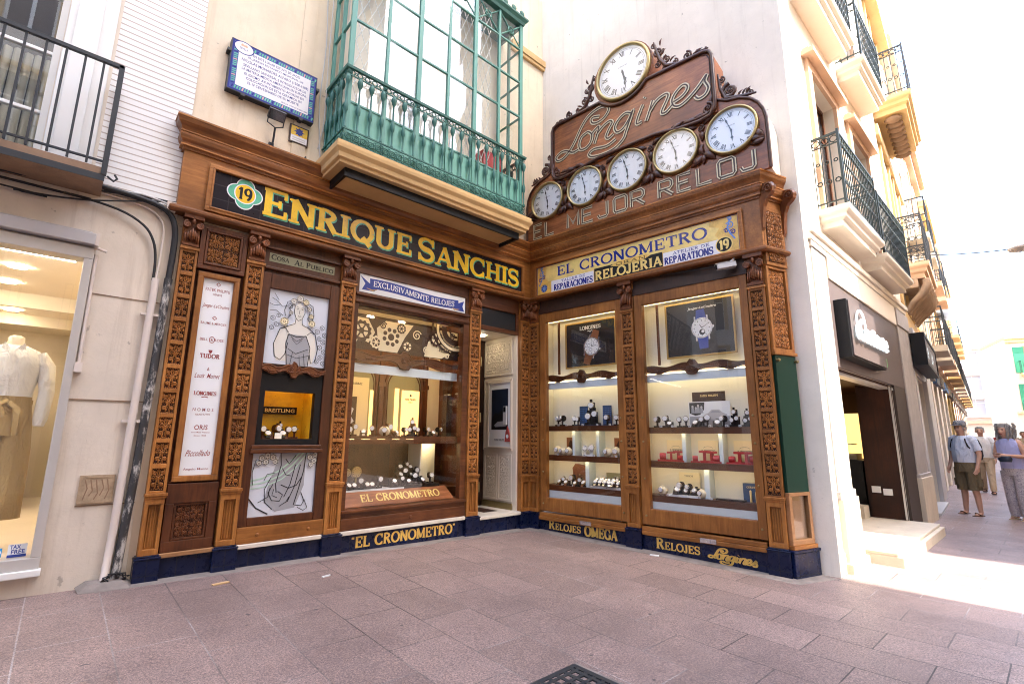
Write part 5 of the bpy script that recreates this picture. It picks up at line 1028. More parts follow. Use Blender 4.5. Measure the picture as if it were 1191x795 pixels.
row(('redlow', 'red', 'red', 'redlow'), FB, (2.03, 2.13, 2.22, 2.27, 2.44, 2.54, 2.63, 2.70, 2.86, 2.95, 3.03, 3.09), .18, 1.01, 'empty red leather watch stand on the middle shelf', 'red stands on the middle shelf', RD, 1.5)
b = MB(); b.box(2.18, 2.44, .28, .29, .61, .88); serif(b, 'TISSOT', 2.25, 2.36, .83, .02, .2795, 1); solo('name_card', b, ['paper_cream', 'ink'], 'cream card behind an arch of watches on the bottom shelf', 'display card', FB)
b = MB(); b.box(2.10, 2.46, .12, .24, .6005, .625); solo('display_block', b, 'paper', 'low white block under watches at the left of the bottom shelf', 'block', FB)
row(('low', 'stand'), FB, (2.2, 2.25, 2.3, 2.35, 2.4), .19, .626, 'steel watch on the low white block of the right case', 'watches on the low white block', BK, 1.5)
row(('cushion',), FB, (2.02, 2.5), .17, .60, 'cream watch cushion standing beside the low white block', 'cushions beside the low block', ('cushion', 'steel', 'dial', 'cushion'), 1.4)
b = MB(); b.box(2.66, 2.98, .14, .22, .6005, .62); b.box(2.68, 2.96, .15, .21, .6205, .624, 1); solo('watch_tray', b, ['black_paint', 'steel'], 'flat black tray on the bottom shelf beside a dark box', 'tray', FB)
b = MB(); b.box(2.94, 3.15, .24, .30, .601, .80, 0); serif(b, 'CERTINA', 2.98, 3.10, .75, .02, .2395, 1); b.lathe([(.012, 0), (.012, .12), (.006, .13)], (3.03, .2, .601), 8, 'z', 1); b.lathe([(.012, 0), (.012, .11), (.006, .12)], (3.09, .2, .601), 8, 'z', 1); solo('watch_box', b, ['navy_card', 'lettering_gold'], 'dark box with two upright gold pens on the bottom shelf', 'box', FB)
tc = None
for fr_, x, y, z, lb in [(FB, x, .112, z, 'tiny white price card on the shelves of the right facade') for z, xs in ((1.456, (.46, .60, .88, 1.12, 1.32)), (1.0355, (.45, .90, 1.05, 1.40)), (.616, (.52, .70, 1.0, 1.24)), (1.428, (2.05, 2.2, 2.42, 2.66, 2.85, 3.0)), (.601, (2.1, 2.48, 2.62))) for x in xs]:
    if tc is None:
        b = MB(); b.prism([(-.016, 0), (.016, 0), (.016, .024), (-.016, .024)], 0, .004, 0); b.rect(-.011, .011, .013, .017, -.0006, 1); b.rect(-.011, .006, .006, .010, -.0006, 1)
        tc = solo('price_card', b, ['paper', 'ink'], lb, 'price card', fr_, 'price cards in the glass cases', anchor=(0, 0, 0)); tc.matrix_basis = fr_ @ Matrix.Translation((x, y, z))
    else: inst(tc, fr_, (x, y, z))
# yellow case
row(('stand', 'low', 'stand', 'low', 'stand', 'stand'), FA, (-3.70, -3.64, -3.57, -3.50, -3.44, -3.37), .22, 1.26, 'sporty watch on a stand in the yellow display case', 'watches in the yellow case', ('mahogany_dark', 'steel', 'dial', 'black_paint'), 1.45)
row(('tower',), FA, (-3.52,), .28, 1.26, 'taller stepped stand of watches at the back of the yellow case', 'stepped stand in the yellow case', ('mahogany_dark', 'brass', 'dial', 'black_paint'), 1.0)
b = MB(); b.box(-3.60, -3.53, .13, .135, 1.261, 1.32); solo('price_card', b, 'paper', 'small white card at the front of the yellow case', 'card', FA)

# ---- the room behind the wide window
RM = sheetbox('window_room', -2.98, -1.12, .09, 1.6, .50, 2.95, .02, 'walnut', FA, SH)
b = MB(); b.box(-2.97, -1.13, .112, .79, 2.93, 2.948); part('pale_panel', b, 'beige_room', FA, RM)
b = MB(); b.box(-2.975, -1.33, .80, .83, 1.25, 2.9); asc = part('arched_screen', b, 'walnut', FA, RM)
b = MB(); b2 = MB()
for x0, x1 in ((-2.93, -2.70), (-2.60, -2.15), (-2.01, -1.43)):
    o = [(x0, 1.28), (x0, 2.0)] + [((x0 + x1) / 2 - (x1 - x0) / 2 * cos(pi * i / 14), 2.0 + .26 * sin(pi * i / 14)) for i in range(15)] + [(x1, 1.28)]
    b2.sheet(o, .797, 0); b.tube([(q[0], .79, q[1]) for q in o], .022, 6); b.tube([(q[0] + (.035 if q[0] < (x0 + x1) / 2 else -.035), .793, q[1] - (.03 if q[1] > 2 else 0)) for q in o], .008, 5)
for x in (-2.65, -2.08, -1.38): b.box(x - .035, x + .035, .765, .80, 1.28, 2.5); b.box(x - .05, x + .05, .755, .80, 1.96, 2.02)
part('arch_moulding', b, 'walnut', FA, asc)
for x0, x1, z1, m in ((-2.58, -2.26, 2.06, 2), (-1.87, -1.80, 1.95, 1), (-1.76, -1.47, 1.93, 1), (-2.24, -2.19, 1.9, 1)): b2.rect(x0, x1, 1.29, z1, .785, m)
b2.disc(-1.615, 1.86, .018, .018, .783, 10, 3); serif(b2, 'PATEK PHILIPPE', -1.70, -1.53, 1.79, .028, .783, 3, .2, .12); serif(b2, 'GENEVE', -1.65, -1.58, 1.755, .018, .783, 3, .2, .12); serif(b2, 'BAUME', -2.50, -2.36, 1.96, .03, .783, 3, .2, .12); b2.rect(-2.55, -2.42, 1.4, 1.8, .783, 3)
part('lit_panel', b2, ['olive_card', 'lit_amber', 'paper_cream', 'ebony'], FA, RM)
b = MB(); b.box(-1.33, -1.12, .80, .83, 1.29, 2.9); part('pale_panel', b, 'beige_room', FA, RM)
b = MB(); b.box(-1.22, -1.13, .45, .55, 1.295, 2.2); part('dark_screen', b, 'ebony', FA, RM)
b = MB(); b.box(-2.97, -1.13, .10, .75, 1.255, 1.293); b.box(-2.97, -1.13, .70, .75, .505, 1.254); b.box(-2.97, -1.13, .215, .70, .505, .63); b.box(-2.97, -1.13, .1, .115, 1.20, 1.254); part('display_bench', b, 'walnut_rail', FA, RM)
b = MB(); b.box(-2.97, -2.0, .60, .64, .63, 1.25); part('bench_back', b, 'ebony', FA, RM); b = MB(); b.box(-1.72, -1.32, .56, .60, .66, 1.20); b.box(-1.72, -1.70, .3, .56, .66, 1.20); part('pale_panel', b, 'cabinet_wall', FA, RM)
b = MB(); b.box(-1.7, -1.36, .40, .54, 1.2045, 1.2095); part('light_strip', b, 'lamp_white', FA, RM)
for x in (-2.75, -2.55, -2.35, -2.15, -1.95): b = MB(); b.box(x - .05, x + .05, .18, .20, 1.246, 1.254); part('light_strip', b, 'lamp_warm', FA, RM)
b = MB(); b.box(-2.97, -1.13, .091, .11, 2.80, 2.949); part('head_lining', b, 'walnut_rail', FA, RM)
b = MB(); b.box(-2.9, -1.2, .112, .15, 2.90, 2.945); part('light_strip', b, 'lamp_warm', FA, RM)
for x in (-2.7, -2.2, -1.7):
    b = MB(); b.lathe([(.0, .0), (.05, .0), (.05, .01), (0, .01)], (x, 1.0, 2.935), 14, 'z', 0, False); part('ceiling_spot', b, 'spot_disc', FA, RM)
b = MB(); b.box(-2.88, -1.26, .20, .24, 2.085, 2.105); part('light_strip', b, 'lamp_warm', FA, RM)
b = MB(); b.box(-2.9, -1.24, .19, .195, 2.05, 2.16); part('diffuser', b, 'cabinet_blue', FA, RM)
valance(FA, -2.90, -1.24, 2.15, 2.34, .165, 'walnut_rail', RM)
b = MB(); b.rect(-2.9, -1.24, 2.33, 2.74, .18, 0); Y = .179
def gear(x, z, r, k, m, hub=True):
    global Y
    Y -= .0005; b.sheet([(x + r * (1 + (.12 if (i // 2) % 2 else 0)) * cos(2 * pi * i / (4 * k)), z + r * (1 + (.12 if (i // 2) % 2 else 0)) * sin(2 * pi * i / (4 * k))) for i in range(4 * k)], Y, m)
    if hub:
        Y -= .0005; b.disc(x, z, r * .72, r * .72, Y, 24, 1 - m)
        for i in range(6): Y -= .0002; a = i * pi / 3; b.ribbon([(x, z), (x + r * .75 * cos(a), z + r * .75 * sin(a))], r * .16, Y, m)
        Y -= .0003; b.disc(x, z, r * .3, r * .3, Y, 16, m)
b.sheet([(-2.9, 2.37), (-2.80, 2.36), (-2.72, 2.47), (-2.60, 2.42), (-2.52, 2.56), (-2.62, 2.72), (-2.9, 2.73)], Y, 1); b.sheet([(-2.46, 2.34), (-2.2, 2.34), (-2.1, 2.55), (-1.98, 2.73), (-2.38, 2.73), (-2.50, 2.62)], Y - .0002, 1); b.sheet([(-1.80, 2.34), (-1.52, 2.34), (-1.38, 2.42), (-1.26, 2.62), (-1.26, 2.73), (-1.55, 2.73), (-1.74, 2.55)], Y - .0003, 1)
gear(-2.70, 2.56, .12, 13, 0); gear(-2.50, 2.44, .075, 10, 1); gear(-2.30, 2.53, .14, 11, 1, False); Y -= .0005
for i in range(8): a = i * pi / 4 + .3; b.disc(-2.30 + .095 * cos(a), 2.53 + .095 * sin(a), .028, .028, Y, 10, 0)
Y -= .0004; b.disc(-2.30, 2.53, .045, .045, Y, 14, 0); gear(-2.06, 2.44, .08, 11, 0); gear(-2.16, 2.66, .06, 9, 0); gear(-1.62, 2.60, .10, 14, 0)
for r0, r1, m in ((.40, .37, 0), (.34, .27, 0), (.325, .285, 1), (.24, .16, 0), (.12, .09, 0)): Y -= .0004; b.ribbon([(-1.30 + (r0 + r1) / 2 * cos(rad(a)), 2.76 + (r0 + r1) / 2 * .9 * sin(rad(a))) for a in range(170, 290, 6)], r0 - r1, Y, m)
Y -= .0006; serif(b, 'VIII IX', -1.58, -1.40, 2.43, .05, Y, 0)
for x, z, r, m in ((-1.93, 2.60, .07, 1), (-1.78, 2.42, .05, 1), (-2.42, 2.66, .05, 0), (-1.44, 2.38, .04, 1), (-2.84, 2.43, .045, 0), (-1.36, 2.66, .05, 0)): Y -= .0005; b.ribbon([(x + q[0], z + q[2]) for q in spiral(0, 0, r, .008, .4, 1.7, 20)], .015, Y, m)
part('printed_band', b, ['ebony', 'paper_cream'], FA, RM)
PT = [(-2.80, .66), (-1.345, .66)]
b = MB(); b.add([(-2.815, .065, .508), (-1.33, .065, .508), (-1.385, .19, .655), (-2.79, .19, .655)], [(0, 1, 2, 3)], 0); b.add([(-2.815, .065, .5), (-1.33, .065, .5), (-1.33, .065, .508), (-2.815, .065, .508)], [(0, 1, 2, 3)], 0)
q = MB(); serif(q, 'EL CRONOMETRO', -2.60, -1.52, .05, .10, -.002, 1, .2, .09)
SL = Matrix.Translation((0, .065, .508)) @ Matrix.Rotation(-atan2(.125, .147), 4, 'X'); b.join(q, SL); part('name_board', b, ['mahogany', 'yellow_pale'], FA, RM)
row(('stand', 'cushion', 'stand', 'low'), FA, (-2.82, -2.76, -2.70, -2.55, -2.47, -2.30, -2.22, -2.14), .24, 1.293, 'gold watch on a wooden stand on the bench of the wide window', 'gold watches on the bench', CR, 1.45)
row(('stand', 'tower', 'stand', 'stand', 'low', 'stand'), FA, (-2.0, -1.88, -1.80, -1.66, -1.56, -1.46), .26, 1.293, 'watch on a dark stand at the right of the bench', 'dark stands on the bench', GD, 1.3)
b = MB(); b.prism([(-2.76, 1.3), (-2.66, 1.3), (-2.69, 1.42), (-2.63, 1.47), (-2.67, 1.53), (-2.64, 1.62), (-2.70, 1.66), (-2.73, 1.58), (-2.79, 1.53), (-2.74, 1.44)], .38, .39); solo('figure_card', b, 'shutter_grey', 'pale blue cut out card at the left of the bench', 'display card', FA)
for x, r in ((-2.64, .05), (-2.52, .07)):
    b = MB(); b.lathe([(r, .02), (r, 0), (r * .9, -.015), (r * .8, -.015)], (x, .45, .84 + r * .3), 22, 'y', 0); b.disc(x, .84 + r * .3, r * .82, r * .82, .436, 22, 1)
    for h in range(12): a = h * pi / 6; b.ribbon([(x + r * .55 * cos(a), .84 + r * .3 + r * .55 * sin(a)), (x + r * .75 * cos(a), .84 + r * .3 + r * .75 * sin(a))], r * .08, .4345, 2)
    b.box(x - .01, x + .01, .45, .47, .675, .84 - r * .6, 0); solo('desk_clock', b, ['brass', 'dial', 'ink'], ('larger' if r > .06 else 'smaller') + ' of two round clocks in the dark lower part of the wide window', 'clock', FA)
b = MB(); b.box(-2.80, -1.98, .225, .52, .631, .67); solo('display_block', b, 'paper', 'low white block under watches behind the sloping name board', 'block', FA)
row(('low', 'low', 'stand'), FA, (-2.70, -2.62, -2.54, -2.46, -2.38, -2.30), .30, .67, 'steel watch on the low white block in the wide window', 'watches on the white block of the wide window', BK, 1.35)
b = MB(); b.box(-2.16, -1.45, .23, .5, .631, .69); b.box(-2.06, -1.66, .3, .5, .691, .76); b.box(-1.98, -1.74, .38, .5, .761, .85); solo('display_block', b, 'black_paint', 'black stepped block crowded with watches in the wide window', 'block', FA)
for xs, y, z in (((-2.10, -2.0, -1.9, -1.8, -1.7, -1.58), .265, .691), ((-2.0, -1.92, -1.83, -1.74), .34, .761), ((-1.94, -1.86, -1.78), .42, .851)): row(('low', 'stand'), FA, xs, y, z, 'steel watch on the black stepped block of the wide window', 'watches on the black stepped block', BK, 1.35)

# makers' list in its frame
T = thing('makers_board', 'white board listing watch makers in red letters in a narrow wooden frame', 'sign', FA, (-4.29, .02, .88))
b = MB(); b.border(-4.475, -4.112, .882, 2.852, .045, -.012, .03); b.border(-4.436, -4.151, .921, 2.813, .012, -.004, .0295); part('frame', b, 'oak', FA, T, bevel=.004)
b = MB(); b.rect(-4.43, -4.155, .925, 2.81, .02, 0); Y = .0188
def nm(txt, z, w_, h, it=0, m=1, bold=.006): sans(b, txt, -4.2925 - w_ / 2, -4.2925 + w_ / 2, z - h / 2, z + h / 2, Y, m, bold, it)
for z, h in ((2.755, .018), (2.415, .018)): b.ribbon([(-4.2925 - h, z), (-4.2925, z + h), (-4.2925 + h, z), (-4.2925, z - h), (-4.2925 - h, z)], .007, Y, 1)
nm('PATEK PHILIPPE', 2.695, .21, .03); nm('GENEVE', 2.65, .08, .02); nm('Jaeger-LeCoultre', 2.53, .23, .045, .35); nm('BAUME & MERCIER', 2.36, .22, .024, 0, 1, .002); nm('BELL     ROSS', 2.20, .20, .026); b.ribbon([(-4.2925 + .022 * cos(i * pi / 6), 2.20 + .03 * sin(i * pi / 6)) for i in range(13)], .006, Y, 1); nm('&', 2.20, .022, .026)
serif(b, 'TUDOR', -4.375, -4.21, 2.02, .042, Y, 1, .2, .12); b.sheet([(-4.31, 2.10), (-4.275, 2.10), (-4.28, 2.075), (-4.2925, 2.065), (-4.305, 2.075)], Y, 1)
nm('Louis  Moinet', 1.85, .21, .045, .4); b.ribbon([(-4.30, 1.90), (-4.2925, 1.93), (-4.285, 1.90)], .008, Y, 1)
serif(b, 'LONGINES', -4.385, -4.20, 1.665, .036, Y, 1, .2, .1); b.ribbon([(-4.32, 1.645), (-4.2925, 1.652), (-4.265, 1.645)], .008, Y, 1)
nm('N O M O S', 1.53, .17, .03, 0, 1, .002); nm('GLASHUTTE', 1.485, .12, .014); nm('ORIS', 1.365, .11, .045, 0, 1, .012); nm('Swiss Made Watches', 1.32, .15, .012); nm('Since 1904', 1.29, .1, .012); nm('Piccollado', 1.13, .2, .055, .45); nm('Angelo Manzo', .985, .2, .026, 0, 1, .002)
part('panel', b, ['paper', 'ink_red'], FA, T)
# notice inside the entrance
T = thing('framed_poster', 'framed dark landscape poster on the cream wall of the shop entrance', 'framed picture', R90, (.40, .0, 1.12))
b = MB(); b.border(.125, .68, 1.12, 2.14, .025, -.035, -.0155); part('frame', b, 'cream_paint', R90, T, bevel=.003)
b = MB(); b.rect(.15, .655, 1.145, 2.115, -.018, 0); b.rect(.21, .60, 1.40, 2.02, -.0185, 1); b.sheet([(.21, 1.55), (.3, 1.66), (.38, 1.64), (.45, 1.70), (.60, 1.62), (.60, 1.40), (.21, 1.40)], -.019, 2); b.sheet([(.28, 1.47), (.36, 1.52), (.52, 1.53), (.56, 1.49), (.55, 1.45), (.3, 1.44)], -.0195, 3); serif(b, 'PATEK PHILIPPE', .28, .52, 1.23, .03, -.019, 1, .2, .12); part('picture', b, ['paper', 'poster_navy', 'poster_dark', 'print_grey'], R90, T)
b = MB(); b.box(.53, .60, -.06, -.03, 1.47, 1.75, 0); b.box(.54, .59, -.064, -.0605, 1.66, 1.74, 1); solo('intercom', b, ['grey_plastic', 'black_paint'], 'grey intercom handset box beside the poster in the entrance', 'intercom', R90)
b = MB(); b.prism([(.56, 1.22), (.68, 1.22), (.66, 1.36), (.62, 1.45), (.58, 1.36)], -.05, -.038, 0); b.disc(.62, 1.30, .03, .03, -.0505, 12, 1); solo('hanging_tag', b, ['cloth_red', 'paper'], 'red tag hanging below the intercom in the entrance', 'tag', R90)
# ---------------------------------------------------------------- walls with openings
def holed(mb, x0, x1, z0, z1, y0, y1, holes, m=0):
    xs = sorted({x0, x1, *[v for h in holes for v in h[:2] if x0 < v < x1]}); zs = sorted({z0, z1, *[v for h in holes for v in h[2:] if z0 < v < z1]})
    for i in range(len(xs) - 1):
        run_ = None
        for j in range(len(zs) - 1):
            cx, cz = (xs[i] + xs[i + 1]) / 2, (zs[j] + zs[j + 1]) / 2
            inside = any(h[0] < cx < h[1] and h[2] < cz < h[3] for h in holes)
            if not inside and run_ is None: run_ = zs[j]
            if (inside or j == len(zs) - 2) and run_ is not None:
                mb.box(xs[i], xs[i + 1], y0, y1, run_, zs[j] if inside else zs[j + 1], m); run_ = None
    return mb
plaster('weathered', (.42, .31, .20), .35, 14, .9, .5, (.20, .12, .07))
# ---------------------------------------------------------------- clothes shop house on the left
LH = thing('white_house', 'white slatted house with a stone ground floor and a clothes shop window', 'building', FW, (-7, .3, 0))
b = MB(); holed(b, -13, -4.702, -.1, 3.42, .04, .34, [(-8.6, -5.248, .285, 2.87)]); part('stone_wall', b, 'stone_wall', FA, LH, fix=False)
b = MB(); b.box(-5.247, -4.71, .031, .041, 1.575, 1.583); b.box(-5.1, -4.71, .033, .041, .72, .727); b.box(-5.247, -4.71, .033, .041, 2.48, 2.486); part('joint', b, 'brown_stone', FA, LH)
b = MB(); b.box(-5.345, -4.702, .04, .34, 3.4205, 13); part('slat_cladding', b, 'white_slats', FA, LH, anchor=(-4, 0, 3.42))
b = MB(); holed(b, -13, -5.3455, 3.4205, 13, .04, .34, [(-7.4, -5.70, 3.46, 6.6), (-10.6, -9.0, 3.46, 6.4)]); part('upper_wall', b, 'white_wall', FA, LH)
b = MB(); b.box(-5.69, -5.37, .0, .0395, 3.46, 13); b.box(-5.64, -5.47, -.02, -.0005, 3.46, 13); part('white_pier', b, 'white_paint', FA, LH, bevel=.006)
b = MB(); b.border(-7.4, -5.70, 3.465, 6.6, .05, .10, .16)
for z in (3.98, 4.55, 5.12, 5.7): b.box(-7.35, -5.75, .105, .155, z, z + .03)
b.box(-6.58, -6.52, .1005, .1595, 3.5, 6.55); wf = part('window', b, 'white_paint', FA, LH, bevel=.004)
b = MB(); b.box(-7.38, -5.72, .125, .13, 3.48, 6.58); part('window_pane', b, 'glass_bay', FA, wf)
b = MB(); b.box(-7.39, -5.71, .5, .52, 3.46, 6.59); part('room_back', b, 'taupe', FA, wf)
b = MB()
for i in range(24): x = -7.3 + .066 * i; b.tube([(x, .3, 3.47), (x + .01, .3 + .02 * (i % 2), 4.6)], .03, 5)
part('curtain', b, 'alpaca', FA, wf)
b = MB(); b.border(-8.6, -5.248, .285, 2.87, .06, -.0, .18, 0, .085, .1); part('shop_window_frame', b, 'aluminium', FA, LH, bevel=.005)
b = MB(); b.box(-8.7, -5.235, -.03, .0395, .235, .2845); part('window_sill', b, 'white_paint', FA, LH, bevel=.006)
b = MB(); b.box(-8.54, -5.308, .09, .096, .372, 2.768); part('shop_window_pane', b, 'glass', FA, LH)
b = MB(); b.box(-8.7, -5.255, -.06, .0395, 2.885, 2.985); b.box(-8.69, -5.28, -.045, .0395, 2.9855, 2.998)
sb = part('awning_box', b, 'shutter_grey', FA, LH, bevel=.008); b = MB(); b.box(-5.254, -5.23, -.055, .03, 2.88, 2.99); b.tube([(-5.24, -.02, 2.87), (-5.17, -.03, 2.85)], .012, 6); part('awning_bracket', b, 'pipe_white', FA, sb)
b = MB(); b.tube([(-5.235, .02, 2.82), (-5.225, .02, 1.88)], .014, 8); b.box(-5.25, -5.20, -.01, .0395, 1.80, 1.88); part('conduit', b, 'pipe_white', FA, LH)
b = MB(); b.box(-5.095, -4.868, .025, .0395, .735, .965, 0); b.border(-5.085, -4.878, .745, .955, .012, .0215, .0248, 0); [b.ribbon([(-5.06 + .035 * i, .77 + .03 * (i % 2)), (-5.04 + .035 * i, .86 - .02 * (i % 3)), (-5.06 + .035 * i, .93)], .008, .0235 - .0002 * i, 1) for i in range(5)]
part('access_cover', b, ['weathered', 'brown_stone'], FA, LH, label='small square cast cover set low in the stone wall')
b = MB(); b.sweep([(-13, .04), (-4.72, .04)], [(0, 3.40), (.03, 3.40), (.03, 3.425), (0, 3.425)]); part('string_course', b, 'stone_wall', FA, LH)
b = MB(); b.box(-13, -4.702, -.02, .34, 13, 13.3); b.box(-13, -12.7, .34, 8, -.1, 13); part('eaves', b, 'white_wall', FA, LH)
# shop room
rm = MB(); rm.box(-9, -5.2, 5.0, 5.1, .2, 2.95); rm.box(-9.1, -9, .18, 5, .2, 2.95); rm.box(-5.248, -5.2, .342, 5, .2, 2.95)
rm.box(-9, -5.2, .182, 5, 2.80, 2.95); rm.box(-9, -5.2, .182, 5, .2, .36); 
room = part('shop_room', rm, 'beige_room', FA, LH)
b = MB(); b.box(-9, -5.25, 2.0, 2.05, 2.64, 2.80); b.box(-9, -5.25, 3.4, 3.45, 2.66, 2.80); b.box(-9, -5.6, 3.9, 4.0, .36, 2.0); part('bulkhead', b, 'cream_paint', FA, room)
for x, y in ((-5.75, .8), (-6.4, .8), (-5.85, 1.5), (-6.6, 1.5), (-5.85, 2.5), (-5.9, 3.1), (-6.8, 2.6), (-7.4, 1.4), (-5.95, 4.2)):
    b = MB(); b.lathe([(.0, .0), (.07, .0), (.07, .012), (.0, .012)], (x, y, 2.785), 16, 'z', 0, False); part('ceiling_spot', b, 'spot_disc', FA, room)
b = MB(); b.box(-8.5, -5.36, .185, .215, 2.772, 2.797); part('light_strip', b, 'mannequin_fill', FA, room)  # tucked-away strip, added to brighten the mannequin from the front
b = MB(); b.box(-6.5, -5.6, 3.4, 3.6, .36, 1.3); b.box(-8.5, -6.9, 2.8, 3.3, .36, 1.1); part('counter', b, 'oak_rail', FA, room)
b = MB(); b.rect(-5.44, -5.335, .39, .47, .085, 0); b.rect(-5.44, -5.335, .375, .395, .0848, 1); sans(b, 'TAX', -5.43, -5.37, .435, .465, .084, 1, .02); sans(b, 'FREE', -5.42, -5.345, .40, .43, .084, 1, .02); part('sticker', b, ['paper', 'sticker_navy'], FA, LH)
b = MB(); b.rect(-5.60, -5.47, .385, .45, .085, 0); b.rect(-5.595, -5.475, .41, .43, .0845, 1); part('sticker', b, ['sticker_blue', 'paper'], FA, LH)
# mannequin
def loft(mb, rings, n=14, m=0, caps=True):
    vs = []
    for (x, y, z, rx, ry) in rings:
        for j in range(n): t = 2 * pi * j / n; vs.append((x + rx * cos(t), y + ry * sin(t), z))
    k = len(rings); mb.add(vs, [(i * n + j, i * n + (j + 1) % n, (i + 1) * n + (j + 1) % n, (i + 1) * n + j) for i in range(k - 1) for j in range(n)], m, True)
    if caps: mb.add(vs[:n], [tuple(range(n - 1, -1, -1))], m); mb.add(vs[-n:], [tuple(range(n))], m)
    return mb
MX, MY = -5.64, .48
T = thing('mannequin', 'headless shop mannequin in a cream blouse and olive wide trousers behind glass', 'mannequin', FA, (MX, MY, .36))
b = MB(); loft(b, [(MX, MY, 1.95, .06, .055), (MX, MY, 2.05, .052, .05), (MX, MY, 2.10, .05, .048), (MX, MY, 2.115, .03, .03)], 14); b.lathe([(.012, 0), (.012, .3)], (MX + .02, MY, .36), 8); b.lathe([(.14, 0), (.14, .012), (.02, .02)], (MX + .02, MY, .361), 20); part('stand', b, 'mannequin_skin', FA, T)
b = MB(); loft(b, [(MX, MY, 1.58, .155, .115), (MX, MY, 1.66, .165, .12), (MX, MY, 1.80, .19, .13), (MX, MY, 1.92, .195, .125), (MX, MY, 1.99, .16, .10), (MX, MY, 2.03, .08, .07)], 18)
for s in (-1, 1): b.tube([(MX + s * .15, MY, 1.96), (MX + s * .215, MY - .01, 1.86), (MX + s * .245, MY - .02, 1.65), (MX + s * .235, MY - .05, 1.42), (MX + s * .23, MY - .06, 1.36)], [.06, .062, .052, .048, .036], 10)
b.add([(MX - .06, MY - .09, 2.05), (MX, MY - .11, 1.97), (MX + .06, MY - .09, 2.05), (MX + .075, MY - .085, 1.99), (MX + .02, MY - .115, 1.95), (MX - .02, MY - .115, 1.95), (MX - .075, MY - .085, 1.99)], [(0, 1, 5, 6), (1, 2, 3, 4)]); b.box(MX - .008, MX + .008, MY - .14, MY - .115, 1.6, 1.95)
part('blouse', b, 'blouse', FA, T)
b = MB(); loft(b, [(MX, MY, 1.28, .20, .14), (MX, MY, 1.40, .19, .135), (MX, MY, 1.55, .165, .12), (MX, MY, 1.60, .163, .118)], 18)
for s in (-1, 1): loft(b, [(MX + s * .125, MY - .02, .62, .098, .10), (MX + s * .122, MY - .03, .8, .098, .102), (MX + s * .115, MY - .015, 1.0, .102, .11), (MX + s * .105, MY - .01, 1.18, .105, .118), (MX + s * .092, MY, 1.38, .10, .125)], 16); b.box(MX + s * .12 - .003, MX + s * .12 + .003, MY - .135, MY - .11, .64, 1.3)
b.tube([(MX + .03, MY - .125, 1.55), (MX + .09, MY - .16, 1.50), (MX + .10, MY - .15, 1.28)], [.02, .028, .02], 6, flat=.4); b.tube([(MX + .03, MY - .125, 1.56), (MX - .02, MY - .16, 1.53), (MX + .02, MY - .16, 1.44)], [.02, .024, .016], 6, flat=.4); loft(b, [(MX, MY, 1.535, .172, .126), (MX, MY, 1.575, .172, .126)], 18)
part('trousers', b, 'trousers', FA, T)
b = MB(); b.box(-6.5, -5.95, 1.2, 1.6, .37, 1.2); solo('display_plinth', b, 'terracotta', 'orange display block behind the mannequin in the clothes shop', 'plinth', FA)

# drainpipes, cables, plates on the walls
def pipe(name, label, cat, pts, r, mat, fr=FA, n=8, clips=()):
    b = MB(); b.tube(smooth([tuple(p) for p in pts], 4) if cat == 'cable' else pts, r, n)
    for p in clips: b.box(p[0] - .07, p[0] + .07, p[1] - .012, p[1] + .03, p[2], p[2] + .02)
    return solo(name, b, mat, label, cat, fr)
pipe('drainpipe', 'pinkish white plastic pipe on the stone wall fed by two cables', 'pipe', [(-4.80, -.0, 2.70), (-4.815, -.0, 1.6), (-4.83, -.0, .55), (-4.845, .0, .10), (-4.86, -.03, .06)], .03, 'pipe_white', clips=((-4.80, 0, 2.35), (-4.82, 0, 1.4)))
b = MB(); b.tube([(-4.705, -.0, 2.72), (-4.715, -.0, 2.0), (-4.74, .0, 1.0), (-4.765, -.0, .40), (-4.775, .0, .08)], .033, 9)
m, n, bb, N, L = nodes('peeling_paint'); L(ramp(N, L, noise(N, L, coords(N, L, (1, 1, .35)), 13, 6, .72), ((.40, (.52, .50, .47)), (.45, (.22, .21, .20)), (.50, (.035, .035, .038)))), bb.inputs['Base Color']); MATS['peeling_paint'] = m
solo('drainpipe', b, 'peeling_paint', 'black pipe with peeling white paint against the carved oak front', 'pipe', FA)
b = MB(); b.tube([(-4.78 + (.07 + .03 * sin(2.3 * i)) * cos(i * .7), -.055 + .015 * sin(i * .9), .15 + (.035 + .01 * cos(i)) * sin(i * .7)) for i in range(26)], .006, 5); solo('loose_cable', b, 'rubber', 'tangle of black cable lying at the foot of the two pipes', 'cable', FA)
b = MB(); b.add([(-5.0, -.12, .085), (-4.68, -.14, .08), (-4.66, .03, .09), (-5.02, .03, .10), (-4.95, -.07, .13), (-4.74, -.08, .13), (-4.72, .03, .14), (-4.96, .03, .14)], [(0, 1, 5, 4), (1, 2, 6, 5), (4, 5, 6, 7), (3, 0, 4, 7)]); b.add([(-5.02, -.15, .0), (-4.66, -.17, .0), (-4.68, -.14, .08), (-5.0, -.12, .085)], [(0, 1, 2, 3)]); solo('cement_patch', b, 'concrete_kerb', 'rough cement lump round the foot of the two drainpipes', 'cement', FA)
pipe('cable', 'thick black conduit bending down from the wall beside the oak front', 'cable', smooth3 if False else [(-13, -.0, 3.47), (-6.0, -.0, 3.44), (-5.4, -.0, 3.44), (-5.0, -.01, 3.42), (-4.82, -.01, 3.38), (-4.74, -.01, 3.30), (-4.705, -.01, 3.16), (-4.70, -.0, 2.95), (-4.705, .0, 2.72)], .026, 'rubber')
pipe('cable', 'thinner black cable curving down into the white pipe', 'cable', [(-13, -.0, 3.36), (-6.0, -.0, 3.30), (-5.5, .0, 3.30), (-5.15, .0, 3.27), (-4.95, .0, 3.18), (-4.86, .0, 3.05), (-4.825, .0, 2.88), (-4.82, .0, 2.68)], .011, 'rubber')
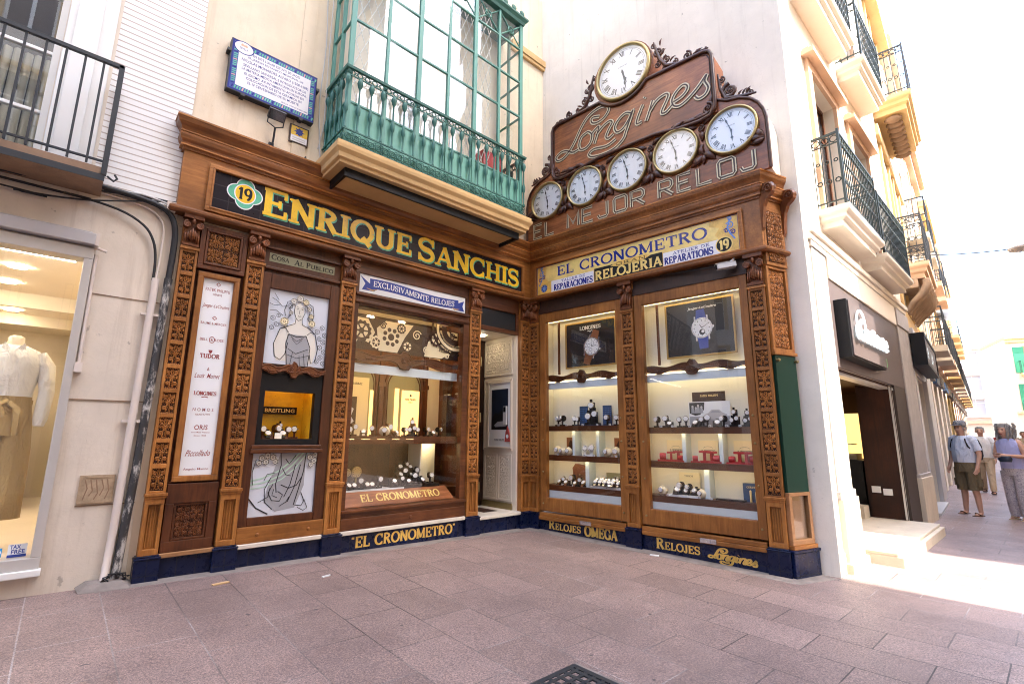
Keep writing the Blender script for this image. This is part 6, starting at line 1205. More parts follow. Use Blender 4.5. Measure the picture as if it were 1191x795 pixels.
pipe('cable', 'white cable running beside the thinner black cable', 'cable', [(-5.6, .02, 3.40), (-5.1, .02, 3.38), (-4.9, .02, 3.34), (-4.80, .02, 3.22), (-4.79, .02, 2.95), (-4.80, .0, 2.70)], .009, 'pipe_white')
pipe('cable', 'bundle of thin black cables under the iron balcony', 'cable', [(-13, .0, 3.40), (-6.4, .0, 3.37), (-5.9, -.01, 3.36), (-5.4, .0, 3.39), (-4.95, .0, 3.45), (-4.74, .0, 3.47), (-4.70, .03, 3.55), (-4.685, .045, 3.9), (-4.66, .03, 4.05)], .012, 'rubber')
pipe('cable', 'slack black cable looping lowest under the iron balcony', 'cable', [(-13, -.01, 3.33), (-6.2, -.01, 3.24), (-5.8, -.01, 3.22), (-5.4, -.01, 3.27), (-5.1, -.01, 3.36), (-4.85, -.01, 3.44), (-4.72, .0, 3.45)], .008, 'rubber')
pipe('cable', 'grey cable along the top of the stone wall joining the junction box', 'cable', [(-13, .0, 3.43), (-6, .0, 3.41), (-5.3, .0, 3.42), (-5.0, -.01, 3.46), (-4.77, -.01, 3.43)], .010, 'grey_plastic')
b = MB(); b.box(-4.80, -4.73, -.03, .035, 3.36, 3.46); solo('junction_box', b, 'pipe_white', 'small white junction box at the top corner of the stone wall', 'box', FA)
pipe('cable', 'grey cable hanging down the cream wall beside the green balcony', 'cable', [(-3.42, .03, 9), (-3.50, .03, 7), (-3.47, .02, 6), (-3.49, .02, 5.2), (-3.44, .02, 4.6), (-3.40, .03, 4.40)], .007, 'grey_plastic')
pipe('cable', 'second thin cable hanging closest to the green balcony', 'cable', [(-3.38, .03, 9), (-3.42, .03, 7), (-3.43, .02, 6), (-3.42, .02, 5), (-3.46, .03, 4.6)], .006, 'grey_plastic')
b = MB(); b.tube([(-3.75, .0, 4.33), (-3.6, -.02, 4.36), (-3.5, -.01, 4.31), (-3.42, -.03, 4.35), (-3.36, .0, 4.30)], .012, 5); b.tube([(-3.68, .0, 4.29), (-3.6, -.02, 4.42), (-3.57, .0, 4.30)], .01, 5); solo('loose_cable', b, 'iron_black', 'coil of old cable lying on the cornice below the small plate', 'cable', FA)

# iron balcony on the left
def bars(mb, a, c, z0, z1, step, r=.008):
    l = hypot(c[0] - a[0], c[1] - a[1]); n = max(1, round(l / step))
    for i in range(n + 1): x = a[0] + (c[0] - a[0]) * i / n; y = a[1] + (c[1] - a[1]) * i / n; mb.box(x - r, x + r, y - r, y + r, z0, z1)
T = thing('iron_balcony', 'plain black iron balcony with a rusty tiled slab on the white house', 'balcony', FA, (-6.4, .04, 3.33))
b = MB(); b.box(-7.9, -5.275, -.36, .039, 3.355, 3.46, 0); b.box(-7.85, -5.30, -.34, .039, 3.4605, 3.468, 1); b.box(-7.905, -5.27, -.365, -.3605, 3.345, 3.40, 2); part('slab', b, ['brown_stone', 'navy_tile', 'iron_black'], FA, T)
b = MB(); b.box(-7.9, -5.27, -.37, -.335, 4.395, 4.425); b.box(-7.9, -5.27, -.362, -.343, 3.51, 3.525); b.box(-5.295, -5.265, -.335, .038, 4.394, 4.424); b.box(-5.289, -5.271, -.343, .038, 3.51, 3.525)
bars(b, (-7.88, -.3525), (-5.28, -.3525), 3.47, 4.40, .1185); bars(b, (-5.28, -.3525), (-5.28, .02), 3.47, 4.40, .12); b.box(-5.30, -5.262, -.37, -.335, 3.40, 4.42); b.tube([(-5.255, -.35, 3.40), (-5.21, -.35, 3.37), (-5.19, -.35, 3.40), (-5.21, -.35, 3.43)], .009, 6); part('railing', b, 'iron_black', FA, T)

# plaque, lamp and small plate on the cream wall
T = thing('wall_plaque', 'white tile memorial plaque with blue writing and a green patterned border', 'plaque', FA, (-4.0, .04, 4.85))
b = MB(); b.box(-4.46, -3.555, -.035, .049, 4.85, 5.455); part('frame', b, 'iron_black', FA, T, bevel=.004)
b = MB(); b.rect(-4.45, -3.565, 4.86, 5.445, -.0355, 1); Y = -.036
b.border(-4.435, -3.58, 4.875, 5.43, .05, -.0359, -.0356, 0)
for i in range(34):
    x = -4.42 + .0252 * i
    for z in (4.90, 5.405): b.sheet([(x, z - .018), (x + .014, z - .018), (x + .022, z + .018), (x + .008, z + .018)], -.0362, 3 if i % 4 else (4 if i % 8 else 1))
for i in range(20):
    z = 4.93 + .023 * i
    for x in (-4.41, -3.605): b.sheet([(x - .018, z), (x + .018, z + .005), (x + .018, z + .017), (x - .018, z + .012)], -.0362, 3 if i % 4 else (4 if i % 8 else 1))
b.rect(-4.385, -3.63, 4.925, 5.38, -.0364, 2)
for t, z, w_, h in (('EN ESTE LUGAR ESTUVO SITUADO', 5.345, .50, .030), ('EL JARDIN BOTANICO MEDICINAL DE', 5.297, .58, .030), ('NICOLAS MONARDES ALFARO (1508-1588)', 5.245, .70, .042), ('SEVILLANO UNIVERSAL E INTRODUCTOR DE', 5.193, .66, .030), ('LA MATERIA MEDICA AMERICANA EN EUROPA.', 5.147, .68, .030), ('EL EXCMO. AYUNTAMIENTO ACORDO EN', 5.097, .62, .030), ('COLOCACION DE ESTA CERAMICA EN', 5.05, .58, .030), ('EL IV CENTENARIO DE SU MUERTE.', 5.003, .54, .030)):
    sans(b, t, -4.0 - w_ / 2, -4.0 + w_ / 2, z - h / 2, z + h / 2, -.0368, 1, .012)
sans(b, 'SEVILLA 10 DE OCTUBRE 1988', -3.92, -3.64, 4.94, 4.958, -.0368, 1, .008)
b.disc(-4.34, 5.385, .10, .075, -.0372, 28, 1); b.disc(-4.34, 5.385, .09, .066, -.0376, 28, 2); b.sheet([(-4.375, 5.40), (-4.305, 5.40), (-4.315, 5.43), (-4.34, 5.42), (-4.365, 5.43)], -.038, 4); sans(b, 'SEVILLA', -4.38, -4.30, 5.36, 5.385, -.038, 1); part('tiles', b, ['sticker_navy', 'blue_glaze', 'white_glaze', 'green_glaze', 'terracotta'], FA, T)
b = MB()
for x, z in ((-4.47, 5.3), (-3.545, 5.3), (-4.3, 4.845), (-3.7, 4.845)): b.box(x - .02, x + .02, -.04, .05, z - .015, z + .015)
part('bracket', b, 'iron_black', FA, T)
T = thing('floodlight', 'small black floodlight on a bent arm under the memorial plaque', 'lamp', FA, (-3.96, .02, 4.30))
M = Matrix.Translation((-3.965, -.10, 4.73)) @ Matrix.Rotation(.75, 4, 'X'); q = MB(); q.box(-.085, .085, -.03, .03, -.055, .055, 0); q.box(-.075, .075, -.034, -.0305, -.045, .045, 1); b = MB(); b.join(q, M); part('lamp_head', b, ['iron_black', 'glass_bay'], FA, T, bevel=.006)
b = MB(); b.tube([(-4.045, -.10, 4.73), (-4.045, -.07, 4.63), (-3.96, -.06, 4.60), (-3.885, -.07, 4.63), (-3.885, -.10, 4.73)], .007, 5); b.tube([(-3.96, -.06, 4.60), (-3.95, .0, 4.50), (-3.96, .03, 4.30)], .011, 6); b.box(-3.985, -3.935, .02, .05, 4.36, 4.46); part('bracket', b, 'iron_black', FA, T)
b = MB(); b.box(-3.785, -3.575, .03, .0495, 4.57, 4.79, 0); b.rect(-3.77, -3.59, 4.66, 4.775, .0285, 1); b.rect(-3.77, -3.59, 4.585, 4.66, .0285, 2); b.disc(-3.68, 4.715, .038, .042, .028, 16, 3)
for i in range(8): a = i * pi / 4; b.ribbon([(-3.68 + .03 * cos(a), 4.715 + .03 * sin(a)), (-3.68 + .055 * cos(a), 4.715 + .05 * sin(a))], .012, .0278, 3)
for i in range(2): b.rect(-3.75, -3.61, 4.60 + .025 * i, 4.612 + .025 * i, .028, 4)
solo('house_plate', b, ['ebony', 'yellow_glaze', 'white_glaze', 'blue_glaze', 'shutter_grey'], 'small yellow and white tile plate with a blue emblem', 'plate', FA)
# security camera under the right sign
T = thing('security_camera', 'small white security camera under the right end of the trade sign', 'camera', FB, (3.05, -.05, 3.25))
M = Matrix.Translation((3.06, -.12, 3.27)) @ Matrix.Rotation(.5, 4, 'Z') @ Matrix.Rotation(-.12, 4, 'Y'); q = MB(); q.box(-.11, .10, -.035, .035, -.03, .03, 0); q.box(-.125, .07, -.04, .04, .0305, .036, 0); b = MB(); b.join(q, M); part('housing', b, 'grey_plastic', FB, T, bevel=.006)
q = MB(); q.lathe([(.026, 0), (.026, -.012), (.018, -.014)], (-.111, 0, 0), 12, 'x', 0); b = MB(); b.join(q, M); part('lens', b, 'black_paint', FB, T)
b = MB(); b.tube([(3.08, -.1, 3.30), (3.12, -.06, 3.345), (3.12, -.03, 3.37)], .014, 6); part('bracket', b, 'grey_plastic', FB, T)
pipe('cable', 'black cable sagging from the security camera', 'cable', [(3.0, -.1, 3.25), (2.9, -.07, 3.30), (2.6, -.04, 3.33), (2.2, -.02, 3.36)], .006, 'rubber', FB, 5)
# drain grating and scraps on the paving
gx, gy = -3.19, -3.63
T = thing('drain_grating', 'square black iron drain grating set in the paving at the front', 'drain', FW, (gx, gy, gz(gx, gy)))
b = MB(); h = gz(gx, gy) + .006; RG = frame(gx, gy, 0)
q = MB(); q.box(-.36, .36, -.36, .36, h - .05, h - .02); part('pit', q, 'rubber', RG, T)
for i in range(11): x = -.31 + .062 * i; b.box(x - .011, x + .011, -.34, .34, h - .02, h + .002); b.box(-.34, .34, x - .011, x + .011, h - .0195, h + .0015)
part('grid', b, 'iron_black', RG, T)
b = MB(); b.box(-.37, .37, -.37, -.335, h - .02, h + .003); b.box(-.37, .37, .335, .37, h - .02, h + .003); b.box(-.37, -.335, -.335, .335, h - .02, h + .0025); b.box(.335, .37, -.335, .335, h - .02, h + .0025); part('frame', b, 'iron_black', RG, T)
b = MB(); b.border(-.40, .40, -.40, .40, .03, 0, .004); q = MB(); q.v = [(x, z, h - .008 + y) for x, y, z in b.v]; q.f = b.f; q.m = b.m; q.sm = b.sm; part('kerb', q, 'concrete_kerb', RG, T)
for x, y, l, w_, a, mt, lb in ((-4.09, -.44, .13, .035, 8, 'litter_tan', 'tan scrap of wood lying on the paving near the tiled base'), (-3.30, -.73, .08, .02, 10, 'paper', 'tiny white scrap of paper on the paving'), (.02, -2.05, .10, .035, -70, 'paper', 'white scrap of paper below the right tiled base')):
    b = MB(); b.box(-l / 2, l / 2, -w_ / 2, w_ / 2, gz(x, y) + .002, gz(x, y) + .012); solo('litter', b, mt, lb, 'litter', frame(x, y, a))
plaster('grey_marble', (.40, .365, .345), .2, 4, .45, .1, (.30, .27, .25))
plaster('pale_yellow', (.80, .70, .50), .06, 1, .85, .1)
# ---------------------------------------------------------------- street balconies
def balcony(label, fr, s0, s1, z0, z1, top, out, slab_mat, iron, pat='bars', group=None, y=0, wall_y=0, corbel=False):
    t = thing('balcony', label, 'balcony', fr, ((s0 + s1) / 2, wall_y, z0), group)
    P = [(s0, wall_y), (s0, wall_y - out), (s1, wall_y - out), (s1, wall_y)]; h = z1 - z0
    b = MB(); b.sweep(P, [(-out * .45, z0), (-.10, z0), (-.10, z0 + h * .3), (-.05, z0 + h * .42), (-.045, z0 + h * .6), (0, z0 + h * .72), (.01, z0 + h * .8), (.01, z1), (-out * .45, z1)]); b.box(s0 + out * .3, s1 - out * .3, wall_y - out * .7, wall_y - .001, z0 + .004, z1 - .004)
    if corbel:
        for x in (s0 + .25, (s0 + s1) / 2, s1 - .25): b.prism([(x - .09, z0 - .28), (x + .09, z0 - .28), (x + .09, z0), (x - .09, z0)], wall_y - out * .5, wall_y)
    part('slab', b, slab_mat, fr, t, fix=True)
    b = MB(); Q = [(s0 + .03, wall_y), (s0 + .03, wall_y - out + .03), (s1 - .03, wall_y - out + .03), (s1 - .03, wall_y)]
    for za, zb_ in ((top - .03, top), (top - .16, top - .15), (z1 + .07, z1 + .085)): b.sweep(Q, [(-.012, za), (.012, za), (.012, zb_), (-.012, zb_)])
    for a, c in ((Q[0], Q[1]), (Q[1], Q[2]), (Q[2], Q[3])):
        l = hypot(c[0] - a[0], c[1] - a[1]); n = max(2, round(l / .105)); ax = 'x' if abs(c[0] - a[0]) > .1 else 'y'
        bars(b, a, c, z1, top - .01, .105, .0065)
        for i in range(n):
            u = (i + .5) / n; p = (a[0] + (c[0] - a[0]) * u, a[1] + (c[1] - a[1]) * u)
            ring(b, (*p, top - .09), .045, ax, .008, 8)
            if pat == 'scroll':
                for f in (.25, .5, .75): ring(b, (*p, z1 + (top - z1) * f), .048, ax, .008, 8)
            elif pat == 'knob':
                ring(b, (*p, z1 + (top - z1) * .35), .03, ax, .009, 7); ring(b, (*p, z1 + (top - z1) * .62), .022, ax, .008, 7)
    for p in Q[1:3]: b.box(p[0] - .014, p[0] + .014, p[1] - .014, p[1] + .014, z1, top + .03)
    part('railing', b, iron, fr, t, fix=False)
    return t
def win(fr, s0, s1, z0, z1, y, parent, frame_mat='white_paint', sur=None, head=True, shutters=None, pane='window_dark'):
    b = MB(); b.border(s0, s1, z0, z1, .06, y + .14, y + .20); b.box((s0 + s1) / 2 - .035, (s0 + s1) / 2 + .035, y + .1405, y + .1995, z0 + .06, z1 - .06); b.box(s0 + .06, s1 - .06, y + .145, y + .195, z0 + (z1 - z0) * .72, z0 + (z1 - z0) * .72 + .04)
    w_ = part('window', b, frame_mat, fr, parent)
    b = MB(); b.box(s0, s1, y + .165, y + .175, z0, z1); part('pane', b, pane, fr, w_)
    if sur:
        b = MB(); b.box(s0 - .16, s0, y - .05, y - .0005, z0, z1 + .12); b.box(s1, s1 + .16, y - .05, y - .0005, z0, z1 + .12); b.box(s0, s1, y - .0495, y - .0005, z1, z1 + .12)
        if head: b.box(s0 - .26, s1 + .26, y - .16, y - .001, z1 + .1205, z1 + .19); b.box(s0 - .20, s1 + .20, y - .09, y - .001, z1 + .1905, z1 + .26)
        part('surround', b, sur, fr, w_)
    if shutters:
        b = MB()
        for a, c in ((s0 - (s1 - s0) * .5, s0), (s1, s1 + (s1 - s0) * .5)): b.box(a, c, y - .05, y - .002, z0, z1)
        part('shutter', b, shutters, fr, w_)
# ---------------------------------------------------------------- corner house with the taupe shop
CH = thing('ivory_house', 'tall ivory corner house with iron balconies over a taupe shop', 'building', FC, (3.6, .2, 0))
ho = [(1.79, 4.69, -.3, 2.16), (2.02, 3.20, 4.25, 6.48), (4.08, 5.2, 4.15, 6.45), (1.9, 2.9, 7.9, 10.0), (4.1, 5.1, 7.9, 10.0)]
b = MB(); holed(b, .80, 6.55, -.4, 13, -.04, .30, ho); part('wall', b, 'white_wall', FC, CH)
b = MB(); b.box(1.08, 1.60, -.085, -.0405, .74, 3.56); b.box(1.05, 1.62, -.10, -.0405, 3.56, 3.64); b.box(1.05, 1.63, -.11, -.0405, .66, .74); part('pier', b, 'grey_marble', FC, CH, bevel=.008)
b = MB(); b.box(1.06, 1.64, -.13, -.0405, -.4, .66); b.box(.82, 1.06, -.09, -.0405, -.4, .12); b.box(1.03, 1.68, -.16, -.0405, -.4, .02); part('pier_base', b, 'ivory_stone', FC, CH, bevel=.01)
b = MB(); b.box(.80, 1.06, -.07, -.0405, .12, 12.5); part('corner_strip', b, 'ivory_stone', FC, CH, bevel=.01)
b = MB(); b.box(1.61, 5.56, -.08, -.0405, 2.16, 3.28); fas = part('fascia', b, 'taupe', FC, CH, bevel=.006); b = MB(); b.box(4.69, 5.55, -.0795, -.0405, -.3, 2.1595); part('dark_pier', b, 'dark_brown', FC, CH)
b = MB(); b.box(1.0, 6.5, -.11, -.0405, 3.64, 3.72); b.box(1.65, 5.5, -.10, -.0405, 3.2805, 3.63); b.box(1.0, 6.55, -.14, -.0405, 3.7205, 3.80); part('entablature', b, 'white_wall', FC, CH, bevel=.01)
b = MB(); b.box(5.55, 6.5, -.10, -.0405, .72, 3.3); b.box(5.50, 6.53, -.12, -.0405, 3.3005, 3.6); b.box(5.5, 6.55, -.13, -.0405, .66, .72); part('pier', b, 'grey_marble', FC, CH, bevel=.008)
b = MB(); b.box(5.48, 6.54, -.15, -.0405, -.4, .66); part('pier_base', b, 'ivory_stone', FC, CH, bevel=.01)
b = MB(); b.box(1.79, 4.69, -.45, 2.2, -.3, .02); b.box(1.79, 4.69, -.40, 2.2, .0205, .06); part('doorstep', b, 'ivory_stone', FC, CH, bevel=.008)
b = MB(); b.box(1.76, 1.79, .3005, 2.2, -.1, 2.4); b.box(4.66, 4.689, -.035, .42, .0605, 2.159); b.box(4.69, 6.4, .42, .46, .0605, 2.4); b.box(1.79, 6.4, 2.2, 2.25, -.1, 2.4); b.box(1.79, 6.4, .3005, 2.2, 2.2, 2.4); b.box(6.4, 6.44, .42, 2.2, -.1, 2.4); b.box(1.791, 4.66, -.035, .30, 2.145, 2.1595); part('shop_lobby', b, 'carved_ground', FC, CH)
b = MB(); b.box(4.75, 5.3, .5, 1.6, .061, .92); b.box(4.72, 5.3, .47, 1.62, .9205, .95); part('counter', b, 'black_paint', FC, CH)
b = MB(); b.box(5.3, 5.34, .5, 1.8, .96, 1.75); part('lit_niche', b, 'lit_amber', FC, CH)
b = MB(); b.box(4.9, 5.25, .6, 1.5, .951, 1.05); b.box(4.9, 5.2, .65, 1.3, 1.20, 1.22); part('goods_tray', b, 'paper_cream', FC, CH)
b = MB(); b.box(4.62, 4.69, -.06, -.0405, 2.08, 2.12); 
b.box(4.62, 4.645, -.034, -.01, .07, 2.145)
b.box(1.82, 4.64, .0, .12, 2.10, 2.14); part('shutter_rail', b, 'aluminium', FC, CH)
for z, y in ((.42, .12), (.45, .27)): b = MB(); b.box(4.645, 4.6595, y, y + .12, z, z + .1); part('socket', b, 'white_paint', FC, CH)
b = MB(); b.box(4.3, 4.6, .45, 1.5, .061, .25); part('lobby_step', b, 'ivory_stone', FC, CH)
# its illuminated sign
T = thing('shop_sign', 'taupe box sign with glowing white script over the corner shop', 'sign', FC, (2.6, -.08, 2.3))
b = MB(); b.box(1.73, 3.52, -.22, -.0805, 2.285, 3.02); part('back_box', b, 'black_paint', FC, T, bevel=.006)
b = MB(); b.box(1.76, 3.50, -.235, -.2205, 2.31, 3.0); part('panel', b, 'taupe', FC, T)
b = MB(); x = 1.85
for i, (w_, h, k) in enumerate(((.17, .17, 'e'), (.24, .26, 'C'), (.18, .16, 'o'), (.18, .16, 'e'), (.16, .2, 'l'), (.18, .16, 'a'), (.17, .15, 'n'), (.19, .17, 'o'), (.17, .15, 'e'))):
    z = 2.53; pts = [(x + w_ * (.5 + .48 * cos(a)), -.27, z + h * (.5 + .5 * sin(a))) for a in [(.0 if k != 'C' else .9) + 5.6 * q / 12 for q in range(13)]]
    if k in 'el': pts = [(x, -.27, z + h * .35)] + pts
    b.tube(pts + [(x + w_ * 1.05, -.27, z + .02)], .02, 6); x += w_ * .98
b.tube([(2.0 + .2 * cos(a) + .1, -.27, 2.74 + .17 * sin(a)) for a in [-.6 + 4.6 * q / 14 for q in range(15)]], .013, 6)
part('script_lettering', b, 'neon_white', FC, T)
b = MB(); b.box(3.55, 3.98, -.16, -.0805, 2.36, 2.52, 0); b.box(3.60, 3.74, -.14, -.0805, 2.66, 3.0, 1); part('tag', b, ['lime', 'yellow_pale'], FC, T, bevel=.02)
balcony('dark green scrolled balcony nearest the clock board, first floor', FC, 1.72, 3.62, 4.0, 4.24, 5.27, .34, 'white_wall', 'iron_green', 'knob', None, wall_y=-.04)
balcony('dark green scrolled balcony of the first floor beyond the nearest one', FC, 3.70, 5.75, 3.88, 4.10, 5.12, .34, 'white_wall', 'iron_green', 'knob', None, wall_y=-.04)
balcony('white slabbed balcony high on the second floor nearest the clock board', FC, 1.45, 3.4, 7.35, 7.62, 8.65, .36, 'white_wall', 'iron_green', 'knob', None, wall_y=-.04)
balcony('iron balcony on the second floor of the ivory house, beside an ochre one', FC, 3.72, 5.3, 7.28, 7.55, 8.6, .40, 'white_wall', 'iron_green', 'knob', None, wall_y=-.04)
for h_ in ho[1:]: win(FC, *h_, -.04, CH, 'walnut', 'terracotta')
b = MB(); b.box(2.05, 2.6, .06, .075, 4.3, 6.0); part('blind', b, 'cream_paint', FC, CH)
# second house: ochre with a black sign
OH = thing('ochre_house', 'ochre trimmed house with a black shop sign beyond the ivory house', 'building', FE, (2.2, .2, 0))
ho2 = [(.45, 2.75, -.3, 2.55), (.7, 1.5, 5.1, 7.2), (2.6, 3.4, 5.1, 7.2), (.7, 1.5, 8.9, 11), (2.6, 3.4, 8.9, 11)]
b = MB(); holed(b, .02, 4.4, -.4, 12.4, -.02, .3, ho2); part('wall', b, 'white_wall', FE, OH)
b = MB(); b.box(.10, .45, -.10, -.0205, -.4, 2.6); b.box(2.75, 3.3, -.10, -.0205, -.4, 2.6); b.box(3.3, 4.38, -.08, -.0205, -.4, 3.3); b.box(.10, 3.3, -.06, -.0205, 2.6, 3.3); b.box(.10, 4.38, -.16, -.0205, 3.3, 3.42); part('stone_front', b, 'shutter_grey', FE, OH, bevel=.008)
b = MB(); b.box(.46, 2.74, .12, .14, -.2, 2.54); part('dark_door', b, 'black_paint', FE, OH); b = MB(); b.box(.46, 2.74, -.16, .1, -.3, -.045); part('doorstep', b, 'shutter_grey', FE, OH)
b = MB(); b.box(.0, 4.4, -.06, -.0205, 3.42, 3.9); b.box(.0, 4.4, -.10, -.0205, 7.55, 7.8); b.box(0, 4.4, -.3, -.0205, 12.1, 12.4)
for x in (.45, 1.65, 2.35, 3.55): b.box(x, x + .12, -.07, -.0205, 3.9, 7.55); b.box(x, x + .12, -.07, -.0205, 8.6, 12.1)
part('moulding', b, 'ochre', FE, OH, bevel=.01)
for h_ in ho2[1:]: win(FE, *h_, -.02, OH, 'white_paint')
T = thing('shop_sign', 'black framed grey box sign with small pale letters above a dark doorway', 'sign', FE, (1.4, -.1, 2.7))
b = MB(); b.border(.02, 3.0, 2.68, 3.30, .06, -.32, -.1005); part('frame', b, 'black_paint', FE, T); b = MB(); b.box(.08, 2.94, -.305, -.1105, 2.74, 3.24, 0); sans(b, 'e', .6, .8, 2.85, 3.1, -.3065, 1, .02, .3); sans(b, 'LA', 1.5, 2.0, 2.85, 3.1, -.3065, 1, .02); part('panel', b, ['taupe', 'neon_white'], FE, T)
balcony('brown stone balcony on heavy carved corbels over the black sign', FE, 1.0, 3.3, 4.62, 4.95, 6.02, .50, 'terracotta', 'iron_black', 'scroll', None, wall_y=-.02)
b = MB()
for i in range(7):
    y = -.02; x = 1.15 + .33 * i; b.tube([(x, -.05, 3.95), (x, -.16, 4.12), (x, -.34, 4.30), (x, -.44, 4.50), (x, -.42, 4.60)], [.04, .06, .075, .08, .06], 8)
b.box(1.0, 3.3, -.30, -.0205, 4.42, 4.615); part('carved_corbel', b, 'corbel_stone', FE, OH)
balcony('ochre balcony with a carved underside high on the ochre house', FE, .25, 2.6, 8.10, 8.45, 9.55, .66, 'ochre', 'iron_black', 'knob', None, wall_y=-.02)
b = MB()
for i in range(9): b.ball((.5 + .23 * i, -.33, 8.03), (.11, .16, .08), 8, 5)
part('carved_soffit', b, 'brown_stone', FE, OH)
# houses further along
def house(label, fr, x0, x1, h, wall, trim, floors, bays, ground=3.4, depth=6, iron=None, group=None, door='carved_ground', bal=None, shutters=None, pane='window_dark'):
    t = thing('town_house', label, 'building', fr, ((x0 + x1) / 2, depth / 2, 0), group)
    bw = (x1 - x0) / bays; fh = (h - ground) / floors; holes = []
    for i in range(bays):
        c = x0 + bw * (i + .5); holes.append((c - bw * .33, c + bw * .33, -.3, ground - .6))
        for f in range(floors): holes.append((c - bw * .2, c + bw * .2, ground + fh * f + .25, ground + fh * f + fh * .78))
    b = MB(); holed(b, x0, x1, -.4, h, 0, .3, holes); b.box(x0, x0 + .3, .3, depth, -.4, h); b.box(x1 - .3, x1, .3, depth, -.4, h); b.box(x0, x1, depth, depth + .3, -.4, h); part('wall', b, wall, fr, t)
    b = MB(); b.box(x0 - .05, x1 + .05, -.35, depth, h, h + .25); b.box(x0, x1, -.12, -.001, ground, ground + .18); b.box(x0, x1, -.2, -.001, h - .3, h - .001); part('cornice', b, trim, fr, t)
    for k_, q in enumerate(holes):
        if q[2] < 0:
            b = MB(); b.box(q[0], q[1], .2, .25, -.3, q[3]); part('shop_opening', b, door, fr, t)
            b = MB(); b.box(q[0] - .05, q[1] + .05, -.10, -.001, q[3], q[3] + .3); part('shop_fascia', b, ('taupe', 'navy_card', 'terracotta')[k_ % 3], fr, t)
        else: win(fr, *q, 0, t, 'white_paint', trim, False, shutters, pane)
    if bal:
        for i in range(bays):
            c = x0 + bw * (i + .5)
            for f in bal:
                zz = ground + fh * f; b = MB(); b.box(c - bw * .34, c + bw * .34, -.5, -.001, zz + .04, zz + .2); sl_ = part('balcony', b, trim, fr, t)
                b = MB(); P = [(c - bw * .34, 0), (c - bw * .34, -.48), (c + bw * .34, -.48), (c + bw * .34, 0)]; b.sweep(P, [(-.015, zz + 1.2), (.015, zz + 1.2), (.015, zz + 1.23), (-.015, zz + 1.23)])
                for a_, c_ in ((P[0], P[1]), (P[1], P[2])): bars(b, a_, c_, zz + .2, zz + 1.2, .13, .008)
                part('railing', b, iron or 'iron_black', fr, sl_)
    return t
house('narrow white house with black balconies past the ochre house', FE, 4.42, 8.6, 12.8, 'white_wall', 'ivory_stone', 3, 2, 3.5, bal=(0, 1))
house('white house with terracotta trim in the row along the street', FE, 8.62, 13.5, 11.5, 'white_wall', 'terracotta', 3, 2, 3.6, bal=(0, 1))
house('yellow house with ochre balconies further down the row', FE, 13.52, 19, 10.8, 'yellow_wall', 'ochre', 2, 2, 3.6, bal=(0, 1))
house('pale pink house in the far part of the row', FE, 19.02, 27, 10.6, 'pink_wall', 'ivory_stone', 2, 3, 3.6, bal=(0,))
house('ivory house at the far end of the row', FE, 27.02, 40, 11, 'ivory_stone', 'ochre', 2, 4, 3.6, bal=(0, 1))
house('pink house closing the view at the end of the street', frame(62, .5, -84), -8, 2.6, 10.5, 'pink_wall', 'white_paint', 3, 3, 3.4, pane='shutter_grey', door='cream_paint')  # panes coloured pale to imitate glare bleaching the far end
FG = frame(53, -3.4, -72)
house('yellow house with green shutters at the bend of the street', FG, 0, 12, 9.6, 'pale_yellow', 'yellow_wall', 2, 3, 3.4, bal=(0, 1), shutters='green_shutter', pane='shutter_grey', door='cream_paint')  # pale panes here too, glare put into the colour
# awning-like sun sails hung across the street, cable and hanging lamp
b = MB(); n = 14; mx = 16
vs = [(20.5 + .3 * j, -1.6 - 4.8 * i / n, 6.95 - .10 * sin(pi * i / n) + .035 * sin(j * 1.9) + .02 * sin(i * 2.3 + j)) for j in range(mx + 1) for i in range(n + 1)]
for dz, fl in ((0, 0), (.012, 1)): b.add([(x, y, z + dz) for x, y, z in vs], [tuple(q[::-1] if fl else q) for q in [(j * (n + 1) + i, j * (n + 1) + i + 1, (j + 1) * (n + 1) + i + 1, (j + 1) * (n + 1) + i) for j in range(mx) for i in range(n)]], 0, True)
solo('sun_sail', b, 'sail_cloth', 'pale grey cloth shade hung across the far street', 'sun shade', FW)
b = MB(); pts = [(9.2, -3.5 - 4.4 * i / 14, 5.62 - .35 * sin(pi * i / 14)) for i in range(15)]; b.tube(pts, .012, 5); solo('overhead_cable', b, 'rubber', 'thin cable strung across the street carrying a lamp', 'cable', FW)
b = MB(); b.lathe([(.03, .12), (.08, .10), (.22, .03), (.24, .0), (.2, -.03), (.0, -.05)], (9.2, -5.42, 5.26), 16); solo('street_lamp', b, 'shutter_grey', 'grey saucer lamp hanging from the cable across the street', 'lamp', FW)
# houses on the other side of the square and street (seen in reflections; they shade the square)
for (a, lb) in (((frame(.80, -9.6, 180), 0, 9, 21, 'white_wall', 'ochre', 5, 4), 'tall white house across the square from the watch shop'), ((frame(-8.25, -9.6, 180), 0, 10, 20, 'pink_wall', 'ivory_stone', 5, 4), 'tall pink house across the square'),
                ((frame(15.2, -9.0, 180), 0, 12.1, 10.4, 'yellow_wall', 'ivory_stone', 2, 5), 'low yellow house across the street from the corner shop'), ((frame(33, -9.0, 180), 0, 17.7, 10.2, 'white_wall', 'ochre', 2, 6), 'long white house across the street'), ((frame(49.5, -8.4, 176), 0, 16.4, 9.5, 'ivory_stone', 'ochre', 2, 5), 'ivory house far along the other side of the street')):
    house(lb, *a, bal=(0, 1) if a[4] != 'x' else None)
house('grey house at the open west side of the square', frame(-19, -9, 90), 0, 12, 12, 'grey_plaster', 'ochre', 3, 4, bal=(0,))
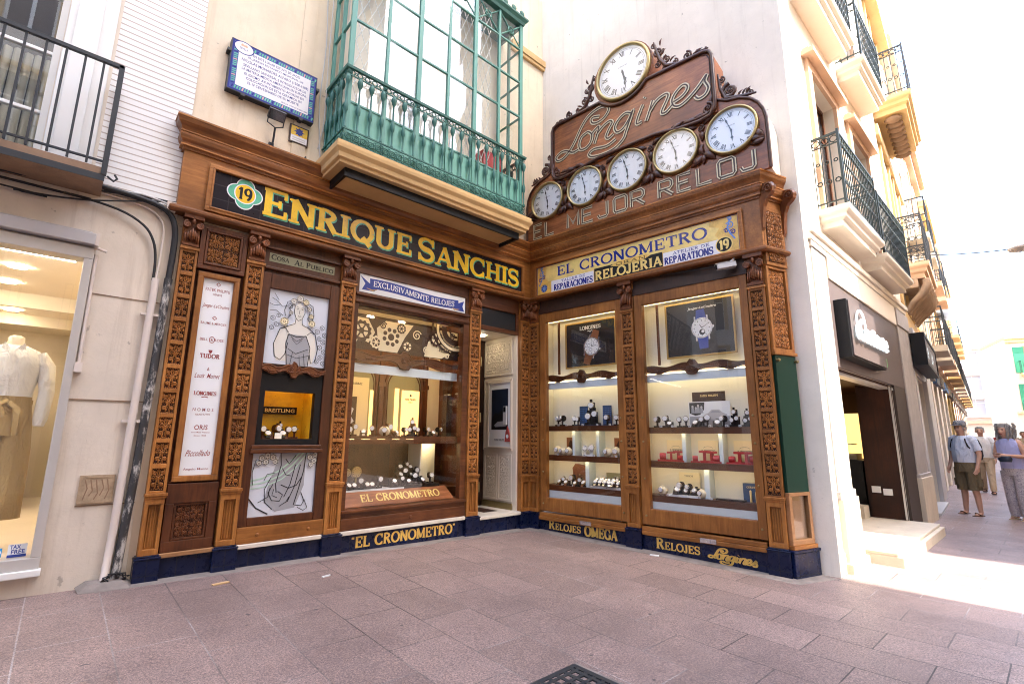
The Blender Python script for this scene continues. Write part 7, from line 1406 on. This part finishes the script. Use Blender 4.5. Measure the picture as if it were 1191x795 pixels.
# ---------------------------------------------------------------- people
def skin_body(name, verts, edges, radii, mat, fr, parent, root=0, sub=1):
    me = bpy.data.meshes.new(name); me.from_pydata(verts, edges, []); me.materials.append(MATS[mat])
    o = bpy.data.objects.new(name, me); COL.objects.link(o); _place(o, fr, (0, 0, 0), parent)
    sk = o.modifiers.new('skin', 'SKIN'); sk.use_smooth_shade = True
    d = me.skin_vertices[0].data
    for i, r in enumerate(radii): d[i].radius = r if isinstance(r, tuple) else (r, r); d[i].use_root = (i == root)
    s = o.modifiers.new('subdivision', 'SUBSURF'); s.levels = sub; s.render_levels = sub
    return o
def person(label, fr, z, H, arms, legs, top, top_mat, bottom, bottom_mat, hair_mat, hair, shoe_mat, hat=None, lean=0.0, head=(0, 0), fat=1.0, group=None):
    """local +x is the way the person faces; z is the ground; arms/legs: per side lists of joint points at H = 1.75"""
    k = H / 1.75; T = thing('person', label, 'person', fr, (0, 0, z), group)
    V = []; E = []; R = []
    def add(p, r, par=None):
        V.append((p[0] * k, p[1] * k, z + p[2] * k)); R.append((r[0] * k, r[1] * k) if isinstance(r, tuple) else r * k)
        if par is not None: E.append((par, len(V) - 1))
        return len(V) - 1
    L_ = lambda h: lean * max(0, h - .95)
    pel = add((0, 0, .95), .13 * fat); sp1 = add((L_(1.12), 0, 1.12), .125 * fat, pel); ch = add((L_(1.32), 0, 1.32), .135, sp1); nk = add((L_(1.47), 0, 1.47), .06, ch)
    hx = L_(1.6) + .02 + head[0]; h0 = add((hx - .01, 0, 1.55), .052, nk); h1 = add((hx, 0, 1.615), .085, h0); h2 = add((hx - .01, 0, 1.69), .088, h1); add((hx - .01, 0, 1.735), .05, h2)
    nz = add((hx + .105, 0, 1.605), .014, h1)
    for s, a in zip((1, -1), arms):
        sh = add((L_(1.42), s * .17, 1.415), .062, ch); el = add(a[0], .043, sh); wr = add(a[1], .028, el)
        d = Vector(a[1]) - Vector(a[0]); d.normalize(); pm = add(tuple(Vector(a[1]) + d * .05), .033, wr); side = d.cross(Vector((0, s, .3))).normalized()
        for f in range(4): b0_ = Vector(a[1]) + d * .09 + side * (.021 * (f - 1.5)); k1 = add(tuple(b0_), .009, pm); add(tuple(b0_ + d * (.05 + .012 * (f in (1, 2))) + Vector((.01, -s * .012, 0))), .0075, k1)
        t0 = add(tuple(Vector(a[1]) + d * .035 + side * -.04), .010, pm); add(tuple(Vector(a[1]) + d * .08 + side * -.05), .008, t0)
    for s, l in zip((1, -1), legs):
        hp = add((0, s * .095, .88), .095, pel); kn = add(l[0], .06, hp); cf = add(tuple(Vector(l[0]).lerp(Vector(l[1]), .35) + Vector((-.012, 0, 0))), .056, kn); an = add(l[1], .038, cf); hl = add((l[1][0] - .01, l[1][1], l[1][2] - .05), .036, an); add((l[1][0] + .15, l[1][1] + .01 * s, l[1][2] - .065), .028, hl)
    skin_body('body', V, E, R, 'skin', fr, T)
    P = lambda x, y, h: (x * k, y * k, z + h * k)
    # top
    b = MB(); tz0 = .93 if top != 'tucked' else .98
    loft(b, [(*P(L_(tz0), 0, tz0), .155 * k * fat, .185 * k * fat), (*P(L_(1.1) + .012, 0, 1.1), .16 * k * fat, .185 * k * fat), (*P(L_(1.28), 0, 1.28), .145 * k * fat, .20 * k), (*P(L_(1.38), 0, 1.39), .125 * k, .205 * k), (*P(L_(1.44), 0, 1.45), .10 * k, .16 * k), (*P(L_(1.47), 0, 1.485), .07 * k, .08 * k)], 16)
    if top != 'vest':
        for s, a in zip((1, -1), arms):
            e = Vector(a[0]); q = Vector((L_(1.42), s * .17, 1.425)); f = 1.0 if top == 'long' else .78
            pts = [P(L_(1.42), s * .13, 1.43), P(*q), P(*(q.lerp(e, .4))), P(*(q.lerp(e, f)))]; rr_ = [.08 * k, .078 * k, .07 * k, .068 * k]
            if top == 'long': pts.append(P(*a[1])); rr_.append(.04 * k)
            b.tube(pts, rr_, 10)
    part('shirt', b, top_mat, fr, T)
    b = MB(); loft(b, [(*P(0, 0, .80), .145 * k * fat, .185 * k * fat), (*P(0, 0, .92), .155 * k * fat, .185 * k * fat), (*P(L_(1.02), 0, 1.01), .15 * k * fat, .178 * k * fat)], 16)
    for s, l in zip((1, -1), legs):
        hp = Vector((0, s * .095, .88)); kn = Vector(l[0]); an = Vector(l[1])
        if bottom == 'shorts': pts = [hp, hp.lerp(kn, .5), kn + Vector((0, 0, -.04))]; rr_ = [.118, .112, .105]
        elif bottom == 'wide': pts = [hp, kn, kn.lerp(an, .6), an + Vector((0, 0, -.02))]; rr_ = [.125, .105, .10, .085]
        else: pts = [hp, kn, an + Vector((0, 0, -.03))]; rr_ = [.112, .08, .062]
        b.tube([P(*p) for p in pts], [r * k for r in rr_], 12)
        if bottom == 'shorts': c = hp.lerp(kn, .72); b.box(c.x * k - .06, c.x * k + .06, (c.y + s * .10) * k - .018, (c.y + s * .10) * k + .018, z + c.z * k - .07, z + c.z * k + .07)
    part(bottom if bottom == 'shorts' else 'trousers', b, bottom_mat, fr, T)
    b = MB()
    for s, l in zip((1, -1), legs):
        c = P(l[1][0] + .06, l[1][1], l[1][2] - .085); n = 14
        b.add([(c[0] + .14 * k * cos(t), c[1] + (.045 + .01 * cos(t)) * k * sin(t), c[2] + dz) for dz in (-.012, .012) for t in [2 * pi * i / n for i in range(n)]], [tuple(range(n - 1, -1, -1)), tuple(range(n, 2 * n))] + [(i, (i + 1) % n, (i + 1) % n + n, i + n) for i in range(n)])
        b.tube([(c[0] + .0, c[1] - .05 * k, c[2] + .012), (c[0] + .05, c[1] - .02 * k, c[2] + .05), (c[0] + .07, c[1], c[2] + .055), (c[0] + .05, c[1] + .02 * k, c[2] + .05), (c[0], c[1] + .05 * k, c[2] + .012)], .012, 5)
    part('shoe', b, shoe_mat, fr, T)
    hc = P(hx - .012, 0, 1.665); b = MB()
    if hair == 'short': loft(b, [(hc[0] - .03, hc[1], hc[2] - .07, .075 * k, .088 * k), (hc[0] - .02, hc[1], hc[2] - .01, .09 * k, .096 * k), (hc[0] - .01, hc[1], hc[2] + .05, .088 * k, .09 * k), (hc[0] - .005, hc[1], hc[2] + .085, .05 * k, .05 * k)], 12)
    else:
        r_ = random.Random(5)
        loft(b, [(hc[0] - .05, hc[1], hc[2] - .16, .075 * k, .11 * k), (hc[0] - .045, hc[1], hc[2] - .08, .095 * k, .125 * k), (hc[0] - .03, hc[1], hc[2], .105 * k, .12 * k), (hc[0] - .015, hc[1], hc[2] + .065, .095 * k, .10 * k), (hc[0] - .01, hc[1], hc[2] + .10, .05 * k, .05 * k)], 14)
        for i in range(46):
            t = r_.uniform(.6, 5.7); u = r_.uniform(-.16, .06); x, y = hc[0] - .04 + .1 * cos(t), hc[1] + .12 * sin(t); b.tube([(x, y, hc[2] + u + .05), (x + .02 * cos(t), y + .02 * sin(t), hc[2] + u), (x + .01 * cos(t), y + .015 * sin(t), hc[2] + u - .06)], [.012, .016, .006], 5)
    part('hair', b, hair_mat, fr, T)
    b = MB()
    for s in (-1, 1): b.ball(P(hx + .072, s * .032, 1.635), .010 * k, 6, 4, 0); b.ball(P(hx - .01, s * .088, 1.62), (.02 * k, .012 * k, .032 * k), 6, 5, 1); b.tube([P(hx + .075, s * .016, 1.652), P(hx + .07, s * .046, 1.655)], .005, 4, 0)
    b.tube([P(hx + .082, -.024, 1.565), P(hx + .09, 0, 1.562), P(hx + .082, .024, 1.565)], .005, 4, 2); part('face', b, ['hair_dark', 'skin', 'ink_red'], fr, T)
    if hat:
        c = P(hx - .005, 0, 1.70); b = MB(); loft(b, [(c[0] - .01, c[1], c[2] - .02, .108 * k, .104 * k), (c[0] - .01, c[1], c[2] + .035, .104 * k, .10 * k), (c[0] - .015, c[1], c[2] + .075, .08 * k, .078 * k), (c[0] - .015, c[1], c[2] + .09, .03, .03)], 16)
        b.prism([(0, 0)] * 0 or [(c[0] + .02, 0), (c[0] + .06, 0), (c[0] + .06, .01), (c[0] + .02, .01)], 0, .001) if False else None
        n = 10; br = [(c[0] + .02 + .17 * k * cos(a), c[1] + .10 * k * sin(a)) for a in [-1.45 + 2.9 * i / n for i in range(n + 1)]]
        b.add([(x, y, c[2] - .012 - .1 * max(0, x - c[0] - .1)) for x, y in br] + [(x, y, c[2] - .004 - .1 * max(0, x - c[0] - .1)) for x, y in br], [tuple(range(n, -1, -1)), tuple(range(n + 1, 2 * n + 2))] + [(i, i + 1, i + n + 2, i + n + 1) for i in range(n)]); part('cap', b, hat, fr, T)
    return T, k, L_
gm = gz(7.78, -4.12)
FM = frame(7.78, -4.12, 148)
stand = [((.02, .11, .50), (.0, .13, .085)), ((-.01, -.11, .50), (-.03, -.15, .085))]
person('man in a grey cap, pale shirt and khaki shorts looking at a shop door', FM, gm, 1.74, [((-.03, .25, 1.14), (.06, .24, .90)), ((-.03, -.25, 1.14), (.06, -.26, .90))], stand, 'tucked', 'shirt_pale', 'shorts', 'khaki', 'hair_grey', 'short', 'sandal', 'cap_grey', fat=1.05)
T = thing('backpack', 'black backpack worn by the man in the grey cap', 'bag', FM, (-.2, 0, gm + 1.05))
b = MB(); loft(b, [(-.225, 0, gm + 1.02, .075, .13), (-.235, 0, gm + 1.10, .10, .15), (-.235, 0, gm + 1.28, .095, .145), (-.215, 0, gm + 1.40, .07, .12), (-.20, 0, gm + 1.45, .03, .06)], 14); part('pack', b, 'cloth_black', FM, T)
b = MB()
for s in (-1, 1): b.tube([(-.16, s * .11, gm + 1.06), (-.05, s * .205, gm + 1.14), (.10, s * .155, gm + 1.28), (.09, s * .12, gm + 1.40), (-.02, s * .10, gm + 1.475), (-.14, s * .09, gm + 1.44)], .021, 6, flat=.5)
part('strap', b, 'cloth_black', FM, T)
FWm = frame(7.66, -4.78, 150); gw = gz(7.6, -4.7)
person('grey haired woman in a lilac top and patterned trousers looking at her phone', FWm, gw, 1.69, [((.05, .24, 1.15), (.30, .10, 1.17)), ((.04, -.24, 1.14), (.29, -.08, 1.17))], [((.03, .10, .50), (.02, .10, .085)), ((.0, -.10, .50), (-.05, -.12, .085))], 'vest', 'lilac', 'wide', 'patterned_cloth', 'hair_grey', 'long', 'beige_cloth', None, .10, (.03, 0))
b = MB(); b.box(.35, .42, -.03, .06, gw + 1.155, gw + 1.165); solo('phone', b, 'rubber', 'dark phone held by the woman in the lilac top', 'phone', FWm)
b = MB(); loft(b, [(.33, .10, gw + 1.02, .05, .09), (.34, .10, gw + 1.07, .07, .11), (.33, .10, gw + 1.12, .05, .09)], 12); solo('hand_bag', b, 'poster_navy', 'small navy bag held at the waist by the woman in lilac', 'bag', FWm)
# passers-by further down the street
for (x, y, a, lb, tp, tm, bt, bm_, hm) in ((13.2, -3.98, 182, 'man in a pale shirt and beige trousers walking towards the square', 'long', 'cloth_white', 'long', 'beige_cloth', 'hair_grey'), (17.5, -4.25, 178, 'far walker in a black top behind the man in beige trousers', 'short', 'cloth_black', 'shorts', 'cloth_black', 'hair_dark'), (16.2, -4.95, 185, 'far walker in a white top beyond the woman in lilac', 'short', 'cloth_white', 'long', 'khaki', 'hair_dark'), (14.6, -5.30, 184, 'walker in a bright blue top at the right edge of the photo', 'short', 'cloth_blue', 'long', 'cloth_black', 'hair_dark'), (22, -3.9, 180, 'distant walker in red near the middle of the street', 'short', 'cloth_red', 'long', 'cloth_blue', 'hair_dark'), (25, -4.4, 180, 'distant walker in beige near the sun shades', 'short', 'beige_cloth', 'shorts', 'khaki', 'hair_dark')):
    q = frame(x, y, a); person(lb, q, gz(x, y), 1.74, [((.04, .25, 1.14), (.12, .23, .92)), ((-.06, -.25, 1.14), (-.02, -.25, .90))], [((.14, .09, .50), (.20, .09, .10)), ((-.02, -.09, .50), (-.24, -.10, .12))], tp, tm, bt, bm_, hm, 'short', 'sandal', None, .03)
